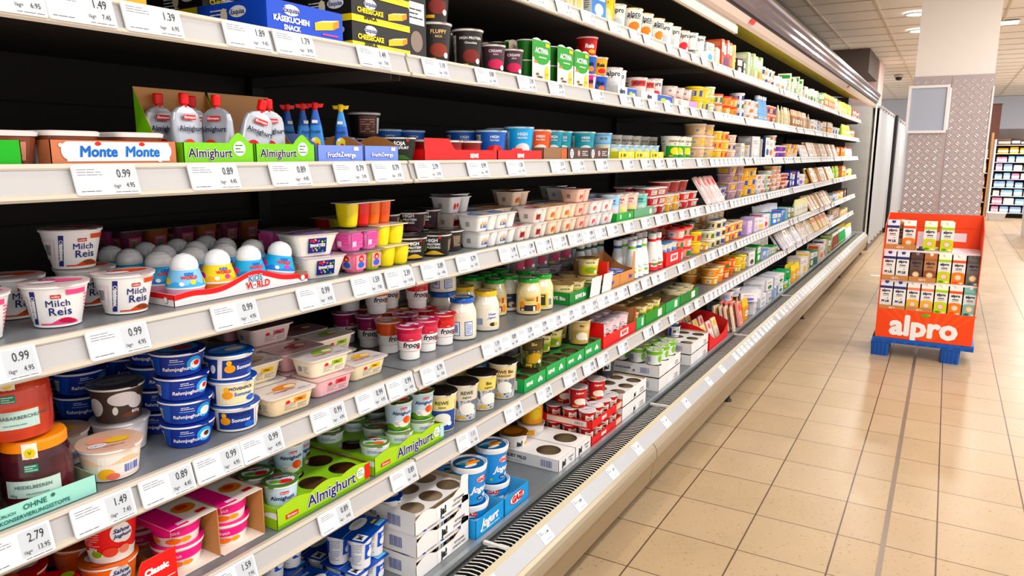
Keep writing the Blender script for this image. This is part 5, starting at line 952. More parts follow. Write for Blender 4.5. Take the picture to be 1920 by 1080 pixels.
for i, (y, d) in enumerate([(2.775, 0.008), (2.871, 0.03), (2.775, 0.106)]): one(K_alpw, 1, y, 'white plant yoghurt cup in the blue mountain tray, ' + ['left', 'right', 'rear'][i] + ' one', d=d, z=0.0015, group='plant yoghurt cups')
tray_at('carton_tray', 'tray', 'blue and white tray with green hill under red plant yoghurt cups', alptray(0.40), 1, 3.17, 0.16)
for i, (y, d) in enumerate([(3.055, 0.008), (3.160, 0.008), (3.06, 0.106), (3.27, 0.106)]): one(K_alpr, 1, y, 'red topped plant yoghurt cup in the green hill tray, ' + ['front left', 'front middle', 'rear left', 'rear right'][i], d=d, z=0.0015, group='red plant yoghurt cups')
one(K_alpp, 1, 3.262, 'pale plant yoghurt cup at the right front of the green hill tray', d=0.012, z=0.0015)
tray_at('carton_tray', 'tray', 'cream and lilac tray under the pea yoghurt cups, second shelf', traymb(0.14, 0.36, 0.034, '#eae2d6', card, fart=[R_(0.05, 0.0, 0.18, 0.034, '#c79adf', 1), LINES(-0.12, 0.008, 0.05, 0.02, 3, '#3a3a3a', 1)]), 1, 3.58, 0.14)
for i, (y, d) in enumerate([(3.46, 0.008), (3.57, 0.008), (3.69, 0.008)]): one(K_vly, 1, y, 'pinkish pea yoghurt cup in the cream and lilac tray, ' + ['left', 'middle', 'right'][i] + ' one', d=d, z=0.0015, group='pea yoghurt cups')

# ---------------- third shelf (S=2), at eye height
gt = traymb(0.16, 0.26, 0.036, '#18a82e', '#7a5a3a', fart=[T_('Genuss', 0.062, 0.021, 0.024, '#ffffff', 2, 0.07), LINES(0.05, 0.006, 0.04, 0.004, 1, '#8ad88a', 2)])
tray_at('carton_tray', 'tray', 'bright green tray at the far left of the third shelf', gt, 2, 0.42, 0.16)
K_gen1 = smallcup('fruit_dessert_cup', '#dfe8c8', '#eee8de', 0.058, 0.044, art=[R_(-0.05, 0.036, 0.05, 0.050, '#f0b81e', 1), R_(-0.05, 0.014, 0.05, 0.034, '#8fd07a', 1), LINES(-0.05, 0.016, 0.09, 0.016, 3, '#4aa83a', 2)])
for i, (y, t, d) in enumerate([(0.36, 0, .004), (0.36, 1, .004), (0.455, 0, .004), (0.452, 1, .02), (0.45, 0, .09)]): one(K_gen1, 2, y, 'green and yellow dessert cup in the bright green tray, ' + ['left bottom', 'left top', 'right bottom', 'right top', 'rear'][i], d=d, z=0.0015 + t * 0.061, group='green and yellow dessert cups')
def monte_art(w):
    o = [H_(-w / 2 + 0.02, w / 2 - 0.012, 0.006, lambda s: 0.0355, '#f5f2f2', 1, 20), E_(-w / 2 + 0.022, 0.022, 0.010, 0.013, '#f5f2f2', 2), E_(w / 2 - 0.018, 0.022, 0.010, 0.012, '#f5f2f2', 2), E_(-w / 2 + 0.012, 0.030, 0.003, 0.003, '#f5f2f2', 2), E_(w / 2 - 0.03, 0.007, 0.004, 0.003, '#f5f2f2', 2)]
    for cx in (-w * 0.16, w * 0.20):
        o += [TO_('Monte', cx, 0.020, 0.0225, '#1c5fb0', '#7fc4ea', 2, 0.03, 0.055, shear=0.1), E_(cx + 0.0, 0.0325, 0.005, 0.003, '#e8402a', 3)]
    return o
K_monte = qtub('#7a4636', '#ece4e2', 0.095, 0.085, 0.050, '#c98a74', 'chocolate_dessert_pack', 'dessert pack')
tray_at('carton_tray', 'tray', 'brown tray with white milk splash print on the third shelf', traymb(0.15, 0.205, 0.0375, '#c07a5c', '#8a6a50', fart=monte_art(0.2), lart=[H_(-0.06, 0.04, 0.003, lambda s: 0.030 + 0.004 * sin(s * 80), '#f5f2f2', 1), T_('Monte', -0.01, 0.018, 0.018, '#1c5fb0', 2, 0.04)]), 2, 0.692, 0.15)
for i, (y, d, z) in enumerate([(0.632, 0.004, 0.0015), (0.740, 0.004, 0.0015), (0.575, 0.17, 0.0)]):
    one(K_monte, 2, y, 'brown chocolate dessert pack in the milk splash tray, ' + ['left one', 'right one', ''][i] if i < 2 else 'brown chocolate dessert pack behind the left end of the milk splash tray', d=d, z=z, rz=0.0, group='chocolate dessert packs')
put(K_monte, XF[2] - 0.06, 0.545, SZ[2] + 0.001, 0.0, 'brown chocolate dessert pack between green tray and milk splash tray', 'chocolate dessert packs')
def pouchbox(wy, peak=True):
    wx = 0.13
    hf = lambda q: 0.037 + (0.020 * max(0, 1 - abs(q - 0.78) / 0.15) ** 0.7 if peak else 0)
    side = lambda q: 0.037 + 0.098 * max(0, (q - 0.55) / 0.45)
    fart = [TO_('Almighurt', -wy * 0.14, 0.0185, 0.0225, '#17181f', '#ffffff', 2, 0.02, 0.06), E_(wy * 0.28, 0.027, 0.0135, 0.0135, '#f6f8f2', 1), LINES(wy * 0.28 - 0.009, 0.018, 0.018, 0.018, 3, '#3a7a2a', 2), R_(-wy / 2, 0.0, wy / 2, 0.003, '#5a9a12', 1)]
    m = traymb(wx, wy, 0.037, '#86cc1e', '#b5865a', hf=hf, n=24, side_h=side, back_h=0.135, fart=fart)
    return m
K_pou = None
def pouch(c1, fr, cap='#d8141c', h=0.10, w=0.064, titl='Almighurt'):
    P = [(0, 0.013, w / 2 * 0.92, 0.012), (h * 0.2, 0.014, w / 2, 0.013), (h * 0.55, 0.010, w / 2, 0.01), (h * 0.76, 0.007, w / 2 * 0.97, 0.007), (h * 0.88, 0.006, w / 2 * 0.86, 0.006), (h * 0.96, 0.0045, w / 2 * 0.55, 0.0045), (h, 0.004, w / 2 * 0.22, 0.004)]
    mb = MB().loft(P, [M(c1, 0.3, 0.35)] * 6, n=6)
    xf = lambda z: 0.0145 if z < 0.05 else 0.0145 - (z - 0.05) * 0.13
    t = MB(); t.face_art([tag_art(0.0, h * 0.80, w * 0.42, 0.009, '#c3202c', 'Ehrmann'), T_(titl, 0, h * 0.60, w * 0.205, '#171a3a', 3, 0.03), H_(-w * 0.46, w * 0.46, 0.004, lambda s: h * 0.30 + 0.003 * sin(s * 200), '#9ac43a', 1), E_(-w * 0.1, h * 0.28, w * 0.2, h * 0.14, fr, 2), E_(w * 0.16, h * 0.2, w * 0.16, h * 0.1, '#f0a05a', 3)], 'f', 0)
    t.tf(lambda x, y, z: (x + xf(z), y, z)); mb.v, mb.f, mb.m, mb.ms, mb.sm = merge(mb, t)
    cp = MB().lathe([(0.005, h - 0.002), (0.005, h + 0.003), (0.0085, h + 0.004), (0.0090, h + 0.020), (0.0082, h + 0.0225), (0, h + 0.0225)], M(cap, 0.35), 16, caps=False)
    return Kind('squeeze_pouch', 'pouch', 0.028, w, h + 0.022, [('pouch', mb), ('screw_cap', cp)])
K_po1 = pouch('#b9bec6', '#c8202e'); K_po2 = pouch('#b6bbc4', '#e0502a')
tray_at('pouch_display_tray', 'tray', 'green display tray with cardboard back, left of the pair, third shelf', pouchbox(0.148), 2, 0.882, 0.13); tray_at('pouch_display_tray', 'tray', 'green display tray with cardboard back, right of the pair, third shelf', pouchbox(0.150), 2, 1.037, 0.13)
for i, (k, y, d, rz, tl) in enumerate([(K_po1, 0.845, 0.100, 0.0, None), (K_po2, 0.862, 0.050, 0.1, None), (K_po1, 0.912, 0.098, -0.1, None), (K_po2, 0.922, 0.040, -1.25, None), (K_po1, 0.975, 0.022, -0.2, (-0.30, 0.0)), (K_po1, 1.040, 0.035, -0.25, None)]):
    one(k, 2, y, ['silver squeeze pouch with red cap, leftmost in the left green tray', 'silver squeeze pouch with red cap, second from left in left green tray', 'silver squeeze pouch with red cap, hindmost in the left green tray', 'silver squeeze pouch turned sideways in the left green tray', 'silver squeeze pouch leaning over in the left green tray', 'silver squeeze pouch with red cap alone in right green tray'][i], d=d, z=0.002, rz=rz, tilt=tl, group='silver squeeze pouches')
def fishpouch(c, c2, cap):
    h, w = 0.110, 0.036
    mb = MB().loft([(0, 0.009, w / 2 * 0.8, 0.008), (h * 0.3, 0.010, w / 2, 0.009), (h * 0.7, 0.007, w / 2 * 0.7, 0.007), (h, 0.004, w / 2 * 0.3, 0.004)], [c, c2, c], n=5)
    t = MB(); t.face_art([E_(0, h * 0.36, w * 0.3, h * 0.11, '#f2e03a', 1), E_(0.003, h * 0.30, 0.005, 0.006, '#d83a2a', 2), E_(-0.004, h * 0.42, 0.004, 0.004, '#ffffff', 3), T_('Frucht', 0, h * 0.58, 0.0085, '#1a2a6a', 2, 0.03), R_(-0.006, h * 0.74, 0.006, h * 0.80, '#f4f4f8', 2)], 'f', 0.0105); mb.v, mb.f, mb.m, mb.ms, mb.sm = merge(mb, t)
    cp = MB().lathe([(0.004, h - 0.002), (0.006, h + 0.003), (0.007, h + 0.014), (0.005, h + 0.016), (0, h + 0.016)], M(cap, 0.35), 14, caps=False)
    cp.loft([(h + 0.005, 0.003, 0.016, 0.003), (h + 0.013, 0.002, 0.019, 0.002)], M(cap, 0.35), n=3)
    return Kind('drinking_pouch', 'pouch', 0.021, w, h + 0.016, [('pouch', mb), ('wing_cap', cp)])
K_fp_b = fishpouch('#3a62b8', '#4a8ad0', '#d8141c'); K_fp_y = fishpouch('#5a9ad8', '#3a6ac0', '#f0d020')
for i, (k, y, d, rz) in enumerate([(K_fp_b, 1.192, 0.150, -0.3), (K_fp_b, 1.216, 0.185, 0.4), (K_fp_b, 1.190, 0.100, -0.2), (K_fp_b, 1.183, 0.055, -0.9), (K_fp_y, 1.262, 0.055, -1.0)]):
    one(k, 2, y, ['blue drinking pouch with red wing cap, hindmost left', 'blue drinking pouch with red wing cap, hindmost right', 'blue drinking pouch with red wing cap, middle of the group', 'blue drinking pouch with red wing cap, nearest the front', 'blue drinking pouch with yellow wing cap in the lilac box'][i], d=d, z=0.002, rz=rz, group='drinking pouches')
def fzbox(wy):
    side = lambda q: 0.036 + 0.024 * max(0.0, sin(q * pi)) ; wx = 0.14
    return traymb(wx, wy, 0.036, '#7d94e0', '#b5865a', side_h=side, back_h=0.05, fart=[TO_('FruchtZwerge', 0.0, 0.0165, 0.0150 * wy / 0.138, '#ffffff', '#3a55b8', 2, 0.03, 0.08, arc=-1.0), tag_art(wy * 0.33, 0.029, 0.015, 0.008, '#f4e4e4')], side_mo='#7d94e0')
tray_at('drinking_pouch_tray', 'tray', 'lilac blue open tray on third shelf, left of the pair', fzbox(0.138), 2, 1.190, 0.14); tray_at('drinking_pouch_tray', 'tray', 'lilac blue open tray on third shelf, right of the pair', fzbox(0.118), 2, 1.323, 0.14)
K_bg = protein(0.058, '#1c1e18', '#3a6a1e', ('SOJA', 'JOGHURT', ''), 0.046, 'black_green_dessert_cup')
one(K_bg, 2, 1.435, 'black dessert cup with green label left of the red crate'); one(K_bg, 2, 1.38, 'black dessert cup with green label, half hidden behind the lilac tray', d=0.15); one(K_prot, 2, 1.50, 'black dessert cup behind the red crate, base of the tilted one', d=0.17)
one(smallcup('chocolate_dessert_cup', '#20181a', '#e8e4e2', 0.062, 0.043, art=[R_(-0.02, 0.008, 0.026, 0.054, '#6a4234', 1), LINES(-0.016, 0.012, 0.038, 0.036, 6, '#d8b8a8', 2), R_(0.03, 0.01, 0.042, 0.05, '#e8e4e2', 1)]), 2, 1.505, 'black chocolate dessert cup stacked highest behind the red crate', d=0.17, z=0.061)
def redcrate(wy, h, ph, name='REWE', ear=True, wx=0.20, c='#d2141a'):
    hf = (lambda q: ph if q < 0.30 else (ph - (q - 0.30) / 0.08 * (ph - h) if q < 0.38 else (h if q < 0.93 else h + 0.014))) if ear else (lambda q: h + (0.006 if 0.3 < q < 0.55 else 0))
    return traymb(wx, wy, h, c, '#8a5a40', hf=hf, n=40, back_h=h, side_h=(lambda q: h + (ph - h) * (0.0 if q < .6 else 1)) if ear else h, fart=[T_(name, wy * (0.14 if ear else 0.0), h * 0.44, h * 0.52, '#ffffff', 2, 0.06)], lart=[R_(-wx * 0.3, h * .2, wx * .3, h * .8, '#e8d2c0', 1), BAR(wx * 0.1, h * 0.25, wx * .16, h * .5, 2)])
rc = redcrate(0.35, 0.0295, 0.058); tray_at('carton_tray', 'tray', 'red tray with raised left corner on third shelf', rc, 2, 1.659, 0.20)
K_rdes = smallcup('berry_dessert_cup', '#7a1218', '#d8b8b8', 0.052, 0.042, art=[R_(-0.06, 0.010, 0.06, 0.034, '#a81e22', 1), LINES(-0.05, 0.014, 0.09, 0.014, 3, '#e8b0a8', 2)])
for r in range(2):
    for c in range(3): one(K_rdes, 2, 1.555 + c * 0.095, 'dark red dessert cup in the taller red tray, ' + RW[r] + ', ' + ORD[c], d=0.006 + r * 0.092, z=0.0015, rz=-0.6 + c * 0.3, group='dark red dessert cups')
blk(2, 1.47, 1.80, [K_hib], 'blue protein yoghurt cup behind the red trays', d=0.205, n=3, place='third shelf')
rc = redcrate(0.275, 0.030, 0.03, ear=False, wx=0.18); tray_at('carton_tray', 'tray', 'low red tray right of the taller red one, third shelf', rc, 2, 1.965, 0.18)
for i, (k, y, d, z) in enumerate([(K_hib, 1.885, 0.008, .0015), (K_hib, 1.975, 0.072, .0015), (K_hilb, 2.045, 0.004, .0015), (K_hilb, 2.075, 0.1, 0), (K_hib, 1.87, 0.105, 0.0015)]):
    one(k, 2, y, ['dark blue protein yoghurt cup at left of the low red tray', 'dark blue protein yoghurt cup in middle of the low red tray', 'sky blue protein yoghurt cup at right of the low red tray', 'sky blue protein yoghurt cup behind the low red tray', 'dark blue protein yoghurt cup at rear of the low red tray'][i], d=d, z=z, group='blue protein yoghurt cups')
def browntray(wy): return traymb(0.16, wy, 0.042, '#4a3a38', card, fart=[E_(-wy * 0.32, 0.021, 0.014, 0.016, '#f4f0ee', 1), LINES(-wy * 0.32 - 0.01, 0.012, 0.02, 0.018, 3, '#3a2a28', 2), E_(0.0, 0.022, 0.010, 0.011, '#d8a89a', 1), LINES(wy * 0.16, 0.012, wy * 0.28, 0.02, 3, '#f0e8e4', 1)])
tray_at('carton_tray', 'tray', 'plain brown cardboard tray under the orange protein cups', traymb(0.16, 0.17, 0.040, '#8f6a4e', card, fart=[R_(0.04, 0.0, 0.08, 0.034, '#c8641e', 1)]), 2, 2.20, 0.16)
tray_at('carton_tray', 'tray', 'dark brown tray with round logos, left of the pair', browntray(0.175), 2, 2.378, 0.16); tray_at('carton_tray', 'tray', 'dark brown tray with round logos, right of the pair', browntray(0.17), 2, 2.553, 0.16)
for i, (k, y, d) in enumerate([(K_hio, 2.165, 0.006), (K_hio, 2.255, 0.05), (K_hit, 2.345, 0.05), (K_hit, 2.53, 0.01), (K_hit, 2.44, 0.06), (K_hio, 2.205, 0.145)]):
    one(k, 2, y, ['orange protein yoghurt cup, front left of the brown tray', 'orange protein yoghurt cup, front right of the brown tray', 'teal protein yoghurt cup, left one in dark brown trays', 'teal protein yoghurt cup, right one in dark brown trays', 'teal protein yoghurt cup, rear one in dark brown trays', 'orange protein yoghurt cup, rear one of the brown tray'][i], d=d, z=0.0015, group='protein yoghurt cups')
for i, (y, d) in enumerate([(2.692, 0.01), (2.72, 0.165), (2.64, 0.12), (2.82, 0.165)]): one(K_sky, 2, y, 'sky blue and gold tall cup on third shelf, ' + ['front left', 'front right', 'rear left', 'rear right'][i], d=d, z=0.0015 if i == 0 or i == 2 else 0.0015, group='sky blue tall cups')
def yeltray(wy): return traymb(0.15, wy, 0.030, '#e6da12', card, fart=[E_(wy * 0.2, 0.017, 0.012, 0.012, '#f6f4d8', 1), LINES(wy * 0.2 - 0.008, 0.010, 0.016, 0.014, 3, '#8a8a2a', 2), T_('BIO', -wy * 0.12, 0.015, 0.016, '#3a3a1a', 2, 0.04), E_(-wy * 0.32, 0.015, 0.005, 0.008, '#3a3a1a', 1)])
K_ysm = smallcup('fruit_yoghurt_cup', '#a8cfe4', '#7ab4d8', 0.056, 0.042, art=[E_(0.0, 0.03, 0.016, 0.014, '#f2eebc', 1), E_(0.05, 0.028, 0.016, 0.014, '#f2eebc', 1), E_(-0.05, 0.028, 0.016, 0.014, '#f2eebc', 1)])
for i in range(3):
    tray_at('carton_tray', 'tray', 'bright yellow tray on third shelf, ' + ['left', 'middle', 'right'][i] + ' of three', yeltray(0.175), 2, 2.83 + i * 0.182, 0.15, group='bright yellow trays')
    for j in (-1, 1): one(K_ysm, 2, 2.83 + i * 0.182 + j * 0.043, 'pale blue yoghurt cup in the ' + ['left', 'middle', 'right'][i] + ' yellow tray, ' + ('left' if j < 0 else 'right'), d=0.008, z=0.0015, group='pale blue yoghurt cups')
K_brg = smallcup('organic_quark_cup', '#efe8da', '#4a3a30', 0.075, 0.045, art=[R_(-0.08, 0.008, 0.08, 0.030, '#2f7a34', 1), E_(-0.03, 0.048, 0.02, 0.012, '#b86a3a', 1)])
blk(2, 2.84, 3.10, K_brg, 'white green quark cup behind yellow trays', d=0.17, n=2, z=0.0, rows=1, place='third shelf')
blk(2, 3.12, 3.72, K_skg, 'tall cream and green cup', d=0.165, n=5, rows=1); blk(2, 3.46, 3.76, K_skg, 'tall green cup at the front', d=0.0, n=3, tiers=1)

# ---------------- fourth shelf (S=3)
L3 = [(K_rice_r, 0.475, 0.0, 0, 'white milk rice pot with raspberries cut by left picture edge'), (K_rice_r, 0.592, 0.0, 0, 'white milk rice pot with pink rim, left of the cinnamon pot in front'), (K_rice_o, 0.706, 0.0, 0, 'white cinnamon milk rice pot in front, beside the egg tray'),
      (K_rice_o, 0.705, 0.115, 0, 'cinnamon milk rice pot in second row under the stacked one'), (K_rice_o, 0.684, 0.108, 0.071, 'cinnamon milk rice pot stacked on the second row'), (K_rice_o, 0.585, 0.118, 0, 'milk rice pot in second row left of the stacked pair'), (K_rice_o, 0.44, 0.118, 0, 'milk rice pot in second row at left picture edge, lower'), (K_rice_o, 0.445, 0.118, 0.071, 'milk rice pot in second row at left picture edge, upper')]
for k, y, d, z, lb in L3: one(k, 3, y + .018, lb, d=d + .022, z=z, rz=face_cam(y, 0.35) - (0.35 if k is K_rice_r else -0.02), group='milk rice pots')
def kidstray():
    wy, wx = 0.318, 0.155
    hf = lambda q: 0.020 + 0.022 * math.exp(-((q - 0.56) / 0.17) ** 2) + 0.004 * math.exp(-((q - 0.12) / 0.1) ** 2) - (0.004 if q > 0.93 else 0)
    mb = traymb(wx, wy, 0.022, '#f2eeee', '#c9b29a', hf=hf, n=44)
    g = lambda s: hf(s / wy + 0.5)
    v = []; f = []
    n = 44
    for i in range(n + 1):
        s = -wy / 2 + wy * i / n; v += [(s, g(s) - 0.010), (s, g(s))]
    for i in range(n): a = 2 * i; f.append((a, a + 2, a + 3, a + 1))
    mb.face_art([((v, f), '#e0241c', 1), TO_('KiDS', 0.020, 0.0265, 0.0165, '#1a86b0', '#ffffff', 2, 0.03, 0.07), TO_('W RLD', 0.026, 0.0135, 0.0185, '#d8141c', '#ffffff', 2, 0.04, 0.08), E_(0.0165, 0.0135, 0.0058, 0.0068, '#f4f4f4', 4), E_(0.0145, 0.0135, 0.0012, 0.002, '#1a1a1a', 5), E_(0.0185, 0.0135, 0.0012, 0.002, '#1a1a1a', 5), E_(0.143, 0.010, 0.0065, 0.0065, '#8a8482', 2), E_(0.143, 0.010, 0.0052, 0.0052, '#f2eeee', 3)], 'f', wx / 2)
    mb.face_art([R_(-wx / 2, 0.012, wx / 2, 0.0215, '#e0241c', 1), E_(0.055, 0.010, 0.0065, 0.0065, '#8a8482', 2), E_(0.055, 0.010, 0.0052, 0.0052, '#f2eeee', 3)], 'l', wy / 2)
    return mb
tray_at('egg_display_tray', 'tray', 'white tray with red wave edge holding surprise eggs, fourth shelf', kidstray(), 3, 0.945, 0.155, d=0.028)
EG = [(K_eggl, .772, .004), (K_eggy, .845, .006), (K_eggb, .918, .004), (K_eggb, .990, .008), (K_eggb, .772, .078), (K_eggl, .845, .078), (K_eggb, .918, .078), (K_eggl, .990, .078)]
for i, (k, y, d) in enumerate(EG): one(k, 3, y + .066, ('yellow' if k is K_eggy else 'light blue' if k is K_eggl else 'blue') + ' surprise egg cup in the red wave tray, ' + RW[i // 4] + ', ' + ORD[i % 4], d=d + .028, z=0.0016, rz=-0.35 + 0.1 * (i % 3), tilt=((-0.16, 0.0) if i == 3 else None), group='surprise egg cups in the red wave tray')
K = 0
for r in range(2):
    for c in range(4): one([K_eggb, K_eggb, K_eggl][(r + c) % 3], 3, .832 + c * .074 + r * 0.008, 'surprise egg cup standing behind the red wave tray, ' + ['nearer', 'farther'][r] + ' row, ' + ORD[c], d=.192 + r * .073, rz=-0.3, group='surprise egg cups behind the tray')
for i, (y, z, d) in enumerate([(1.166, 0, 0.022), (1.156, 0.0485, 0.034)]): one(K_smart, 3, y, 'candy topped yoghurt cup beside the egg tray, ' + ['lower', 'upper'][i], d=d, z=z, rz=-0.25)
one(K_pack_char, 3, 1.276, 'pack of red and green character pots, fourth shelf', d=0.004, rz=0.0); one(K_pack_pink, 3, 1.270, 'pink pot pack stacked on the character pots', d=0.008, z=0.0488, rz=0.0); 
one(K_jelly_r, 3, 1.385, 'yellow and red jelly pot pack, bottom of the stack', d=0.004, rz=0.0); one(K_jelly_y, 3, 1.379, 'yellow jelly pot pack in the middle of the stack', d=0.014, z=0.0505, rz=0.0); one(K_jelly_m, 3, 1.330, 'orange yellow and red jelly pot pack on top', d=0.035, z=0.1012, rz=0.06)
blk(3, 0.90, 1.28, K_dark_pack, 'dark pudding pot pack at the back', d=0.36, n=3, tiers=2, rot=0, rj=0.03, place='of fourth shelf'); blk(3, 1.12, 1.26, K_pack_pink, 'pink pot pack behind the candy cups', d=0.125, n=1, tiers=2, rot=0, rj=0.04, place='on fourth shelf')
blk(3, 1.40, 1.62, K_jelly_r, 'jelly pot pack in the shade', d=0.22, n=2, tiers=2, rot=0, rj=0.03)
for i, (y, d, z) in enumerate([(1.486, 0.012, 0), (1.583, 0.0, 0), (1.680, 0.03, 0), (1.49, 0.12, 0), (1.588, 0.11, 0), (1.685, 0.13, 0)]): one(K_prot, 3, y, 'black high protein pudding cup on fourth shelf, ' + RW[i // 3] + ', ' + ORD[i % 3], d=d, z=z, rz=-0.5 - 0.5 * (i % 3), group='black protein pudding cups')
for i, (y, d) in enumerate([(1.49, 0.10), (1.586, 0.085), (1.684, 0.11)]): one(K_prot_p, 3, y, 'maroon protein pudding cup stacked on the black ones, ' + ['left', 'middle', 'right'][i], d=d, z=0.061, rz=-0.9, group='maroon protein pudding cups')
blk(3, 1.735, 1.955, K_tw_b, 'white twin yoghurt tub with blue patch', n=2, rows=1, tiers=2, rot=0, rj=0.03)
for i, (y, z) in enumerate([(2.01, 0), (2.115, 0), (2.115, 0.048)]): one(K_tw_c, 3, y, 'cream twin yoghurt tub with red lid patch, ' + ['left', 'right bottom', 'right top'][i], z=z, rz=0.05)
blk(3, 2.17, 2.385, K_tw_o, 'orange twin yoghurt tub', n=2, tiers=2, rot=0, rj=0.03); blk(3, 2.39, 2.50, K_tw_p, 'peach twin yoghurt tub', n=1, tiers=3, rot=0, rj=0.03); blk(3, 2.505, 2.73, K_tw_r, 'white twin yoghurt tub with red patch', n=2, tiers=2, rot=0, rj=0.04)
blk(3, 1.74, 2.70, [K_tw_b, K_tw_o, K_tw_r, K_tw_c], ['blue patch yoghurt tub', 'orange patch yoghurt tub', 'red patch yoghurt tub', 'cream yoghurt tub'], rows=2, d=0.10, n=8, tmap=lambda r, c: 2 + (c % 3 == r), rot=0, rj=0.04, place='fourth shelf rear')
tray_at('carton_tray', 'tray', 'green organic tray on the fourth shelf under pale blue cartons', traymb(0.15, 0.19, 0.034, '#18a04a', card, fart=[E_(-0.05, 0.018, 0.008, 0.010, '#d8f0d8', 1), E_(0.05, 0.018, 0.010, 0.008, '#d8f0d8', 1)]), 3, 2.835, 0.15)
tray_at('carton_tray', 'tray', 'sage green tray on the fourth shelf beside the green one', traymb(0.15, 0.24, 0.040, '#6aa07a', card, fart=[E_(0.08, 0.02, 0.016, 0.012, '#e8f2ea', 1)]), 3, 3.055, 0.15)
K_bnat = tall('natural_yoghurt_cup', '#a8cce8', '#c8dcec', ['BAIA', 'NATUR'], '#15306a', h=0.105, rt=0.046, rb=0.038, lid='#e0e8ee', band='#a0c8ec', blob='#e8d8d8'); K_bpk = tall('natural_yoghurt_cup', '#efc9b8', '#f0d2c6', ['BAIA', 'PUR'], '#8a4a3a', h=0.105, rt=0.046, rb=0.038, lid='#f0e2de', band='#f2d4c8', blob='#e8e89a'); K_bte = tall('natural_yoghurt_cup', '#8cd0c8', '#a8dcd4', ['BAIA', 'NATUR'], '#10403a', h=0.095, rt=0.046, rb=0.038, lid='#e4f0ee', band='#7cc8c0', blob='#d8f0e8')
for i, (k, y, d) in enumerate([(K_bnat, 2.79, .008), (K_bpk, 2.885, .008), (K_bpk, 2.995, .008), (K_bte, 3.11, .008), (K_bnat, 2.81, .102), (K_bte, 3.02, .102)]): one(k, 3, y, ['pale blue natural yoghurt cup in the green organic tray', 'pale peach natural yoghurt cup in the green organic tray', 'pale peach natural yoghurt cup in the sage tray', 'teal natural yoghurt cup in the sage tray', 'pale blue natural yoghurt cup at rear of the green tray', 'teal natural yoghurt cup at rear of the sage tray'][i], d=d, z=0.0015)

# ---------------- fifth shelf (S=4)
mint = traymb(0.185, 0.245, 0.030, '#a8dccf', '#a9b39a', fart=[T_('OHNE', 0.030, 0.0205, 0.012, '#1f6a62', 2, 0.02), T_('NATÜRLICH', -0.015, 0.0175, 0.0065, '#1f6a62', 2, 0.02), T_('KONSERVIERUNGSSTOFFE', 0.030, 0.008, 0.0085, '#1f6a62', 2, 0.02), E_(0.056, 0.024, 0.003, 0.003, '#1f6a62', 2)])
tray_at('jar_tray', 'tray', 'mint green tray holding soup and berry jars at lower left', mint, 4, 0.482, 0.185)
for i, (k, y, d, z) in enumerate([(K_jar_p, 0.438, .006, .0015), (K_jar_p, 0.546, .006, .0015), (K_jar_o, 0.528, .010, .1135), (K_jar_o, 0.422, .010, .1135), (K_jar_p, 0.55, .2, 0.0)][:4]):
    one(k, 4, y, ['dark berry jar with orange lid cut by left picture edge', 'dark berry jar with orange lid in the mint tray', 'orange soup jar with green lid stacked on the berry jar', 'orange soup jar with green lid outside the left edge'][i], d=d, z=z, rz=-0.55 if i else -0.3)
L4 = [(K_peach, .660, .0, 0, 'peach coloured fruit yoghurt pot in front, right of the mint tray'), (K_peach, .640, .125, 0, 'fruit yoghurt pot with red lid behind the peach pot'), (K_white2, .735, .092, 0, 'plain white yoghurt pot under the dark cow print pot'), (K_cow, .731, .090, .0605, 'dark yoghurt pot with white splash stacked on the white pot'), (K_white2, .625, .24, 0, 'white yoghurt pot deep on the shelf, lower'), (K_cow, .62, .24, .0605, 'grey yoghurt pot deep on the shelf, upper')]
for k, y, d, z, lb in L4: one(k, 4, y, lb, d=d, z=z, rz=-0.3)
def stack(k_list, S, y, d, desc, n, rz0=-0.2, lean=0.0, dr=0.35):
    for t in range(n):
        k = k_list[t % len(k_list)]
        put(k, XF[S] - d - k.wx / 2 + lean * t, y - 0.003 * t + RND.uniform(-.0015, .0015), SZ[S] + 0.001 + t * (k.h + 0.0004), rz0 + dr * ((t * 7) % 3 - 1), desc + ', ' + ('bottom' if t == 0 else 'top' if t == n - 1 else ORD[t] + ' from bottom'), desc)
stack([K_rahm2, K_rahm3, K_rahm1, K_rahm1], 4, .817, 0.014, 'navy cream yoghurt pot, front stack right of the white pot', 4, -0.25, 0.0, 0.12)
stack([K_rahm1, K_rahm2, K_rahm3], 4, .835, 0.120, 'navy cream yoghurt pot, second stack back', 5, -0.3)
stack([K_rahm2, K_rahm3, K_rahm1], 4, .735, 0.205, 'navy cream yoghurt pot, stack behind the dark pot', 4, -0.3); stack([K_rahm1, K_rahm2, K_rahm3], 4, .835, 0.225, 'navy cream yoghurt pot, third stack back', 5, -0.3); stack([K_rahm3, K_rahm2, K_rahm1], 4, .735, 0.31, 'navy cream yoghurt pot, deep left stack', 4, -0.3)
stack([K_moev2, K_moev1, K_moev2], 4, .916, 0.004, 'purple and cream summer yoghurt pot, front stack', 3, -0.35, 0.0, 0.25)
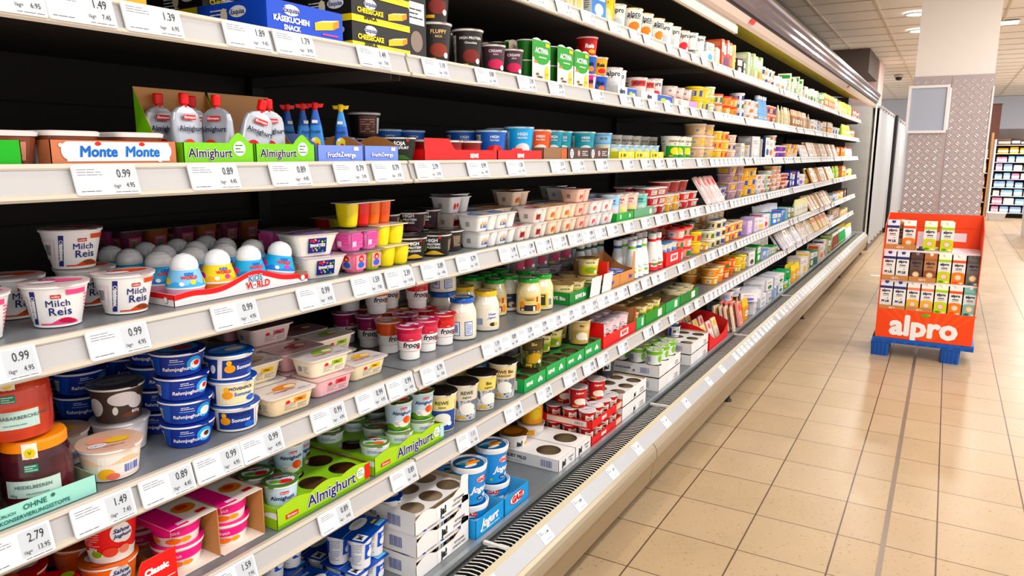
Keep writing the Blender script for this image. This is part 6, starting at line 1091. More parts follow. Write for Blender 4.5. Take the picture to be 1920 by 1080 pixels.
OB = [(K_ob_o, 1.110, .0, 0, 'orange'), (K_ob_y, 1.112, .094, 0, 'yellow'), (K_ob_y, 1.112, .10, .0455, 'yellow'), (K_ob_d, 1.114, .19, 0, 'dark'), (K_ob_y, 1.114, .19, .0455, 'cream'),
      (K_ob_r, 1.245, .0, 0, 'pink'), (K_ob_g, 1.240, .004, .0455, 'green'), (K_ob_r, 1.245, .094, 0, 'pink'), (K_ob_r, 1.243, .094, .0455, 'red'), (K_ob_r, 1.242, .19, 0, 'pink'), (K_ob_r, 1.240, .19, .0455, 'red'), (K_ob_d, 1.240, .19, .091, 'dark'), (K_ob_d, 1.245, .285, 0.0, 'dark'), (K_ob_d, 1.243, .285, .0455, 'dark'), (K_ob_r, 1.243, .285, .091, 'red'),
      (K_ob_y, 1.372, .0, 0, 'yellow'), (K_ob_g, 1.374, .105, 0, 'green'), (K_ob_g, 1.370, .105, .0455, 'green'), (K_ob_y, 1.372, .20, 0, 'yellow'), (K_ob_d, 1.372, .20, .0455, 'dark'), (K_ob_y, 1.372, .295, 0, 'cream')]
cn = {1.11: 'left column', 1.24: 'middle column', 1.37: 'right column'}
for k, y, d, z, c in OB:
    y, d = (y - 0.080, d) if y < 1.2 else (y - 0.078, d + 0.014) if y < 1.3 else (y - 0.072, d + 0.028)
    cc = 'left column' if y < 1.1 else 'middle column' if y < 1.25 else 'right column'
    one(k, 4, y, '%s fruit quark tub on fifth shelf, %s, %s, %s' % (c, cc, RW[min(4, int(d / 0.09 + 0.1))], ['bottom', 'upper', 'topmost'][int(round(z / 0.0455))]), d=d, z=z, rz=-0.05, group='fruit quark tubs on fifth shelf')
put(K_ob_y, XF[4] - 0.465, 1.20, SZ[4] + 0.03, -0.05, 'cream quark tub stood on edge deep on fifth shelf', None, (0.0, -1.1))
FR = [(K_fr_p, 1.432, .0, 0, 'pink'), (K_fr_p, 1.520, .012, 0, 'pink'), (K_fr_r, 1.602, .012, 0, 'red'), (K_fr_o, 1.452, .088, 0, 'orange'), (K_fr_d, 1.540, .10, 0, 'dark pink'), (K_fr_r, 1.628, .10, 0, 'red'),
      (K_fr_d, 1.470, .175, 0, 'dark pink'), (K_fr_o, 1.555, .18, 0, 'orange'), (K_fr_y, 1.628, .18, 0, 'yellow'), (K_fr_d, 1.47, .265, 0, 'dark pink'), (K_fr_o, 1.56, .265, 0, 'orange'), (K_fr_o, 1.50, .170, .0915, 'orange'), (K_fr_y, 1.578, .190, .0915, 'yellow'), (K_fr_y, 1.49, .262, .0915, 'yellow'), (K_fr_r, 1.622, .12, .0915, 'red'), (K_fr_y, 1.64, .265, 0, 'yellow')]
for i, (k, y, d, z, c) in enumerate(FR): one(k, 4, y + .053, '%s layered fruit yoghurt cup, %s, %s%s' % (c, RW[min(4, int(d / .085))], ['left', 'middle', 'right'][0 if y < 1.505 else 1 if y < 1.60 else 2], ', stacked on top' if z else ''), d=d + .024, z=z, rz=[-.75, -.45, -.5, -.2, -.9, -.4][i % 6], group='layered fruit yoghurt cups')
tray_at('carton_tray', 'tray', 'red tray under the orange layered cups on fifth shelf', traymb(0.15, 0.16, 0.036, '#d8181e', card, lart=[R_(-0.01, 0.008, 0.035, 0.03, '#c8202a', 1), T_('müller', 0.01, 0.018, 0.012, '#ffffff', 2, 0.05), E_(0.055, 0.018, 0.008, 0.008, '#3a1a14', 1), R_(-0.05, 0.006, -0.03, 0.03, '#2a3a8a', 1)]), 4, 1.497, 0.15, d=0.09) if False else None
GJ = [(K_gj_b, 1.722, .0, 0, 'blue lidded'), (K_gj_y, 1.852, .0, 0, 'yellow lidded'), (K_gj_b, 1.765, .10, 0, 'blue lidded'), (K_gj_b, 1.763, .10, .125, 'blue lidded'), (K_gj_y, 1.875, .10, 0, 'yellow lidded'), (K_gj_y, 1.88, .19, 0, 'yellow lidded'), (K_gj_b, 1.768, .195, 0, 'blue lidded'), (K_gj_b, 1.775, .29, 0, 'blue lidded'),
      (K_gj_g, 2.045, .0, 0, 'green lidded'), (K_gj_v, 2.137, .0, 0, 'green lidded'), (K_gj_v, 2.178, .088, 0, 'green lidded'), (K_gj_g, 1.965, .088, 0, 'green lidded'), (K_gj_d, 2.056, .09, 0, 'green lidded'), (K_gj_g, 1.97, .18, 0, 'green lidded'), (K_gj_d, 2.06, .18, 0, 'green lidded'), (K_gj_g, 2.15, .183, 0, 'green lidded'), (K_gj_d, 1.97, .27, 0, 'green lidded'), (K_gj_g, 2.06, .27, 0, 'green lidded')]
for i, (k, y, d, z, c) in enumerate(GJ): one(k, 4, y + (.02 if i < 8 else .10), '%s glass yoghurt jar, %s, %s from left%s' % (c, RW[min(4, int(d / .085))], ORD[i % 8 if i < 8 else (i - 8)], ', upper' if z else ''), d=d + .025, z=z, rz=face_cam(y, .8) + (i % 3 - 1) * .15, group='glass yoghurt jars on fifth shelf')
def biotray(wy, h=0.045, c='#12813f', txt='REWE Bio', wx=0.15, w2=True): return traymb(wx, wy, h, c, '#8f8a70', fart=[T_(txt, -wy * 0.05, h * .48, h * .48, '#ffffff', 2, 0.04, shear=0.1)], lart=[T_(txt, 0.02, h * .48, h * .4, '#ffffff', 2, 0.04)])
tray_at('carton_tray', 'tray', 'dark green organic tray with pale yellow cups, fifth shelf', biotray(0.20), 4, 2.425, 0.15)
for r in range(2):
    for c in range(2): one(K_bio5, 4, 2.379 + c * 0.093, 'pale yellow organic yoghurt cup in the dark green tray, %s %s' % (['front', 'rear'][r], ['left', 'right'][c]), d=.012 + r * .092, z=.0015, group='pale yellow organic cups')
tray_at('carton_tray', 'tray', 'dark green tray with white card beside the yellow cups', biotray(0.15, 0.05, '#12813f', 'Bio'), 4, 2.605, 0.15)
for i, (y, d, z) in enumerate([(2.60, .012, 0.0015), (2.615, .102, 0.0015), (2.60, .012, .0705)]): one(K_bio5, 4, y, 'pale yellow organic yoghurt cup in the tray with white card, ' + ['left', 'right', 'top'][i], d=d, z=z, group='pale yellow organic cups')
for i, (y) in enumerate([2.516, 2.627]):
    o = bpy.data.objects.new('promotion_card', MB().box(0, 0.0012, -0.045, 0.045, 0, 0.075, '#f0e9ee').mesh('promotion_card')); COL.objects.link(o); o.location = (XF[4] + 0.012, y, SZ[4] + 0.006); o.rotation_euler = (0, 0.12, 0); tag(o, 'blank white card standing on the fifth shelf edge, ' + ['left', 'right'][i] + ' one', 'card', 'blank white cards')
blk(4, 2.30, 2.80, K_gry, 'grey natural yoghurt cup', rows=2, tiers=1, n=5, d=0.20, z=0.0); blk(4, 2.30, 2.80, K_gry, 'grey natural yoghurt cup upper tier', rows=1, tiers=1, n=5, d=0.20, z=0.094, place='fifth shelf')
sb = traymb(0.15, 0.30, 0.050, '#c98f5e', card, hf=lambda q: 0.052 + (0.075 if q > 0.93 else 0), n=30, side_h=lambda q: 0.052 + 0.07 * (q ** 2), back_h=0.11, fart=[T_('Skyr', -0.10, 0.026, 0.024, '#4a4ab8', 2, 0.03, shear=0.2), R_(-0.02, 0.0, -0.018, 0.05, '#8a5a34', 1), T_('Skyr', 0.10, 0.026, 0.024, '#4a4ab8', 2, 0.03, shear=0.2)])
tray_at('carton_tray', 'tray', 'tan cardboard tray with one high red side, fifth shelf', sb, 4, 2.815, 0.15, extra=[('red_panel', MB().box(0.0, 0.0735, -0.149, -0.135, 0.05, 0.115, '#d8402e'))])
blk(4, 2.69, 2.92, smallcup('skyr_cup', '#5a6ac8', '#6a7ad8', 0.05, 0.036), 'violet blue low skyr cup in tan tray', n=3, rows=1, d=0.02, z=0.0018, place='')
K_bw = bottle('#ecebea', '#e8e6e4', neckband='#1f5a34'); K_bg_ = bottle('#eef0ec', '#f0f0ee', neckband='#7fc04a', lt='#7fb82a'); K_bb = bottle('#e9ecef', '#e9ecf0', neckband='#2a5a9a', lt='#f0c01e'); K_br = bottle('#f0e9e7', '#e9e4e2', neckband='#c8202a', lt='#d83a3a')
K_brd = bottle('#f3eae8', '#eceae8', '#f8f4f2', neckband='#c8202a', lt='#4a9a3a', h=0.175, base='#e04a4e')
blk(4, 2.66, 3.06, [K_bw], 'white yoghurt drink bottle with dark green neck', rows=2, n=6, d=0.165, rj=0.2); 
blk(4, 2.975, 3.225, [K_bg_, K_bb], ['white drink bottle with light green neck', 'white drink bottle with blue neck'], rows=2, n=4, d=0.0, rj=0.2); blk(4, 3.232, 3.36, [K_brd], 'red and white yoghurt drink bottle', rows=2, n=2, d=0.0, rj=0.2)
tray_at('carton_tray', 'tray', 'red tray with tall sides behind the red bottles, fifth shelf', traymb(0.15, 0.24, 0.07, '#d2181e', card, side_h=0.075, fart=[R_(-0.05, 0.02, 0.06, 0.055, '#f2eeee', 1), T_('REWE', 0.005, 0.037, 0.028, '#d2181e', 2, 0.06)]), 4, 3.495, 0.15)
blk(4, 3.385, 3.605, smallcup('yoghurt_drink_cup', '#f2dcd2', '#7ab0e0', 0.105, 0.034, band='#6aa0dc'), 'peach and blue drink cup', rows=2, n=3, d=0.012, z=0.0018)

# ---------------- sixth shelf (S=5)
blk(5, 0.27, 0.595, K_red, 'red cream yoghurt cup', rows=3, n=3, tiers=1, rj=0.3, d=0.01); 
RC = [(K_redo, .655, .035, 0, 'orange cream yoghurt cup under the standing red one'), (K_red, .660, .030, .0762, 'red cream yoghurt cup stacked high beside the pink packs'), (K_redo, .66, .14, 0, 'orange cream yoghurt cup behind the stacked red one'), (K_red, .56, .335, 0, 'red cream yoghurt cup left of the stacked one, second row'), (K_redo, .66, .345, .0, 'red cream yoghurt cup deep in third row'), (K_red, .655, .245, .0, 'red cream yoghurt cup deep in third row, farther right')]
for k, y, d, z, lb in RC: one(k, 5, y, lb, d=d, z=z, rz=-0.4, group='red cream yoghurt cups')
ct = traymb(0.16, 0.16, 0.028, '#d81c1c', card, hf=lambda q: 0.030 + 0.050 * min(1, max(0, (q - 0.50) / 0.08)), n=30, fart=[T_('Classic', 0.041, 0.055, 0.0165, '#ffffff', 2, 0.06), R_(0.02, 0.03, 0.075, 0.032, '#f0c8c0', 1)])
tray_at('carton_tray', 'tray', 'red tray with raised right corner on the sixth shelf', ct, 5, 0.650, 0.16, z=0.0)
def pinksleeve():
    wx, wy, h = 0.115, 0.100, 0.100; wh = '#f0e4da'; pk = '#e81a86'; mb = MB()
    mb.wall((-wx / 2, wy / 2), (wx / 2, wy / 2), 0, h, 0.0012, wh, card)   # right
    # left wall cut low so the pots show
    mb.box(-wx / 2, wx / 2, -wy / 2, wy / 2, 0, 0.0012, wh); mb.box(-wx / 2, wx / 2, -wy / 2, wy / 2, h - 0.0012, h, wh)
    mb.wall((wx / 2, wy / 2), (-wx / 2, wy / 2), 0, h, 0.0012, wh, card)
    mb.face_art([R_(-wy / 2, -wx / 2, -wy * 0.1, wx / 2, pk, 0), E_(wy * 0.18, 0.0, 0.022, 0.020, '#d8843a', 1), E_(wy * 0.16, 0.004, 0.012, 0.010, '#c8442a', 2), R_(-wy * 0.3, -wx / 2 + 0.006, 0.0, -wx / 2 + 0.016, '#f6dce8', 1), R_(wy * .2, -wx * .36, wy * .4, -wx * .26, '#c8202a', 2)], 't', h)
    mb.face_art([R_(-wx / 2, h * 0.86, wx / 2, h, pk, 0)], 'l', wy / 2 - 0.0006)
    mb.wall((-wx / 2, -wy / 2), (wx / 2, -wy / 2), h * 0.86, h * 0.14, 0.0012, pk, card)
    P = [('sleeve', mb)]
    for t in range(2):
        pb = MB().lathe([(0.038, 0.0), (0.0385, 0.002), (0.045, 0.040), (0.0475, 0.041), (0.0475, 0.046)], ['#f4eee8', '#f4eee8', '#efe9e6', '#efe9e6'], 30, c=(0, 0, 0.0016 + t * 0.0475))
        pb.cone_art([R_(-0.09, 0.020, 0.05, 0.038, pk, 1), T_('Pfirsich', -0.012, 0.028, 0.009, '#f6e0ee', 2, 0.02, shear=0.3), E_(-0.01, 0.011, 0.014, 0.006, '#ee7a2a', 2), E_(0.012, 0.012, 0.010, 0.005, '#f0a03a', 3), E_(-0.045, 0.012, 0.010, 0.006, '#f08a4a', 2), LINES(-0.09, 0.006, 0.03, 0.01, 2, '#9a8a88', 2)], lambda z: 0.0388 + z * 0.155, -0.5, z0=0.0016 + t * 0.0475)
        P.append(('pot', pb)); P.append(('pot_lid', MB().lathe([(0.0478, 0), (0.0478, 0.001), (0, 0.0012)], M(pk if t == 0 else '#d8c8cc', 0.25, 0.2), 30, c=(0, 0, 0.0478 + t * 0.0475), caps=False)))
    return Kind('two_pot_sleeve_pack', 'yoghurt pack', wx, wy, h, P)
K_pk = pinksleeve()
for i, (y, d) in enumerate([(.785, .020), (.889, .015), (.785, .138), (.889, .133), (.785, .256), (.889, .251)]): one(K_pk, 5, y, 'pink and white sleeve of two stacked pots, %s, %s' % (RW[i // 2], ['left', 'right'][i % 2]), d=d, rz=0.0, group='pink two pot sleeves')
# green hole trays
def almitray(wy, wx=0.235, corner='#e0281e'):
    h = 0.050
    hf = lambda q: 0.042 + 0.010 * abs(sin(q * 9.5)) * (0.4 + 0.6 * (1 - abs(q - .55))) + 0.004
    mb = traymb(wx, wy, h, '#a6cc22', '#7a5a3c', hf=hf, n=48, back_h=h * .9, side_h=h * .9)
    mb.face_art([R_(-wy / 2, 0.0, wy / 2, 0.008, '#7aa81a', 0), tag_art(-wy * 0.36, 0.020, wy * 0.12, 0.010, '#d2202a', 'Ehrmann'), TO_('Almighurt', wy * 0.06, 0.026, 0.037, '#1c1c6e', '#f4f6ea', 2, 0.02, 0.055), E_(wy * 0.385, 0.030, 0.0135, 0.0135, '#f6f8f0', 2), LINES(wy * 0.385 - .009, 0.022, .018, .016, 3, '#3a7a2a', 3), R_(wy * 0.44, 0.008, wy * 0.5, 0.044, corner, 1)], 'f', wx / 2)
    mb.face_art([H_(-wx / 2, wx / 2, 0.024, lambda s: 0.034 + 0.004 * sin(s * 70), '#eef4f6', 1, 24), E_(-0.03, 0.028, 0.008, 0.004, '#8a5a34', 2), E_(0.04, 0.028, 0.008, 0.004, '#8a5a34', 2), R_(-wx * .35, 0.004, -wx * .12, 0.018, '#e8ece8', 2), BAR(-wx * .34, 0.005, wx * .2, 0.012, 2), E_(wx * .2, 0.014, 0.012, 0.010, '#f6f8f0', 2), LINES(wx * .2 - .008, .008, .016, .012, 3, '#3a6a2a', 3)], 'l', wy / 2)
    dk_ = deck(wx - .003, wy - .003, 0.040, M('#8ec01e'), (3, 3), 0.0335)
    return mb, dk_
a1, d1 = almitray(0.284); tray_at('hole_tray', 'tray', 'lime green tray with cup holes, left one on sixth shelf', a1, 5, 1.102, 0.235, extra=[('perforated_deck', d1)])
a2, d2 = almitray(0.284, corner='#b8dcee'); tray_at('hole_tray', 'tray', 'lime green tray with cup holes, right one on sixth shelf', a2, 5, 1.405, 0.235, extra=[('perforated_deck', d2)])
def hole(ty, i, j, wx=0.232, wy=0.281, nx=3, ny=3): return (XF[5] - 0.1175 + wx / 2 - wx * (i + .5) / nx, ty - wy / 2 + wy * (j + .5) / ny)
def inhole(k, ty, i, j, z, lb, rz=-0.5, tilt=None):
    x, y = hole(ty, i, j); put(k, x, y, SZ[5] + 0.001 + z, rz, lb, 'fruit yoghurt cups in the lime green trays', tilt)
CI = [(K_al_r, 0, 0, .004, 0), (K_al_r, 1, 0, .004, 0), (K_al_y, 2, 0, .004, 0), (K_al_o, 2, 1, .004, 0), (K_al_k, 2, 2, .004, 0)]
RI = ['front', 'middle', 'rear']; CJ = ['left', 'centre', 'right']
for k, i, j, z, _ in CI: inhole(k, 1.102, i, j, z, 'fruit yoghurt cup in the left lime tray, %s %s hole' % (RI[i], CJ[j]), -0.6 + .3 * j)
inhole(K_al_o, 1.102, 1, 1, .042, 'fruit yoghurt cup standing on the deck of the left lime tray', -0.5)
for i, (y, d) in enumerate([(0.99, 0.25), (1.07, 0.25), (1.15, .25), (.99, .335), (1.07, .335), (1.15, .335)]): one([K_al_r, K_al_k, K_al_o][i % 3], 5, y, 'fruit yoghurt cup behind the left lime tray, %s, %s' % (RW[i // 3], ORD[i % 3]), d=d, group='fruit yoghurt cups behind the trays')
for k, i, j in [(K_al_s, 0, 0), (K_al_s, 0, 1), (K_al_s, 0, 2), (K_al_s, 1, 1), (K_al_s, 1, 2), (K_al_s, 2, 0), (K_al_s, 2, 1), (K_al_s, 2, 2)]: inhole(k, 1.405, i, j, .004, 'short fruit yoghurt cup in the right lime tray, %s %s hole' % (RI[i], CJ[j]), -0.9 + .2 * j)
for k, i, j in [(K_al_o, 0, 1), (K_al_o, 0, 2), (K_al_r, 1, 2), (K_al_y, 2, 1), (K_al_k, 2, 0)]: inhole(k, 1.405, i, j, .067, 'fruit yoghurt cup stacked over the right lime tray, %s %s hole' % (RI[i], CJ[j]), -0.55)
T5 = [(K_t500a, 1.608, .005, 'cream and blue'), (K_t500b, 1.712, .0, 'grey landscape'), (K_t500c, 1.817, .0, 'grey and yellow'), (K_t500d, 1.940, .0, 'beige'), (K_t500e, 2.045, .175, 'blue meadow'), (K_t500a, 1.63, .105, 'cream and blue'), (K_t500b, 1.73, .10, 'grey landscape'), (K_t500c, 1.83, .10, 'grey and yellow'), (K_t500c, 1.84, .20, 'grey and yellow'), (K_t500b, 1.74, .20, 'grey landscape'), (K_t500e, 1.945, .22, 'blue meadow')]
for i, (k, y, d, c) in enumerate(T5): one(k, 5, y, 'tall %s milk cup on sixth shelf, %s' % (c, RW[int(d / .095)]), d=d, z=0.0, rz=face_cam(y, .7) + (i % 3 - 1) * .2, group='tall milk cups on sixth shelf')
def gtray(wy, h=0.045, c='#14a058', t='REWE', white=False):
    mb = traymb(0.17, wy, h, c, '#8a7a5c', fart=[T_(t, -wy * .26, h * .5, h * .36, '#ffffff', 2, 0.06), E_(wy * .22, h * .55, .008, .007, '#ffffff', 2), E_(wy * .16, h * .4, .007, .006, '#ffffff', 2), E_(wy * .28, h * .4, .007, .006, '#ffffff', 2)], lart=([R_(.0, h * .15, .06, h * .85, '#f0eeee', 1)] + BAR(.006, h * .2, .048, h * .6, 2)))
    return mb, deck(0.167, wy - .003, h - 0.006, M('#0f8a4a'), (2, 2), min(wy / 4, 0.042) - 0.004)
for i, (y, w) in enumerate([(2.072, .154), (2.228, .154), (2.384, .154), (2.540, .154)]):
    m_, k_ = gtray(w, .050 if i % 2 else .045); tray_at('hole_tray', 'tray', 'emerald green tray with round holes on sixth shelf, ' + ORD[i] + ' from left', m_, 5, y, 0.17, extra=[('perforated_deck', k_)], group='emerald green hole trays')
one(K_t500f, 5, 2.150, 'tall cup with grass print standing in the emerald trays', d=.012, z=.0455); one(K_tan, 5, 2.535, 'tan organic cup in the fourth emerald tray, left', d=.012, z=.0455, group=None)
blk(5, 2.30, 2.485, K_bio5, 'pale yellow cup in the third emerald tray', n=2, d=.085, z=.046, rows=1); blk(5, 2.11, 2.62, K_gen, 'dark grey organic cup behind emerald trays', rows=2, n=5, d=.175)
one(K_bio5, 5, 2.56, 'pale yellow organic cup in the fourth emerald tray, rear', d=.125, z=.0455)
rt_ = traymb(0.15, 0.36, 0.045, '#e0281a', card, hf=lambda q: 0.047 + (.06 if q > .95 or q < .02 else 0), n=40, side_h=0.105, fart=[R_(.0, .01, .09, .038, '#f4ecea', 1), T_('REWE', .045, .024, .022, '#e0281a', 2, .06)])
tray_at('carton_tray', 'tray', 'orange red tray with tall side panels on sixth shelf', rt_, 5, 2.82, 0.15)
blk(5, 2.65, 2.97, smallcup('berry_yoghurt_cup', '#f2d2da', '#f0dce4', 0.088, 0.036, band='#f6e2e6'), 'pale pink yoghurt cup in the orange red tray', rows=2, n=4, d=.012, z=.0018, place='')
blk(5, 2.64, 3.0, K_gen, 'dark grey organic cup behind orange red tray', rows=2, n=4, d=.17)
for i, (y, w, c) in enumerate([(3.06, .11, '#14a058'), (3.26, .28, '#1f8a32'), (3.515, .22, '#14a058'), (3.79, .32, '#157a34')]):
    tray_at('carton_tray', 'tray', ['small emerald tray right of the orange red one', 'mid green tray with cream cups on sixth shelf', 'emerald tray with barcode card on sixth shelf', 'dark green tray with white cards on sixth shelf'][i], traymb(.15, w, .055, c, '#8a7a5c', fart=[R_(w * .1, .01, w * .3, .045, '#e8f0e8', 1)], lart=[R_(-.03, .01, .03, .045, '#d8d4cc', 1), BAR(-.025, .014, .045, .028, 2)]), 5, y, .15)
blk(5, 3.125, 3.395, K_bio5, 'cream organic cup in the mid green tray', rows=2, n=3, d=.012, z=.018); blk(5, 3.015, 3.105, K_bio5, 'cream organic cup in the small emerald tray', rows=1, n=1, d=.012, z=.01)
blk(5, 3.02, 3.60, K_tan, 'tan organic cup behind the green trays', rows=2, n=4, d=.20, tiers=1)

# ---------------- bottom deck (S=6)
for i, (y, d, z) in enumerate([(1.275, .075, 0.084), (1.27, .075, 0), (1.13, .085, 0), (1.13, .22, 0), (1.27, .21, 0), (1.13, .22, .084), (.99, .085, 0), (.99, .22, 0)]):
    put(K_ja4, XF[6] - d - .0625, y, SZ[6] + .001 + z, [.2, .02, .1, .1, .12, .1, .05, .02][i], 'white and blue pack of four plain yoghurts, ' + ['topmost in front', 'below the topmost in front', 'second from right, front row, below', 'second from right, rear row', 'rightmost, rear row', 'on top of rear row', 'leftmost, front row', 'leftmost, rear row'][i], 'packs of four plain yoghurts')
def jatray(wy=.245, wx=.245, h=.062, torn=False, S6=True, deckz=.050, holes=(3, 3), r=.033, t='ja!', sub='JOGHURT MILD'):
    hf = (lambda q: h * .62 + (h * .5 if q > .86 else 0) + (.014 * max(0, sin(q * 9))) ) if torn else (lambda q: h)
    mb = traymb(wx, wy, h * .62 if torn else h, '#f0edec', '#b9a68e', hf=hf, n=36, side_h=h, back_h=h)
    mb.face_art([R_(-wy * .12, .002, wy * .14, h * .58, '#f8f6f6', 1), T_(t, 0.0, h * .30, h * .46, '#17171c', 3, .06), T_('FETTARMER', wy * .30, h * .40, h * .15, '#2a2a30', 3, .02), T_(sub, wy * .30, h * .2, h * .14, '#2a2a30', 3, .02)], 'f', wx / 2)
    mb.face_art([T_(sub, -wx * .22, h * .5, h * .22, '#3a3a4a', 2, .03), BAR(wx * .12, h * .15, wx * .2, h * .62, 1, '#4a5a98', None), E_(wx * .0, h * .35, .006, .006, '#6a6a6a', 2)], 'l', wy / 2)
    return mb, deck(wx - .003, wy - .003, deckz, M('#efecea'), holes, r)
for t in range(3):
    m_, k_ = jatray(torn=True); yy_ = 1.492 + .004 * (t % 2)
    tray_at('hole_tray', 'tray', 'white tray with round holes in the torn stack, ' + ['lowest', 'middle', 'topmost'][t], m_, 6, yy_, .245, d=.02, z=t * .0635, extra=[('perforated_deck', k_)], group='torn white hole trays')
    for (i, j) in ([(0, 0), (0, 1), (0, 2), (1, 0), (1, 1), (2, 0), (2, 2)] if t < 2 else [(2, 0), (1, 0), (2, 1)]):
        x = XF[6] - .02 - .1225 + .121 - .242 * (i + .5) / 3; y = yy_ - .121 + .242 * (j + .5) / 3
        if t < 2: put(K_ja_s, x, y, SZ[6] + .003 + t * .0635, -.5, 'plain yoghurt cup in the %s torn tray, %s %s hole' % (['lowest', 'middle'][t], RI[i], CJ[j]), 'plain yoghurt cups in torn trays')
        else: put(K_ja, x, y, SZ[6] + .003 + t * .0635, -.5, 'plain yoghurt cup with blue lid in the topmost torn tray, %s %s hole' % (RI[i], CJ[j]), 'plain yoghurt cups in torn trays')
def gazitray(wy, t, sub): return traymb(.15, wy, .058, '#1e9ad8', '#6ab4d8', fart=([E_(0, .034, .045, .018, '#c8202a', 1), E_(0, .034, .042, .0155, '#f2f0ee', 2), T_('GAZI', 0, .033, .028, '#c8202a', 3, .07, shear=.1)] if t == 'GAZI' else [T_('Jogurt', -.005, .034, .036, '#ffffff', 2, .05, shear=.35), LINES(-.05, .008, .1, .008, 1, '#e8f4fa', 2)]))
tray_at('carton_tray', 'tray', 'sky blue tray under the left yoghurt bucket', gazitray(.155, 'J', ''), 6, 1.700, .15); tray_at('carton_tray', 'tray', 'sky blue tray under the right yoghurt bucket', gazitray(.150, 'GAZI', ''), 6, 1.858, .15)
for i, (k, y, d, z) in enumerate([(K_gazi_s, 1.695, .012, .0015), (K_gazi, 1.69, .014, .0825), (K_gazi_s, 1.85, .030, .0015), (K_gazi, 1.845, .032, .0825), (K_gazi_s, 1.70, .17, 0), (K_gazi, 1.70, .17, .082), (K_gazi_s, 1.85, .18, 0)]):
    one(k, 6, y, ['blue yoghurt bucket with white lid, lower left, in front', 'blue yoghurt bucket with white lid, upper left, in front', 'blue yoghurt bucket with white lid, lower right, in front', 'blue yoghurt bucket with white lid, upper right, in front', 'blue yoghurt bucket at rear left, lower', 'blue yoghurt bucket at rear left, upper', 'blue yoghurt bucket at rear right'][i], d=d, z=z, rz=-.35 if i in (1, 3) else -1.2, group='blue yoghurt buckets')
o = bpy.data.objects.new('paper_slip', MB().box(-.03, .03, -.03, .03, 0, .0008, '#f6f6f6').mesh('paper_slip')); COL.objects.link(o); o.location = (-1.15, 1.985, .303); o.rotation_euler = (0, 0, .3); tag(o, 'white paper slip on the bottom deck beside the blue trays', 'paper')
def jabig(wy): 
    mb = traymb(.30, wy, .045, '#f2efee', '#b9a68e'); mb.face_art([T_('ja!', -wy * .2, .022, .030, '#17171c', 3, .06), T_('JOGHURT', wy * .22, .028, .009, '#2a2a30', 3, .03), T_('MILD', wy * .22, .016, .009, '#2a2a30', 3, .03)], 'f', .15); mb.face_art([T_('JOGHURT MILD', -.04, .024, .017, '#2a2a30', 2, .04), BAR(.075, .006, .05, .032, 1, '#4a5a98', None), LINES(-.10, .006, .10, .006, 1, '#9a9a9a', 1)], 'l', wy / 2)
    return mb, deck(.297, wy - .003, .0445, M('#f3f0ee'), (2, 1), .045, 28)
for i, (y, w) in enumerate([(2.216, .132), (2.351, .132)]):
    m_, k_ = jabig(w); tray_at('hole_tray', 'tray', 'white long tray with two large holes, ' + ['left', 'right'][i] + ' one beside the red trays', m_, 6, y, .30, z=0, extra=[('perforated_deck', k_)], group='white trays with large holes')
one(K_ja5, 6, 2.216, 'white and orange yoghurt cup in the left long tray', d=.17, z=.004, rz=-.5); one(K_jaw, 6, 2.351, 'white and orange yoghurt cup in the right long tray, lower', d=.17, z=.004, rz=-.6); one(K_fr500, 6, 2.351, 'orange yoghurt cup stacked on the white and orange one', d=.175, z=.083, rz=-.6); one(K_ja5, 6, 2.216, 'white and orange yoghurt cup deep on the bottom deck', d=.33, z=0)
def rtray(wy=.30, wx=.22, h=.032): return traymb(wx, wy, h, '#d8141a', '#a8583a', fart=[T_('REWE', -wy * .12, h * .5, h * .55, '#ffffff', 2, .07), R_(wy * .14, .0, wy * .145, h, '#a01014', 1), R_(wy * .30, h * .15, wy * .48, h * .85, '#e8c8b8', 1)], lart=[R_(-wx * .38, h * .18, wx * .40, h * .85, '#ecd8c8', 1), BAR(wx * .16, h * .25, wx * .2, h * .5, 2)])
for t in range(2):
    tray_at('carton_tray', 'tray', 'red tray of red and white cups, ' + ['lower', 'upper'][t] + ' of two on the bottom deck', rtray(), 6, 2.575 , .22, z=t * .066)
    for r in range(3):
        for c in range(4):
            one(K_rewe_r, 6, 2.466 + c * .073, 'red and white yoghurt cup in the %s red tray, %s, %s' % (['lower', 'upper'][t], RW[r], ORD[c]), d=.006 + r * .0715, z=t * .066 + .0015, rz=-.8 + .3 * (c % 2), group='red and white yoghurt cups')
for i, (y, d) in enumerate([(2.48, .05), (2.61, .03), (2.64, .11), (2.51, .13)]): one(K_rewe_t, 6, y, 'tall red and white yoghurt cup on top of the red trays, ' + ['front left', 'front right', 'rear right', 'rear left'][i], d=d, z=.1295, group='tall red and white cups')
for i, (y, z, w) in enumerate([(2.87, 0, .28), (2.87, .062, .28), (3.34, 0, .32), (3.34, .068, .32), (3.84, 0, .32), (3.84, .062, .32)]):
    if i in (2,): m_, k_ = jatray(w, .25, .062, False, holes=(3, 3), deckz=.050, t='', sub='SAURE SAHNE')
    else: m_, k_ = jatray(w, .25, .056, False, holes=(3, 3), deckz=.048, t='ja!' if i < 2 else '', sub='SAURE SAHNE')
    tray_at('hole_tray', 'tray', 'white tray with cup holes on bottom deck, ' + ['left pile, lower', 'left pile, upper', 'middle pile, lower', 'middle pile, upper', 'right pile, lower', 'right pile, upper'][i], m_, 6, y, .25, z=z, extra=[('perforated_deck', k_)], group='white sour cream trays')
K_grn = smallcup('sour_cream_cup', '#e9ecec', noise_mat('green_lid_print', ['#8fc82a', '#b8dc5a', '#f0f4ea', '#5fa01e'], 60, .3, 2), .072, .0415, art=[R_(-.13, .050, .13, .066, '#7fbe26', 1), E_(.02, .03, .012, .018, '#7fbe26', 1), BAR(-.05, .01, .024, .034, 1, '#4a5a98', None)])
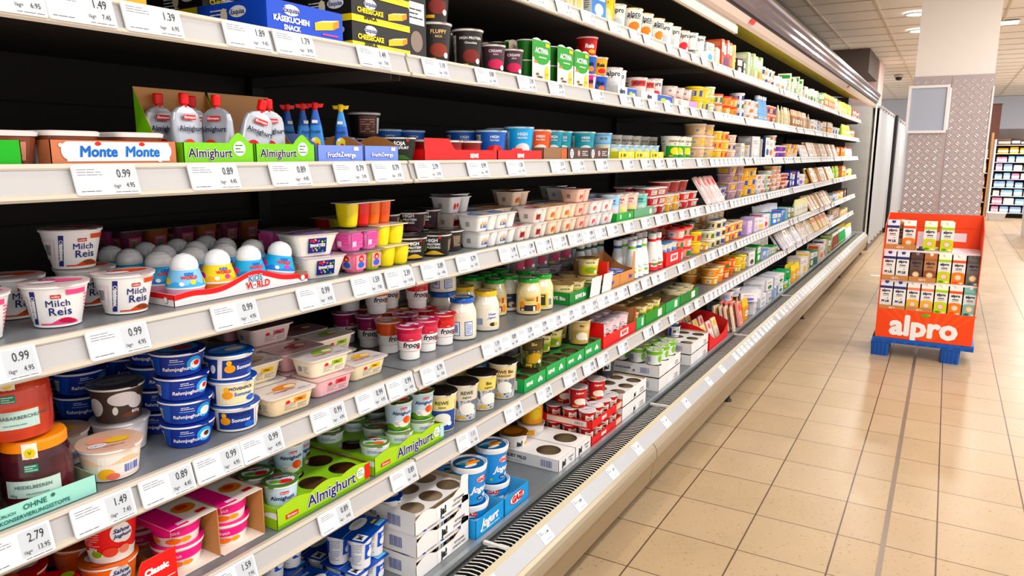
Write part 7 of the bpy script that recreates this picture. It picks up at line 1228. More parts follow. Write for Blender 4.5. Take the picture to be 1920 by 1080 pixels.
for r in range(3):
    for c in range(3): one(K_grn, 6, 3.235 + c * .10, 'sour cream cup with green lid, %s, %s' % (RW[r], ORD[c]), d=.004 + r * .085, z=.068 + .0515, group='sour cream cups with green lids') if r or c < 3 else None
blk(6, 2.78, 2.95, K_ja_b, 'black and white cup behind the left pile', rows=1, n=1, d=.26, z=0, tiers=2, place='')
one(K_ja_b, 6, 2.95, 'black cup with white label on the left pile', d=.13, z=.119)
for i, (y, d) in enumerate([(3.80, .10), (3.90, .14)]): one(K_ja, 6, y, 'plain cup with blue lid on the right pile, ' + ['left', 'right'][i], d=d, z=.119, group='plain cups on the right pile')
# red crates of sliced cheese
rcm = traymb(.30, .40, .07, '#e00d18', '#b00a12', side_h=lambda q: .10 + .045 * sin(q * pi), back_h=.13, hf=lambda q: .045 + .06 * (abs(q - .5) * 2) ** 3, n=30)
tray_at('cheese_crate', 'crate', 'bright red crate of cheese slices on the bottom deck', rcm, 6, 4.235, .30)
K_sl1 = slant('#e9d9a8', '#efe4d8', .10, .13, .014, .45, '#f2e2d8', blob='#e8c060'); K_sl2 = slant('#f0c8c0', '#e8a8a0', .10, .13, .014, .45, '#f4e8e4', blob='#d8685a')
for i in range(9): put([K_sl1, K_sl2][i % 2], XF[6] - .06 - (i % 3) * .08, 4.11 + (i // 3) * .115, SZ[6] + .003, 0, 'sliced cheese pack in the bright red crate, %s, %s' % (RW[i % 3], ORD[i // 3]), 'sliced cheese packs in the crate')

# ------------------------------------------------------------------ stock farther along
def far(S, u0, u1, kinds, desc, tiers=1, rows=1, d=0.004, rot=0, rj=0.22, place=None, z=0.0, tmap=None, n=None):
    ks = kinds if isinstance(kinds, (list, tuple)) else [kinds]
    ds = desc if isinstance(desc, (list, tuple)) else desc
    blk(S, u0, u1, ks if len(ks) > 1 else ks[0], ds, rows=rows, tiers=tiers, d=d, rot=rot, rj=rj, z=z, tmap=tmap, n=n, jit=.004, rgap=.012)
def alt(c):
    return RND.choice([q for q in ['#d8402e', '#2f7a3a', '#f2c83a', '#2a4a9a', '#f4f0ea', '#e8862a'] if q != c])
def rtubs(c, lid, h=0.05, r=0.045, label='#f4f0e6', *a): return [rtub(c, lid, h, r, label, *a), rtub(c, lid, h, r, alt(label), *a)]
def qtubs(c, lid, wx=0.09, wy=0.11, h=0.042, label='#f4f0ea', *a): return [qtub(c, lid, wx, wy, h, label, *a), qtub(c, lid, wx, wy, h, alt(label), *a)]
def Cs(c, side, h, wx, wy, blob, *a): return [carton(c, side, h, wx, wy, blob, *a), carton(c, side, h * .9, wx, wy, alt(blob), *a), carton(c, side, h * 1.05, wx, wy, alt(blob), *a)]
C = carton
# top shelf
K_blue = C('#2a78c8', '#dfe6ee', .12, .06, .11, '#f2f2f4', 'pudding_carton', 'carton'); K_bei = C('#e4c8a4', '#f0e0c8', .10, .05, .06, '#e8b07a', 'cake_carton', 'carton')
far(0, 2.254, 2.411, K_bei, 'beige cake bar carton', tiers=1, rows=1, n=3)
far(0, 2.420, 2.637, K_blue, 'blue and white pudding carton', n=2); blk(0, 2.62, 2.72, K_yel, 'yellow vanilla dessert cup', n=1)
blk(0, 2.807, 2.887, K_alpw, 'white plant yoghurt cup beside yellow one', n=1, d=.03)
blk(0, 2.887, 3.279, K_alp, 'white and orange mango plant yoghurt cup', n=3, rows=2); blk(0, 3.279, 3.510, K_alpw, 'white plain plant yoghurt cup', n=2, rows=2); blk(0, 3.510, 3.663, K_alpp, 'pale pink plant yoghurt cup', n=1, rows=2)
blk(0, 3.663, 3.904, K_alpb, 'pale teal plant yoghurt cup', n=2, rows=1, z=.035); blk(0, 3.663, 3.904, C('#f2f2f4', '#e8e8f0', .033, .10, .14, '#2858b0', 'carton_tray', 'tray'), 'white and blue low tray', n=2)
far(0, 3.914, 4.176, Cs('#eef0f2', '#e4e8ea', .10, .08, .10, '#6aaee0', 'quark_carton', 'carton'), 'white and light blue carton', n=3)
far(0, 4.187, 4.408, Cs('#b0503e', '#c8604a', .15, .10, .045, '#d8846a', 'waffle_carton', 'carton'), 'brick red upright carton', n=5, rows=2); far(0, 4.420, 4.545, Cs('#f2d23a', '#f4e2a0', .15, .08, .06, '#f6ecc8', 'waffle_carton', 'carton'), 'yellow upright carton', n=2)
far(0, 4.558, 4.773, Cs('#2a2220', '#3a2c28', .09, .08, .08, '#e8e0d8', 'tofu_pack', 'pack'), 'black and white tofu pack', n=3); far(0, 4.787, 5.230, Cs('#9cc08a', '#c8d8b8', .15, .09, .06, '#f2f0e4', 'tofu_pack', 'pack'), 'pale green upright tofu pack', n=6)
far(0, 5.247, 5.675, rtubs('#f0d8c8', '#f2e8e0', .055, .05, '#e8a890'), 'beige dip tub with pale lid', tiers=2); far(0, 5.694, 6.150, Cs('#f0eef0', '#e8e4e8', .09, .08, .13, '#c8a088', 'deli_carton', 'carton'), 'white deli carton with tan print', n=5)
far(0, 6.172, 6.889, Cs('#dfe8d8', '#e9efe2', .15, .10, .16, '#3a9a4a', 'deli_carton', 'carton'), 'large white and green deli carton', n=6); far(0, 6.916, 7.543, Cs('#f0d8d4', '#f2e4e0', .11, .08, .12, '#2a8a3a', 'deli_carton', 'carton'), 'pinkish deli carton with green print')
far(0, 7.576, 8.059, Cs('#1f9a32', '#f0f0ea', .12, .08, .12, '#f4f4f0', 'deli_carton', 'carton'), 'green and white deli carton'); far(0, 8.096, 8.903, pouchbag('#e8811a', '#f0a830', name='snack_bag', cat='bag'), 'orange snack bag'); far(0, 8.948, 9.564, pouchbag('#f0ecd8', '#e8e0b0', name='snack_bag', cat='bag'), 'cream snack bag')
far(0, 9.615, 10.502, pouchbag('#c8d83a', '#e0e85a', name='snack_bag', cat='bag'), 'yellow green snack bag'); far(0, 10.563, 11.346, Cs('#e03a3a', '#c82a30', .10, .09, .12, '#f0e0d8', 'snack_carton', 'carton'), 'bright red snack carton')
# second shelf
far(1, 3.823, 4.032, rtubs('#f2c82a', '#f4dc1e', .06, .052, '#f6e89a'), 'yellow soy dessert tub', tiers=2, n=3); far(1, 4.042, 4.160, rtubs('#d8e08a', '#f0f0e4', .045, .048, '#f4f4ea'), 'pale green dip tub', tiers=3, n=2)
far(1, 4.171, 4.367, rtubs('#f0d8b8', '#f0705a', .055, .05, '#f6c8a0'), 'peach dip tub with red lid', tiers=2, n=3); far(1, 4.379, 4.672, rtubs('#f0a83a', '#e8402a', .055, .052, '#f2e0b8'), 'orange dip tub with red lid', tiers=2, n=5)
far(1, 4.685, 4.867, rtubs('#eeeaf0', '#f2f0f4', .05, .048, '#3a4a8a'), 'white dip tub with navy label', tiers=3); far(1, 4.882, 5.206, rtubs('#e8e4dc', '#f0eef2', .04, .048, '#e8883a'), 'white dip tub with orange label', tiers=3)
blk(1, 4.631, 5.339, bottle('#23407a', '#2a4a8a', '#3a5a9a', h=.15), 'navy drink bottle at the back', d=.2, n=9, rj=.2)
far(1, 5.222, 5.479, bottle('#8ab8e4', '#e8eef4', '#f0f4f8', h=.17), 'light blue drink bottle', n=5); far(1, 5.497, 5.800, rtubs('#f0703a', '#e8e0dc', .06, .045, '#f6c0a0'), 'orange red salad tub', tiers=2)
far(1, 5.820, 6.384, pouchbag('#e4d8b0', '#efe8cc', name='cheese_bag'), 'cream grated cheese bag'); far(1, 6.408, 6.890, pouchbag('#a8744a', '#d8b48a', name='cheese_bag'), 'brown grated cheese bag', rows=2); far(1, 6.918, 7.351, pouchbag('#c8a884', '#e8d8c4', name='cheese_bag'), 'tan grated cheese bag', rows=2)
far(1, 7.382, 8.123, Cs('#eef0f6', '#e8ecf4', .10, .08, .12, '#f0803a', 'cheese_carton', 'carton'), 'white cheese carton with orange patch'); far(1, 8.160, 8.797, Cs('#b98a60', '#a87850', .11, .10, .14, '#d8c0a0', 'cardboard_box', 'box'), 'plain brown cardboard box'); far(1, 8.840, 9.533, rtubs('#e8e8e0', '#c8d0c8', .08, .05), 'pale grey cheese tub'); far(1, 9.583, 10.394, pouchbag('#c8e04a', '#e8f07a', name='salad_bag'), 'lime green salad bag'); far(1, 10.453, 11.077, Cs('#e8602a', '#d8502a', .09, .09, .11, '#f0d0b0', 'snack_carton', 'carton'), 'orange red snack carton')
# third shelf
far(2, 3.875, 4.210, rtubs('#d8b48a', '#ecd9cc', .06, .06, '#e9c8a8'), 'tan hummus tub', tmap=lambda r, c: 3 if c < 2 else 2, n=4); far(2, 4.221, 4.520, rtubs('#f2b41e', '#f0dcae', .05, .055, '#f6d878'), 'bright yellow hummus tub', tiers=3, n=4); far(2, 4.533, 4.704, rtubs('#f2c09a', '#f2e2d8', .045, .05, '#f0e0e0'), 'peach hummus tub', tiers=3, n=2)
far(2, 4.718, 5.052, Cs('#ece4e8', '#f0e8ea', .09, .08, .12, '#b8c08a', 'spread_carton', 'carton'), 'pale lilac spread carton', n=5); far(2, 5.068, 5.449, Cs('#dcd8d8', '#c8c4c4', .14, .10, .13, '#f2f0f0', 'spread_carton', 'carton'), 'tall grey white spread carton', n=5); far(2, 5.466, 5.745, Cs('#f4f2f4', '#2a3a6a', .14, .10, .11, '#3a6aa8', 'spread_carton', 'carton'), 'white and navy spread carton', n=4)
far(2, 5.764, 5.904, rtubs('#c8d0b0', '#f2f2ee', .04, .048), 'white lidded green spread tub', tiers=4); far(2, 5.924, 6.293, rtubs('#9a3a9a', '#efe8f0', .045, .05, '#b05ab0'), 'purple spread tub with white lid', tiers=2)
far(2, 6.316, 6.835, rtubs('#f0a85a', '#f0b880', .035, .045), 'orange spread tub', tmap=lambda r, c: 1 + (c * 2 % 3)); far(2, 6.861, 7.285, slant('#d8d0e8', '#f0ecf4', .11, .11), 'lilac white sliced cheese pack')
far(2, 7.315, 9.260, slant('#e9d4c0', '#c89a70', .11, .14, .014, .5, blob='#f2ece8'), 'brown and white sliced cheese pack', rows=2); far(2, 9.306, 10.174, Cs('#f09a1e', '#e8861a', .11, .10, .13, '#f4c05a', 'cheese_carton', 'carton'), 'orange cheese carton'); far(2, 10.229, 10.946, bottle('#f2ece8', '#d8303a', h=.12), 'white bottle with red cap')
# fourth shelf
K_fr_ = lambda c, n_: qtub(M(c, .12, coat=.5), '#e4dedc', .09, .105, .040, '#d8cfc8', n_, 'fruit tub')
far(3, 3.153, 3.374, K_fr_('#b8303a', 'fruit_salad_tub'), 'red fruit salad tub', tiers=3, n=3, rows=2); far(3, 3.381, 3.611, K_fr_('#e8b01e', 'fruit_salad_tub'), 'yellow fruit salad tub', tiers=2, n=3, rows=2); far(3, 3.620, 3.898, K_fr_('#d0202a', 'fruit_salad_tub'), 'bright red berry tub', tiers=2, n=4, rows=2)
blk(3, 3.283, 3.830, cup('jelly_bowl', 'dessert bowl', .055, .042, .055, M('#8a1c14', .1, coat=.6), '#c9a8a0'), 'dark red jelly bowl stacked on top', n=4, z=.083, d=.03)
far(3, 3.908, 4.271, slant('#f0c4bc', '#f0e4e4', .10, .17, .016, .75, '#f6e8e8', 'sausage_pack', 'sausage pack', '#d84a5a'), 'pink slanted sausage pack', n=5); far(3, 4.283, 4.526, qtubs('#e8c8b0', '#7aa8d8', .10, .12, .04), 'blue lidded deli tray', tiers=2, n=3)
far(3, 4.538, 4.937, qtubs('#a88a94', '#d8b8b4', .11, .13, .05, '#b89aa0'), 'mauve deli tray', tiers=4, n=6, rows=1); far(3, 4.952, 5.283, rtubs('#d8a43a', '#f0a82a', .06, .048, '#e0c070'), 'amber lidded antipasti tub', tmap=lambda r, c: 3 if c < 3 else 2, n=6)
far(3, 5.299, 5.562, qtubs('#e8e6ea', '#f4f2f4', .09, .11, .032), 'white flat deli tray', tiers=4); far(3, 5.580, 5.808, qtubs('#bcd8b8', '#f0f4ee', .09, .11, .030), 'green and white deli tray', tiers=5); far(3, 5.828, 6.161, qtubs('#e8ae9a', '#f4eef0', .09, .11, .03), 'salmon and white deli tray', tmap=lambda r, c: 6); far(3, 6.183, 6.458, qtubs('#c8603a', '#f2f0f0', .09, .11, .03), 'rust and white deli tray', tiers=4)
far(3, 6.482, 6.968, Cs('#1c2a86', '#24308e', .13, .10, .10, '#e8e8f4', 'cheese_carton', 'carton'), 'navy blue cheese carton', tiers=1, n=6); far(3, 6.995, 7.281, Cs('#eceaf2', '#f0e8f0', .10, .08, .12, '#8a6ac8', 'cheese_carton', 'carton'), 'white lilac cheese carton'); far(3, 7.310, 7.493, Cs('#f2d81e', '#e8c81a', .05, .08, .10, '#f6eca8', 'cheese_carton', 'carton'), 'small yellow cheese carton')
far(3, 7.525, 9.007, slant('#c89a6a', '#e8a83a', .11, .15, .014, .55, blob='#f0d8c0'), 'golden brown sliced cheese pack', rows=2); far(3, 9.051, 9.710, pouchbag('#a8d04a', '#c8e07a', name='salad_bag', cat='bag'), 'light green salad bag'); far(3, 9.761, 10.294, Cs('#f0881e', '#e07a1a', .13, .09, .12, '#f4b04a', 'cheese_carton', 'carton'), 'deep orange cheese carton'); far(3, 10.350, 11.074, Cs('#f2e25a', '#f4ecd0', .09, .08, .12, '#e8e8f0', 'cheese_carton', 'carton'), 'pale yellow cheese carton')
# fifth shelf
far(4, 3.598, 3.865, rtubs('#f09a90', '#e2303a', .055, .052, '#f4e0d8', 'salad_tub'), 'pink salad tub with red lid', tiers=3, n=2, rows=2); pass
far(4, 3.874, 4.068, rtubs('#efc010', '#f4dc12', .06, .055, '#e8c41a', 'mustard_tub'), 'bright yellow tub', tiers=2, n=3); far(4, 4.079, 4.177, rtubs('#d89a2a', '#e8b81a', .04, .055), 'ochre flat tub', n=2, tiers=1)
blk(4, 3.732, 4.302, rtub('#9a7a5a', '#2a2220', .05, .055, '#f0eae0'), 'brown salad tub with black lid', tiers=3, n=5, d=.12); far(4, 4.188, 4.314, rtubs('#e8cfa8', '#f4efe4', .05, .052, '#2f5a2a'), 'cream salad tub with green label', tiers=2, n=3, rows=2)
far(4, 4.325, 4.534, rtubs('#ead8ae', '#f4f0e8', .05, .05, '#2a2a24'), 'cream salad tub with black label', tmap=lambda r, c: 3, n=4); far(4, 4.547, 4.976, rtubs('#f0901e', '#efd8b8', .055, .052, '#f6e0a0'), 'orange salad tub', tiers=2, n=7); blk(4, 4.361, 5.006, rtub('#c89a6a', '#e0c09a', .06, .055), 'tan salad tub at the back', tiers=3, n=8, d=.13)
far(4, 5.006, 5.259, Cs('#d8b4ec', '#ddc0f0', .095, .10, .13, '#e8d4f4', 'tofu_carton', 'carton'), 'lilac carton', tiers=1, n=4); far(4, 5.275, 5.720, Cs('#eadcf0', '#e2d4ea', .10, .10, .14, '#d8c0e8', 'tofu_carton', 'carton'), 'pale lilac carton', tiers=1, n=7)
far(4, 5.739, 5.896, Cs('#2f9a4a', '#c8e0c8', .10, .09, .10, '#f0f4f0', 'herb_carton', 'carton'), 'green herb carton'); far(4, 5.917, 6.488, Cs('#2a8ae0', '#6ab4f0', .09, .09, .11, '#e8f2fa', 'mozzarella_pack', 'pack'), 'bright blue mozzarella pack', rows=1, n=6); blk(4, 5.837, 6.465, pouchbag('#dcd8e0', '#f0f0f4', name='mozzarella_bag'), 'white mozzarella bag behind', d=.1, n=6)
far(4, 6.512, 6.812, Cs('#2a7a4a', '#e8f0ea', .10, .09, .10, '#f2f4f0', 'feta_pack', 'pack'), 'dark green and white feta pack'); far(4, 6.839, 7.494, pouchbag('#e8ecd8', '#f0e8b0', name='cheese_bag'), 'pale yellow cheese bag', rows=1); far(4, 7.525, 9.034, slant('#d0a070', '#ecd8b8', .11, .16, .014, .75, blob='#f4e8e0'), 'tan slanted cheese pack', rows=2)
far(4, 9.078, 9.635, Cs('#8ab4e0', '#f0e8ea', .08, .09, .11, '#f2f2f4', 'cheese_carton', 'carton'), 'light blue cheese carton'); far(4, 9.684, 10.369, Cs('#f0b41e', '#f2f0ea', .08, .09, .11, '#f4f0dc', 'cheese_carton', 'carton'), 'golden cheese carton'); far(4, 10.425, 10.837, Cs('#3a2a28', '#4a3a34', .09, .09, .10, '#e0d8d0', 'cheese_carton', 'carton'), 'dark brown cheese carton')
# sixth shelf
far(5, 4.314, 4.560, rtubs('#e8a04a', '#f2d0a0', .05, .055, '#f4e4b8'), 'amber sausage salad tub', tiers=2, n=4, rows=2); far(5, 4.573, 4.859, rtubs('#f0601e', '#f08a3a', .055, .055, '#f6d0a0'), 'bright orange salad tub', tiers=2, n=5, rows=2); far(5, 4.873, 5.161, rtubs('#d8b41e', '#f0d878', .05, .052, '#f2f0c0'), 'yellow green salad tub', tiers=2, n=5, rows=2)
blk(5, 4.349, 5.098, rtub('#c0843a', '#d8b070', .05, .058), 'dark amber tub at the back', tiers=2, n=9, d=.26); far(5, 5.177, 5.375, Cs('#ece8e8', '#f2eeee', .10, .10, .13, '#4a3a34', 'cheese_carton', 'carton'), 'white cheese carton with dark label'); far(5, 5.392, 5.569, Cs('#14903a', '#1a9a42', .12, .10, .12, '#e8f0e8', 'cheese_carton', 'carton'), 'strong green cheese carton')
far(5, 5.587, 5.873, Cs('#8ab8f0', '#b0d0f4', .06, .10, .12, '#c8603a', 'butter_pack', 'pack'), 'light blue butter pack', tiers=1, n=4); far(5, 5.893, 6.186, Cs('#2f9a4a', '#f0f0ea', .06, .10, .11, '#f4f4f0', 'butter_pack', 'pack'), 'green and white butter pack', tiers=1); blk(5, 5.515, 6.208, pouchbag('#e8d8d0', '#f4f0ec', name='cheese_bag'), 'white cheese bag behind the butter', d=.11, n=7)
far(5, 6.208, 7.098, slant('#e0dce4', '#e8e4ea', .11, .16, .018, .8, '#f2f0f4', blob='#d8b870'), 'pale grey slanted cheese pack', rows=2); far(5, 7.126, 7.829, slant('#d8ccc4', '#f0ece8', .11, .16, .018, .7, blob='#e8a83a'), 'off white slanted cheese pack', rows=2); far(5, 7.862, 8.913, slant('#e8a24a', '#f4dc7a', .11, .15, .018, .7, '#f6e4c0', blob='#d86a2a'), 'orange yellow slanted cheese pack', rows=2)
far(5, 8.955, 9.493, Cs('#eeeaf2', '#f2f0f6', .07, .10, .12, '#9a8ac8', 'cheese_carton', 'carton'), 'white violet cheese carton'); far(5, 9.540, 10.093, rtubs('#a87a4a', '#e8d8c0', .06, .05), 'brown cheese tub', tiers=2); far(5, 10.146, 10.887, Cs('#f0dca0', '#f4e8c8', .07, .10, .11, '#e8a050', 'cheese_carton', 'carton'), 'pale cream cheese carton')
# bottom deck
far(6, 4.493, 4.654, slant('#f0e0b8', '#f2d8d0', .11, .16, .016, .25, '#f4e8d0', blob='#e8c83a'), 'cream upright cheese pack', rows=4, n=3); far(6, 4.668, 4.825, slant('#f08a80', '#f0a8a0', .11, .16, .016, .25, '#f4b0a8', blob='#e04a4a'), 'coral upright cheese pack', rows=4, n=3); far(6, 4.839, 5.022, pouchbag('#d8922a', '#f0b830', .12, .15), 'amber cheese bag', rows=3, n=4)
blk(6, 4.724, 5.037, rtub('#ecdcd8', '#f2f0f4', .06, .06, '#a8c8e8'), 'white tub on the cheese bags', n=4, z=.155, d=.06); far(6, 5.053, 5.336, Cs('#eeecf2', '#e8e6ee', .10, .15, .14, '#b8bccc', 'egg_carton', 'carton'), 'white carton with grey label', tiers=1, n=4, rows=2); blk(6, 5.053, 5.336, C('#f0eef4', '#e8e6f0', .06, .13, .13, '#7a6ac0', 'butter_carton', 'carton'), 'white carton stacked upper tier', n=4, z=.102)
far(6, 5.353, 5.803, Cs('#f2f0f4', '#eae8f0', .09, .14, .15, '#c0c4d0', 'butter_carton', 'carton'), 'plain white butter carton', tiers=2, n=6); far(6, 5.824, 6.232, Cs('#f2f4f6', '#a8c0e8', .08, .13, .14, '#d8dce8', 'butter_carton', 'carton'), 'white and light blue butter carton', tiers=2, n=5)
far(6, 6.255, 6.591, Cs('#38b06a', '#4ac080', .07, .11, .12, '#f4b830', 'cheese_carton', 'carton'), 'turquoise green cheese carton', tiers=2); far(6, 6.616, 6.988, pouchbag('#f0b03a', '#e8d04a', .12, .15), 'golden cheese bag', rows=2); far(6, 7.016, 7.557, Cs('#eadfd4', '#e2d4c8', .17, .12, .14, '#f4f0ea', 'display_box', 'box'), 'tall cream display box')
far(6, 7.589, 8.031, Cs('#1f6a2e', '#e8e0c8', .16, .12, .14, '#f0e0c0', 'display_box', 'box'), 'tall dark green display box'); far(6, 8.067, 8.644, Cs('#e9d8c8', '#efe4d8', .18, .12, .14, '#d8603a', 'display_box', 'box'), 'tall beige display box'); far(6, 8.685, 9.161, Cs('#2a7a34', '#dcd8cc', .18, .12, .14, '#f4f2ea', 'display_box', 'box'), 'tall green and beige display box')
far(6, 9.207, 9.841, bottle('#7a3a1a', '#f0e8e0', h=.17, r=.035, name='sauce_bottle'), 'brown sauce bottle', rows=2); far(6, 9.893, 10.501, bottle('#2fa05a', '#f2f2ee', h=.17, r=.035, name='milk_bottle'), 'green milk bottle', rows=2); far(6, 10.560, 11.183, bottle('#eef0f4', '#f2d21e', h=.17, r=.035, name='milk_bottle'), 'white milk bottle with yellow cap', rows=2)
# mid-shelf fill behind the front rows
blk(4, 3.38, 3.62, K_brd, 'red and white bottle behind the tray', n=3, d=.17); blk(5, 3.62, 3.95, rtub('#e8d8a8', '#c8b890', .05, .05), 'cream tub in the green trays', n=5, d=.012, z=.02); blk(6, 2.98, 3.3, K_ja_b, 'black cup behind the middle pile', n=3, d=.27)
blk(2, 1.95, 2.65, K_hib, 'blue protein cup in the shade', n=6, d=.2, place='third shelf'); blk(0, 2.9, 3.4, K_alpw, 'white plant yoghurt cup deep', n=4, d=.22)
blk(1, 2.0, 3.3, K_choc, 'dark dessert cup in the shade', n=9, d=.22, place='second shelf')


# ================================================================== PRICE TAGS
scr = M('#c3c8cf', 0.3); ESL = {}
def esl_mesh(p):
    if p in ESL: return ESL[p]
    w, h = 0.098, 0.046
    hb = MB().loft([(0, h / 2, w / 2, 0.003), (0.004, h / 2, w / 2, 0.003), (0.0045, h / 2 - 0.0006, w / 2 - 0.0006, 0.003)], M('#f3f3f5', 0.35), n=3)
    hb.face_art([LINES(-0.044, 0.006, 0.038, 0.012, 3, '#8c8d95', 1, len(p) + ord(p[-1])), LINES(-0.044, -0.019, 0.03, 0.004, 1, '#6a6a72', 1), LINES(0.008, -0.021, 0.036, 0.003, 1, '#55565e', 1)], 't', 0.0045)
    sc_ = MB().box(-0.020, 0.017, 0.004, 0.045, 0.0044, 0.0049, scr)
    sc_.face_art([T_(p, 0.027, 0.0085, 0.0185, '#1d1f24', 1, -0.008, sx=0.72), T_('1kg=', 0.0125, -0.0105, 0.0075, '#1d1f24', 1, 0, sx=0.8), T_('%.2f' % (float(p) * 5 + .0), 0.034, -0.0095, 0.0105, '#1d1f24', 1, 0, sx=0.75)], 't', 0.0049)
    # flat on x/y with the reading side up (+z): stand up so it reads from +x
    f = lambda x, y, z: (z, y, -x)
    hb.tf(f); sc_.tf(f)
    ESL[p] = (hb.mesh('housing'), sc_.mesh('screen')); return ESL[p]
PR = ['0.99', '1.49', '0.89', '1.39', '2.79', '1.59', '1.89', '2.39', '0.79', '1.19', '2.19', '1.99']
TAGN = [0] * 7
def esl(S, y, p=None):
    i = TAGN[S]; TAGN[S] += 1
    p = p or PR[(i * 5 + S * 3) % 12]
    m1, m2 = esl_mesh(p)
    o = root('price_tag', 'white electronic price tag reading %s, %s from left on the %s rail' % (p.replace('.', ','), ORD[i], SN[S]), 'price tag', (-1.0995, y, SZ[S] - 0.0215), 0, 'electronic price tags on the shelf rails')
    o.rotation_euler = (0, -0.28, 0)
    part('housing', m1, o); part('screen', m2, o)
for y, p in [(1.995, None), (2.181, None), (2.363, None), (2.595, None), (2.797, None), (2.946, None), (3.227, None), (3.408, None), (3.582, None), (3.754, None), (3.96, None)]: esl(0, y, p)
for y, p in [(0.537, None), (0.636, '1.49'), (0.749, '1.39'), (0.931, '1.89'), (1.041, '1.79'), (1.268, '1.49'), (1.492, None), (1.721, None), (1.944, None), (2.137, None), (2.457, None), (2.719, None), (2.862, None), (3.03, None), (3.23, None), (3.437, None), (3.614, None), (3.798, None), (4.031, None)]: esl(1, y, p)
for y, p in [(0.65, '0.99'), (0.842, '0.89'), (1.015, '0.89'), (1.184, '0.79'), (1.304, '0.79'), (1.457, '2.79'), (1.679, None), (1.883, None), (2.156, None), (2.306, None), (2.51, None), (2.768, None), (2.966, None), (3.139, None), (3.292, None), (3.432, None), (3.756, None), (3.994, None)]: esl(2, y, p)
for y, p in [(0.475, '0.99'), (0.645, '0.99'), (0.866, '0.99'), (1.066, '0.99'), (1.224, '1.59'), (1.336, '2.39'), (1.472, '0.89'), (1.624, None), (1.841, None), (1.95, None), (2.062, None), (2.172, None), (2.295, None), (2.402, None), (2.511, None), (2.628, None), (2.795, None), (2.992, None), (3.169, None), (3.34, None), (3.51, None), (3.677, None)]: esl(3, y, p)
for y, p in [(0.466, '2.79'), (0.594, '1.49'), (0.705, '0.89'), (0.808, '0.99'), (0.908, '0.99'), (1.087, '0.99'), (1.224, '0.99'), (1.33, '0.99'), (1.462, '0.79'), (1.748, None), (1.847, None), (1.947, None), (2.046, None), (2.146, None), (2.245, None), (2.345, None), (2.444, None), (2.553, None), (2.652, None), (2.752, None), (2.878, None), (3.019, None), (3.15, None), (3.249, None), (3.524, None), (3.72, None), (4.019, None)]: esl(4, y, p)
for y, p in [(0.824, '1.59'), (1.094, '0.89'), (1.334, '0.89'), (1.617, '1.11'), (1.873, None), (2.078, None), (2.277, None), (2.438, None), (2.568, None), (2.778, None), (3.071, None), (3.198, None), (3.423, None), (3.665, None), (3.836, None)]: esl(5, y, p)
# beyond that the tags sit edge to edge
NEARLIM = 6.0
rnd = random.Random(11); rest = MB()
for S in range(6):
    y = [4.06, 4.131, 4.094, 3.777, 4.119, 3.936][S]
    while y < 11.35:
        a = 0.0905 if rnd.random() < .9 else 0.15
        j = min(JO, key=lambda q: abs(q - y))
        if abs(j - y) > .052:
            if y < NEARLIM: esl(S, y)
            else:
                x0, z0 = -1.0985, SZ[S] - .0215
                for (y0, y1, zz0, zz1, e, c) in ((-.043, .043, -.023, .023, 0, '#f4f4f6'), (.004, .039, -.014, .018, .0006, '#c3c8cf'), (.012, .032, .002, .014, .0011, '#3a3c44')):
                    rest.add([(x0 + e - zz0 * .28 + .004, y + y0, z0 + zz0), (x0 + e - zz0 * .28 + .004, y + y1, z0 + zz0), (x0 + e - zz1 * .28 + .004, y + y1, z0 + zz1), (x0 + e - zz1 * .28 + .004, y + y0, z0 + zz1)], [(0, 1, 2, 3)], c)
                if True: rest.box(x0 - .004, x0 + .002, y - .042, y + .042, z0 - .020, z0 + .020, '#e9e9ec')
        y += a
o = bpy.data.objects.new('distant_price_tags', rest.mesh('distant_price_tags')); COL.objects.link(o); tag(o, 'closely packed white price tags along the far end of the shelf rails', 'price tags', None, 'stuff')
# paper price labels under the clear bumper strip
BL = [1.467, 1.767, 1.998, 2.271, 2.516, 2.844, 3.123, 3.494, 3.745, 4.027, 4.127, 4.212, 4.297, 4.382, 4.492, 4.577, 4.687, 4.797, 4.882, 4.967, 5.052, 5.212, 5.372, 5.482, 5.642, 5.752, 5.837, 5.922, 6.032, 6.192, 6.302, 6.462, 6.622, 6.707, 6.792, 6.877, 6.962, 7.047, 7.132, 7.242, 7.327, 7.412, 7.522, 7.607, 7.767, 7.927, 8.037, 8.147, 8.257, 8.417, 8.502, 8.662, 8.822, 8.907, 9.067, 9.177, 9.337, 9.447]
def blabel(i, y):
    w = 0.062; a = (-0.908, 0.2765); b = (-0.9395, 0.3068); L = sqrt((a[0] - b[0]) ** 2 + (a[1] - b[1]) ** 2)
    mb = MB(); 
    art = [R_(-w / 2, -L / 2, w / 2, L / 2, '#fbfbfc', 1), T_(PR[i % 12].replace('.', ','), 0.012, 0.004, 0.0115, '#1d1f24', 2, 0.02), LINES(-0.028, 0.004, 0.022, 0.012, 2, '#4a4a52', 2), LINES(-0.01, -0.016, 0.03, 0.004, 1, '#4a4a52', 2)]
    for (v, f), c, lay in flat(art):
        o = []
        for s, t in v:
            q = (t + L / 2) / L; o.append((a[0] + (b[0] - a[0]) * q + .0008 * lay * .7, s, a[1] + (b[1] - a[1]) * q + .0008 * lay * .7))
        mb.add([(p[0] + .924, p[1], p[2] - .292) for p in o], f, c)
    o = bpy.data.objects.new('paper_price_label', mb.mesh('paper_price_label')); COL.objects.link(o); o.location = (-.924, y, .292)
    tag(o, 'white paper price label reading %s on the bumper rail, %s from the near end' % (PR[i % 12].replace('.', ','), ORD[i]), 'price label', 'paper price labels on the bumper rail')
for i, y in enumerate(BL): blabel(i, y)

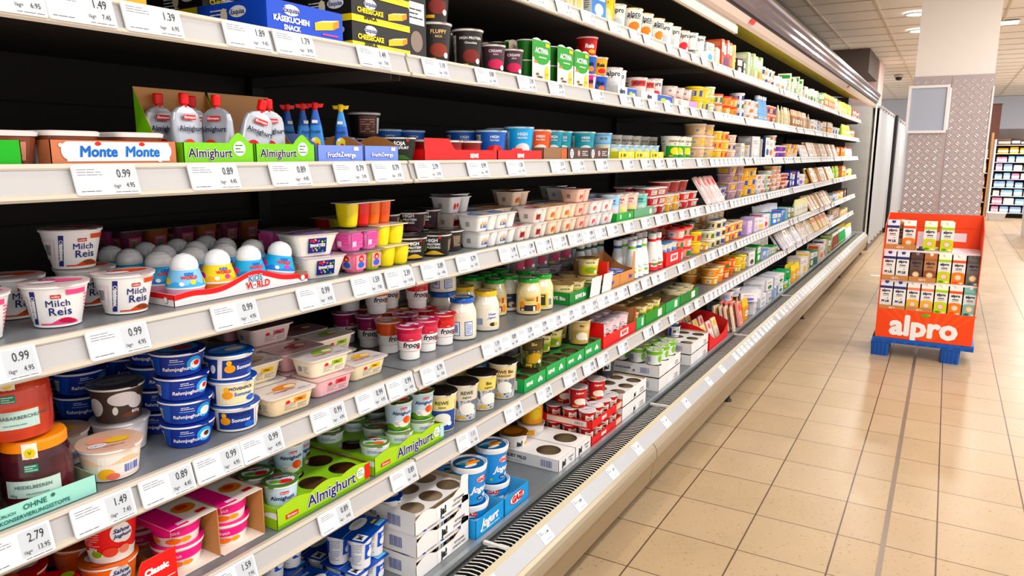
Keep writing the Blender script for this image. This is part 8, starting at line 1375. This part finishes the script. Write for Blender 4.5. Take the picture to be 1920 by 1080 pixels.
# ================================================================== THE DRINKS DISPLAY ON ITS PALLET
DX0, DX1, DY = -0.340, 0.250, 5.65
pal = root('plastic_pallet', 'small blue plastic pallet under the orange drinks display', 'pallet', (-0.045, 5.85, 0))
bl = M('#1f5cae', 0.4); bld = M('#184a92', 0.4)
d_ = MB(); d_.box(-.305, .305, -.205, .205, .118, .128, bl)
for i in range(7): d_.box(-.305 + i * .0885, -.305 + i * .0885 + .05, -.207, .207, .128, .137, bl)
d_.box(-.307, .307, -.2075, -.195, .100, .137, bl).box(-.307, .307, .195, .2075, .100, .137, bl).box(-.307, -.295, -.2, .2, .100, .137, bl).box(.295, .307, -.2, .2, .100, .137, bl)
for i in range(9): d_.box(-.29 + i * .068, -.245 + i * .068, -.2085, -.2074, .106, .118, bld)
part('deck', d_, pal)
for sx in (-1, 0, 1):
    for sy in (-1, 1):
        if sx == 0 and sy == 1: continue
        cx = -.255 if sx < 0 else (.175 if sx > 0 else -.02)
        if sx == 0: continue
        f_ = MB().loft([(0, .055, .045, .012), (.02, .055, .045, .012), (.1, .06, .05, .012)], bl); 
        for q in range(4): f_.box(-.04 + q * .024, -.032 + q * .024, -.0505, -.047, .01, .09, bld)
        f_.tf(lambda x, y, z: (x + cx, y + sy * .15, z)); part('foot', f_, pal)
disp = root('drinks_display', 'orange cardboard display stand with three shelves of plant drinks before the pillar', 'display stand', (-0.045, 5.65, 0.138))
OR = M('#ee5a2a', 0.45); ORd = M('#d8401a', 0.45); wh = M('#f2e8ec', 0.5)
W2 = 0.2925; D2 = 0.385; HT = 0.85
sd = lambda s: MB().add([(s * W2, 0.0, 0), (s * W2, D2, 0), (s * W2, D2, HT), (s * W2, D2 - .06, HT), (s * W2, 0.05, HT - .07), (s * W2, 0.0, .62)] + [(s * (W2 - .005), 0.0, 0), (s * (W2 - .005), D2, 0), (s * (W2 - .005), D2, HT), (s * (W2 - .005), D2 - .06, HT), (s * (W2 - .005), 0.05, HT - .07), (s * (W2 - .005), 0.0, .62)],
    [(0, 1, 2, 3, 4, 5), (11, 10, 9, 8, 7, 6), (0, 5, 11, 6), (5, 4, 10, 11), (4, 3, 9, 10), (3, 2, 8, 9), (1, 7, 8, 2), (0, 6, 7, 1)], OR)
part('side_panel', sd(-1), disp); part('side_panel', sd(1), disp)
part('back_panel', MB().box(-W2 + .005, W2 - .005, D2 - .005, D2, 0, HT, OR).box(-.10, W2 - .09, D2 - .0062, D2 - .0052, .66, .72, wh).box(-.10, .02, D2 - .0066, D2 - .0054, .56, .72, wh).box(-W2 + .005, W2 - .005, D2 - .0072, D2 - .0065, .755, .757, ORd), disp)
fp = MB().box(-W2, W2, -.004, 0, 0.0, .205, OR)
art = [T_('alpro', 0.0, .090, .195, '#ffffff', 2, .045), E_(.004, .180, .026, .010, '#5fae2a', 3), E_(.026, .184, .012, .006, '#8ac83a', 4)]
for i in range(9):
    a = -.6 + i * .15; art.insert(0, (([(0.02 + .03 * a, .0), (0.03 + .03 * a, .0), (a * .46 + .03, .205), (a * .46, .205)], [(0, 1, 2, 3)]), '#f06634', 0))
fp.face_art([e for e in art], 'l', .004); part('front_panel', fp, disp)
LV = [.200, .405, .615]
for i, z in enumerate(LV):
    d0 = [.012, .035, .07][i] if i else .004
    part('shelf', MB().box(-W2 + .005, W2 - .005, d0, D2 - .006, z - .014, z, wh), disp)
def milk(c, c2, cc, cap, white='#f4f2f0', letters=None, name='plant_drink_carton'):
    w, h = .0375, .197; gab = '#d8d8e0' if letters else ('#e9ebcf' if c2 == '#b4d43a' else ('#f0e2da' if white == '#f4f2f0' else c2))
    b = MB().box(-w, w, -w, w, 0, h * .83, white, left=white)
    b.add([(-w, -w, h * .83), (w, -w, h * .83), (w, w, h * .83), (-w, w, h * .83), (-w, -.008, h), (w, -.008, h), (w, w, h), (-w, w, h)], [(0, 1, 5, 4), (1, 2, 6, 5), (2, 3, 7, 6), (3, 0, 4, 7), (4, 5, 6, 7)], gab)
    a = [R_(-w, h * .74, w, h * .83, c2, 1), T_('alpro', 0, h * .66, .0245, '#16203c', 3, .05), R_(-.018, h * .52, .018, h * .55, '#2a3048', 2), LINES(-.02, h * .46, .04, .008, 1, '#5a5a68', 2)]
    if letters: a += [T_('M LK', .0, h * .28, .022, '#16203c', 3, .06), T_('"', .012, h * .36, .02, '#16203c', 3, .04), R_(-w, .0, w, .012, '#1f2a5a', 1), E_(-.028, .012, .012, .01, '#1f2a5a', 2)]
    else: a += [R_(-w, 0, w, h * .36, c, 1), E_(0, h * .36, w * .98, .012, c, 1), E_(0, h * .24, .021, .021, '#d8a878', 2), E_(0, h * .24, .016, .015, '#f0dcc4', 3), E_(-.014, h * .06, .016, .008, cc, 3), E_(.02, h * .05, .010, .006, '#f2ead8', 3)]
    b.face_art(a, 'l', w); b.face_art([R_(-w, 0, w, h * .34, c, 1), LINES(-.03, h * .4, .06, h * .3, 7, '#7a7a84', 1)], 'r', w); b.face_art([LINES(-.03, h * .2, .06, h * .5, 9, '#7a7a84', 1)], 'f', w)
    cp = MB().lathe([(.011, h * .90), (.0125, h * .92), (.0125, h * .985), (.010, h * .995), (0, h * .995)], M(cap, .35), 16, c=(0, -.014, 0), caps=False)
    return Kind(name, 'drink carton', 2 * w, 2 * w, h, [('carton', b), ('cap', cp)])
mN = milk('#f2f2f4', '#2c2f6a', '', '#3a3a7a', letters=True); mO = milk('#e8862a', '#e8602a', '#e85a1a', '#f0ece8'); mG = milk('#cfd83a', '#b4d43a', '#5aa01e', '#f2f0e8'); mB_ = milk('#5a4036', '#4a342c', '#3a2620', '#8a8080', white='#6a5248'); mBr = milk('#8a5434', '#a86a44', '#5a2e1a', '#f0e8e0', white='#b88460'); mC = milk('#f0b860', '#f09070', '#f0a030', '#f2ece8'); mT = milk('#8fb8ac', '#7aa8a0', '#2a6a5a', '#e8ecea', white='#dfe6e2'); mTd = milk('#6a6460', '#5a5450', '#2a5a4a', '#6a6464', white='#7a706c')
ROWS = [(0, [mN, mN, mC, mC, mG, mO, mT], .004, ['black and white', 'black and white', 'apricot', 'apricot', 'lime', 'orange', 'pale green']), (1, [mN, mN, mB_, mBr, mG, mO, mTd], .030, ['black and white', 'black and white', 'dark brown', 'light brown', 'lime', 'orange', 'grey brown']), ]
for lv, ks, dy, cs in ROWS:
    for c, k in enumerate(ks):
        for r in range(2):
            put(k, -0.045 - W2 + .045 + c * .0835, 5.65 + dy + .045 + r * .0785, .138 + LV[lv] + .0012, 0, '%s plant drink carton, %s display shelf, %s, %s from left' % (cs[c], ['lowest', 'middle'][lv], ['front', 'rear'][r], ORD[c]), 'plant drink cartons in the display')
for i, (k, x, dy, lb) in enumerate([(mN, -.245, .075, 'black and white plant drink carton in the brown tray on the top display shelf, left'), (mO, -.145, .085, 'orange and white plant drink carton in the brown tray, right'), (mBr, -.197, .175, 'light brown plant drink carton at the rear of the brown tray'),
                            (mG, -.018, .085, 'lime plant drink carton on the top display shelf, left of the pair'), (mG, .085, .085, 'lime plant drink carton on the top display shelf, right of the pair'), (mG, .075, .175, 'lime plant drink carton behind the right one of the pair')]):
    put(k, -0.045 + x, 5.65 + dy + .045, .138 + LV[2] + .0025, 0, lb, 'plant drink cartons in the display')
def btray(x0, x1, z, dy, h, lb):
    w = x1 - x0; mb = traymb(.17, w, h, '#c08a5c', '#a87850', fart=[T_('alpro', 0, h * .5, h * .62, '#f0d2c0', 2, .05)])
    mb.tf(lambda x, y, z: (y, -x, z))
    o = root('brown_carton_tray', lb, 'tray', (-0.045 + (x0 + x1) / 2, 5.65 + dy + .085, z), 0, 'brown trays in the drinks display'); part('tray', mb, o)
btray(-.287, -.122, .138 + LV[0] + .0006, -.001, .030, 'brown tray in front of the black and white cartons, lowest display shelf'); btray(-.120, .045, .138 + LV[0] + .0006, -.001, .030, 'brown tray in front of the apricot cartons, lowest display shelf')
btray(-.287, -.122, .138 + LV[1] + .0006, .025, .034, 'brown tray in front of the black and white cartons, middle display shelf'); btray(-.120, .045, .138 + LV[1] + .0006, .025, .034, 'brown tray in front of the brown cartons, middle display shelf')
btray(-.287, -.098, .138 + LV[2] + .0006, .07, .036, 'brown tray holding three cartons on the top display shelf')
r0 = root('cap_shaped_lid', 'dark round lid lying between the brown tray and lime cartons', 'lid', (-0.045 - .066, 5.65 + .095, .138 + LV[2] + .001)); part('rim', MB().lathe([(.0, 0), (.022, 0), (.024, .01), (.0, .012)], '#3a3436', 20, caps=False), r0); part('knob', MB().lathe([(.012, .0115), (.012, .026), (0, .028)], '#5a5254', 16, caps=False), r0)
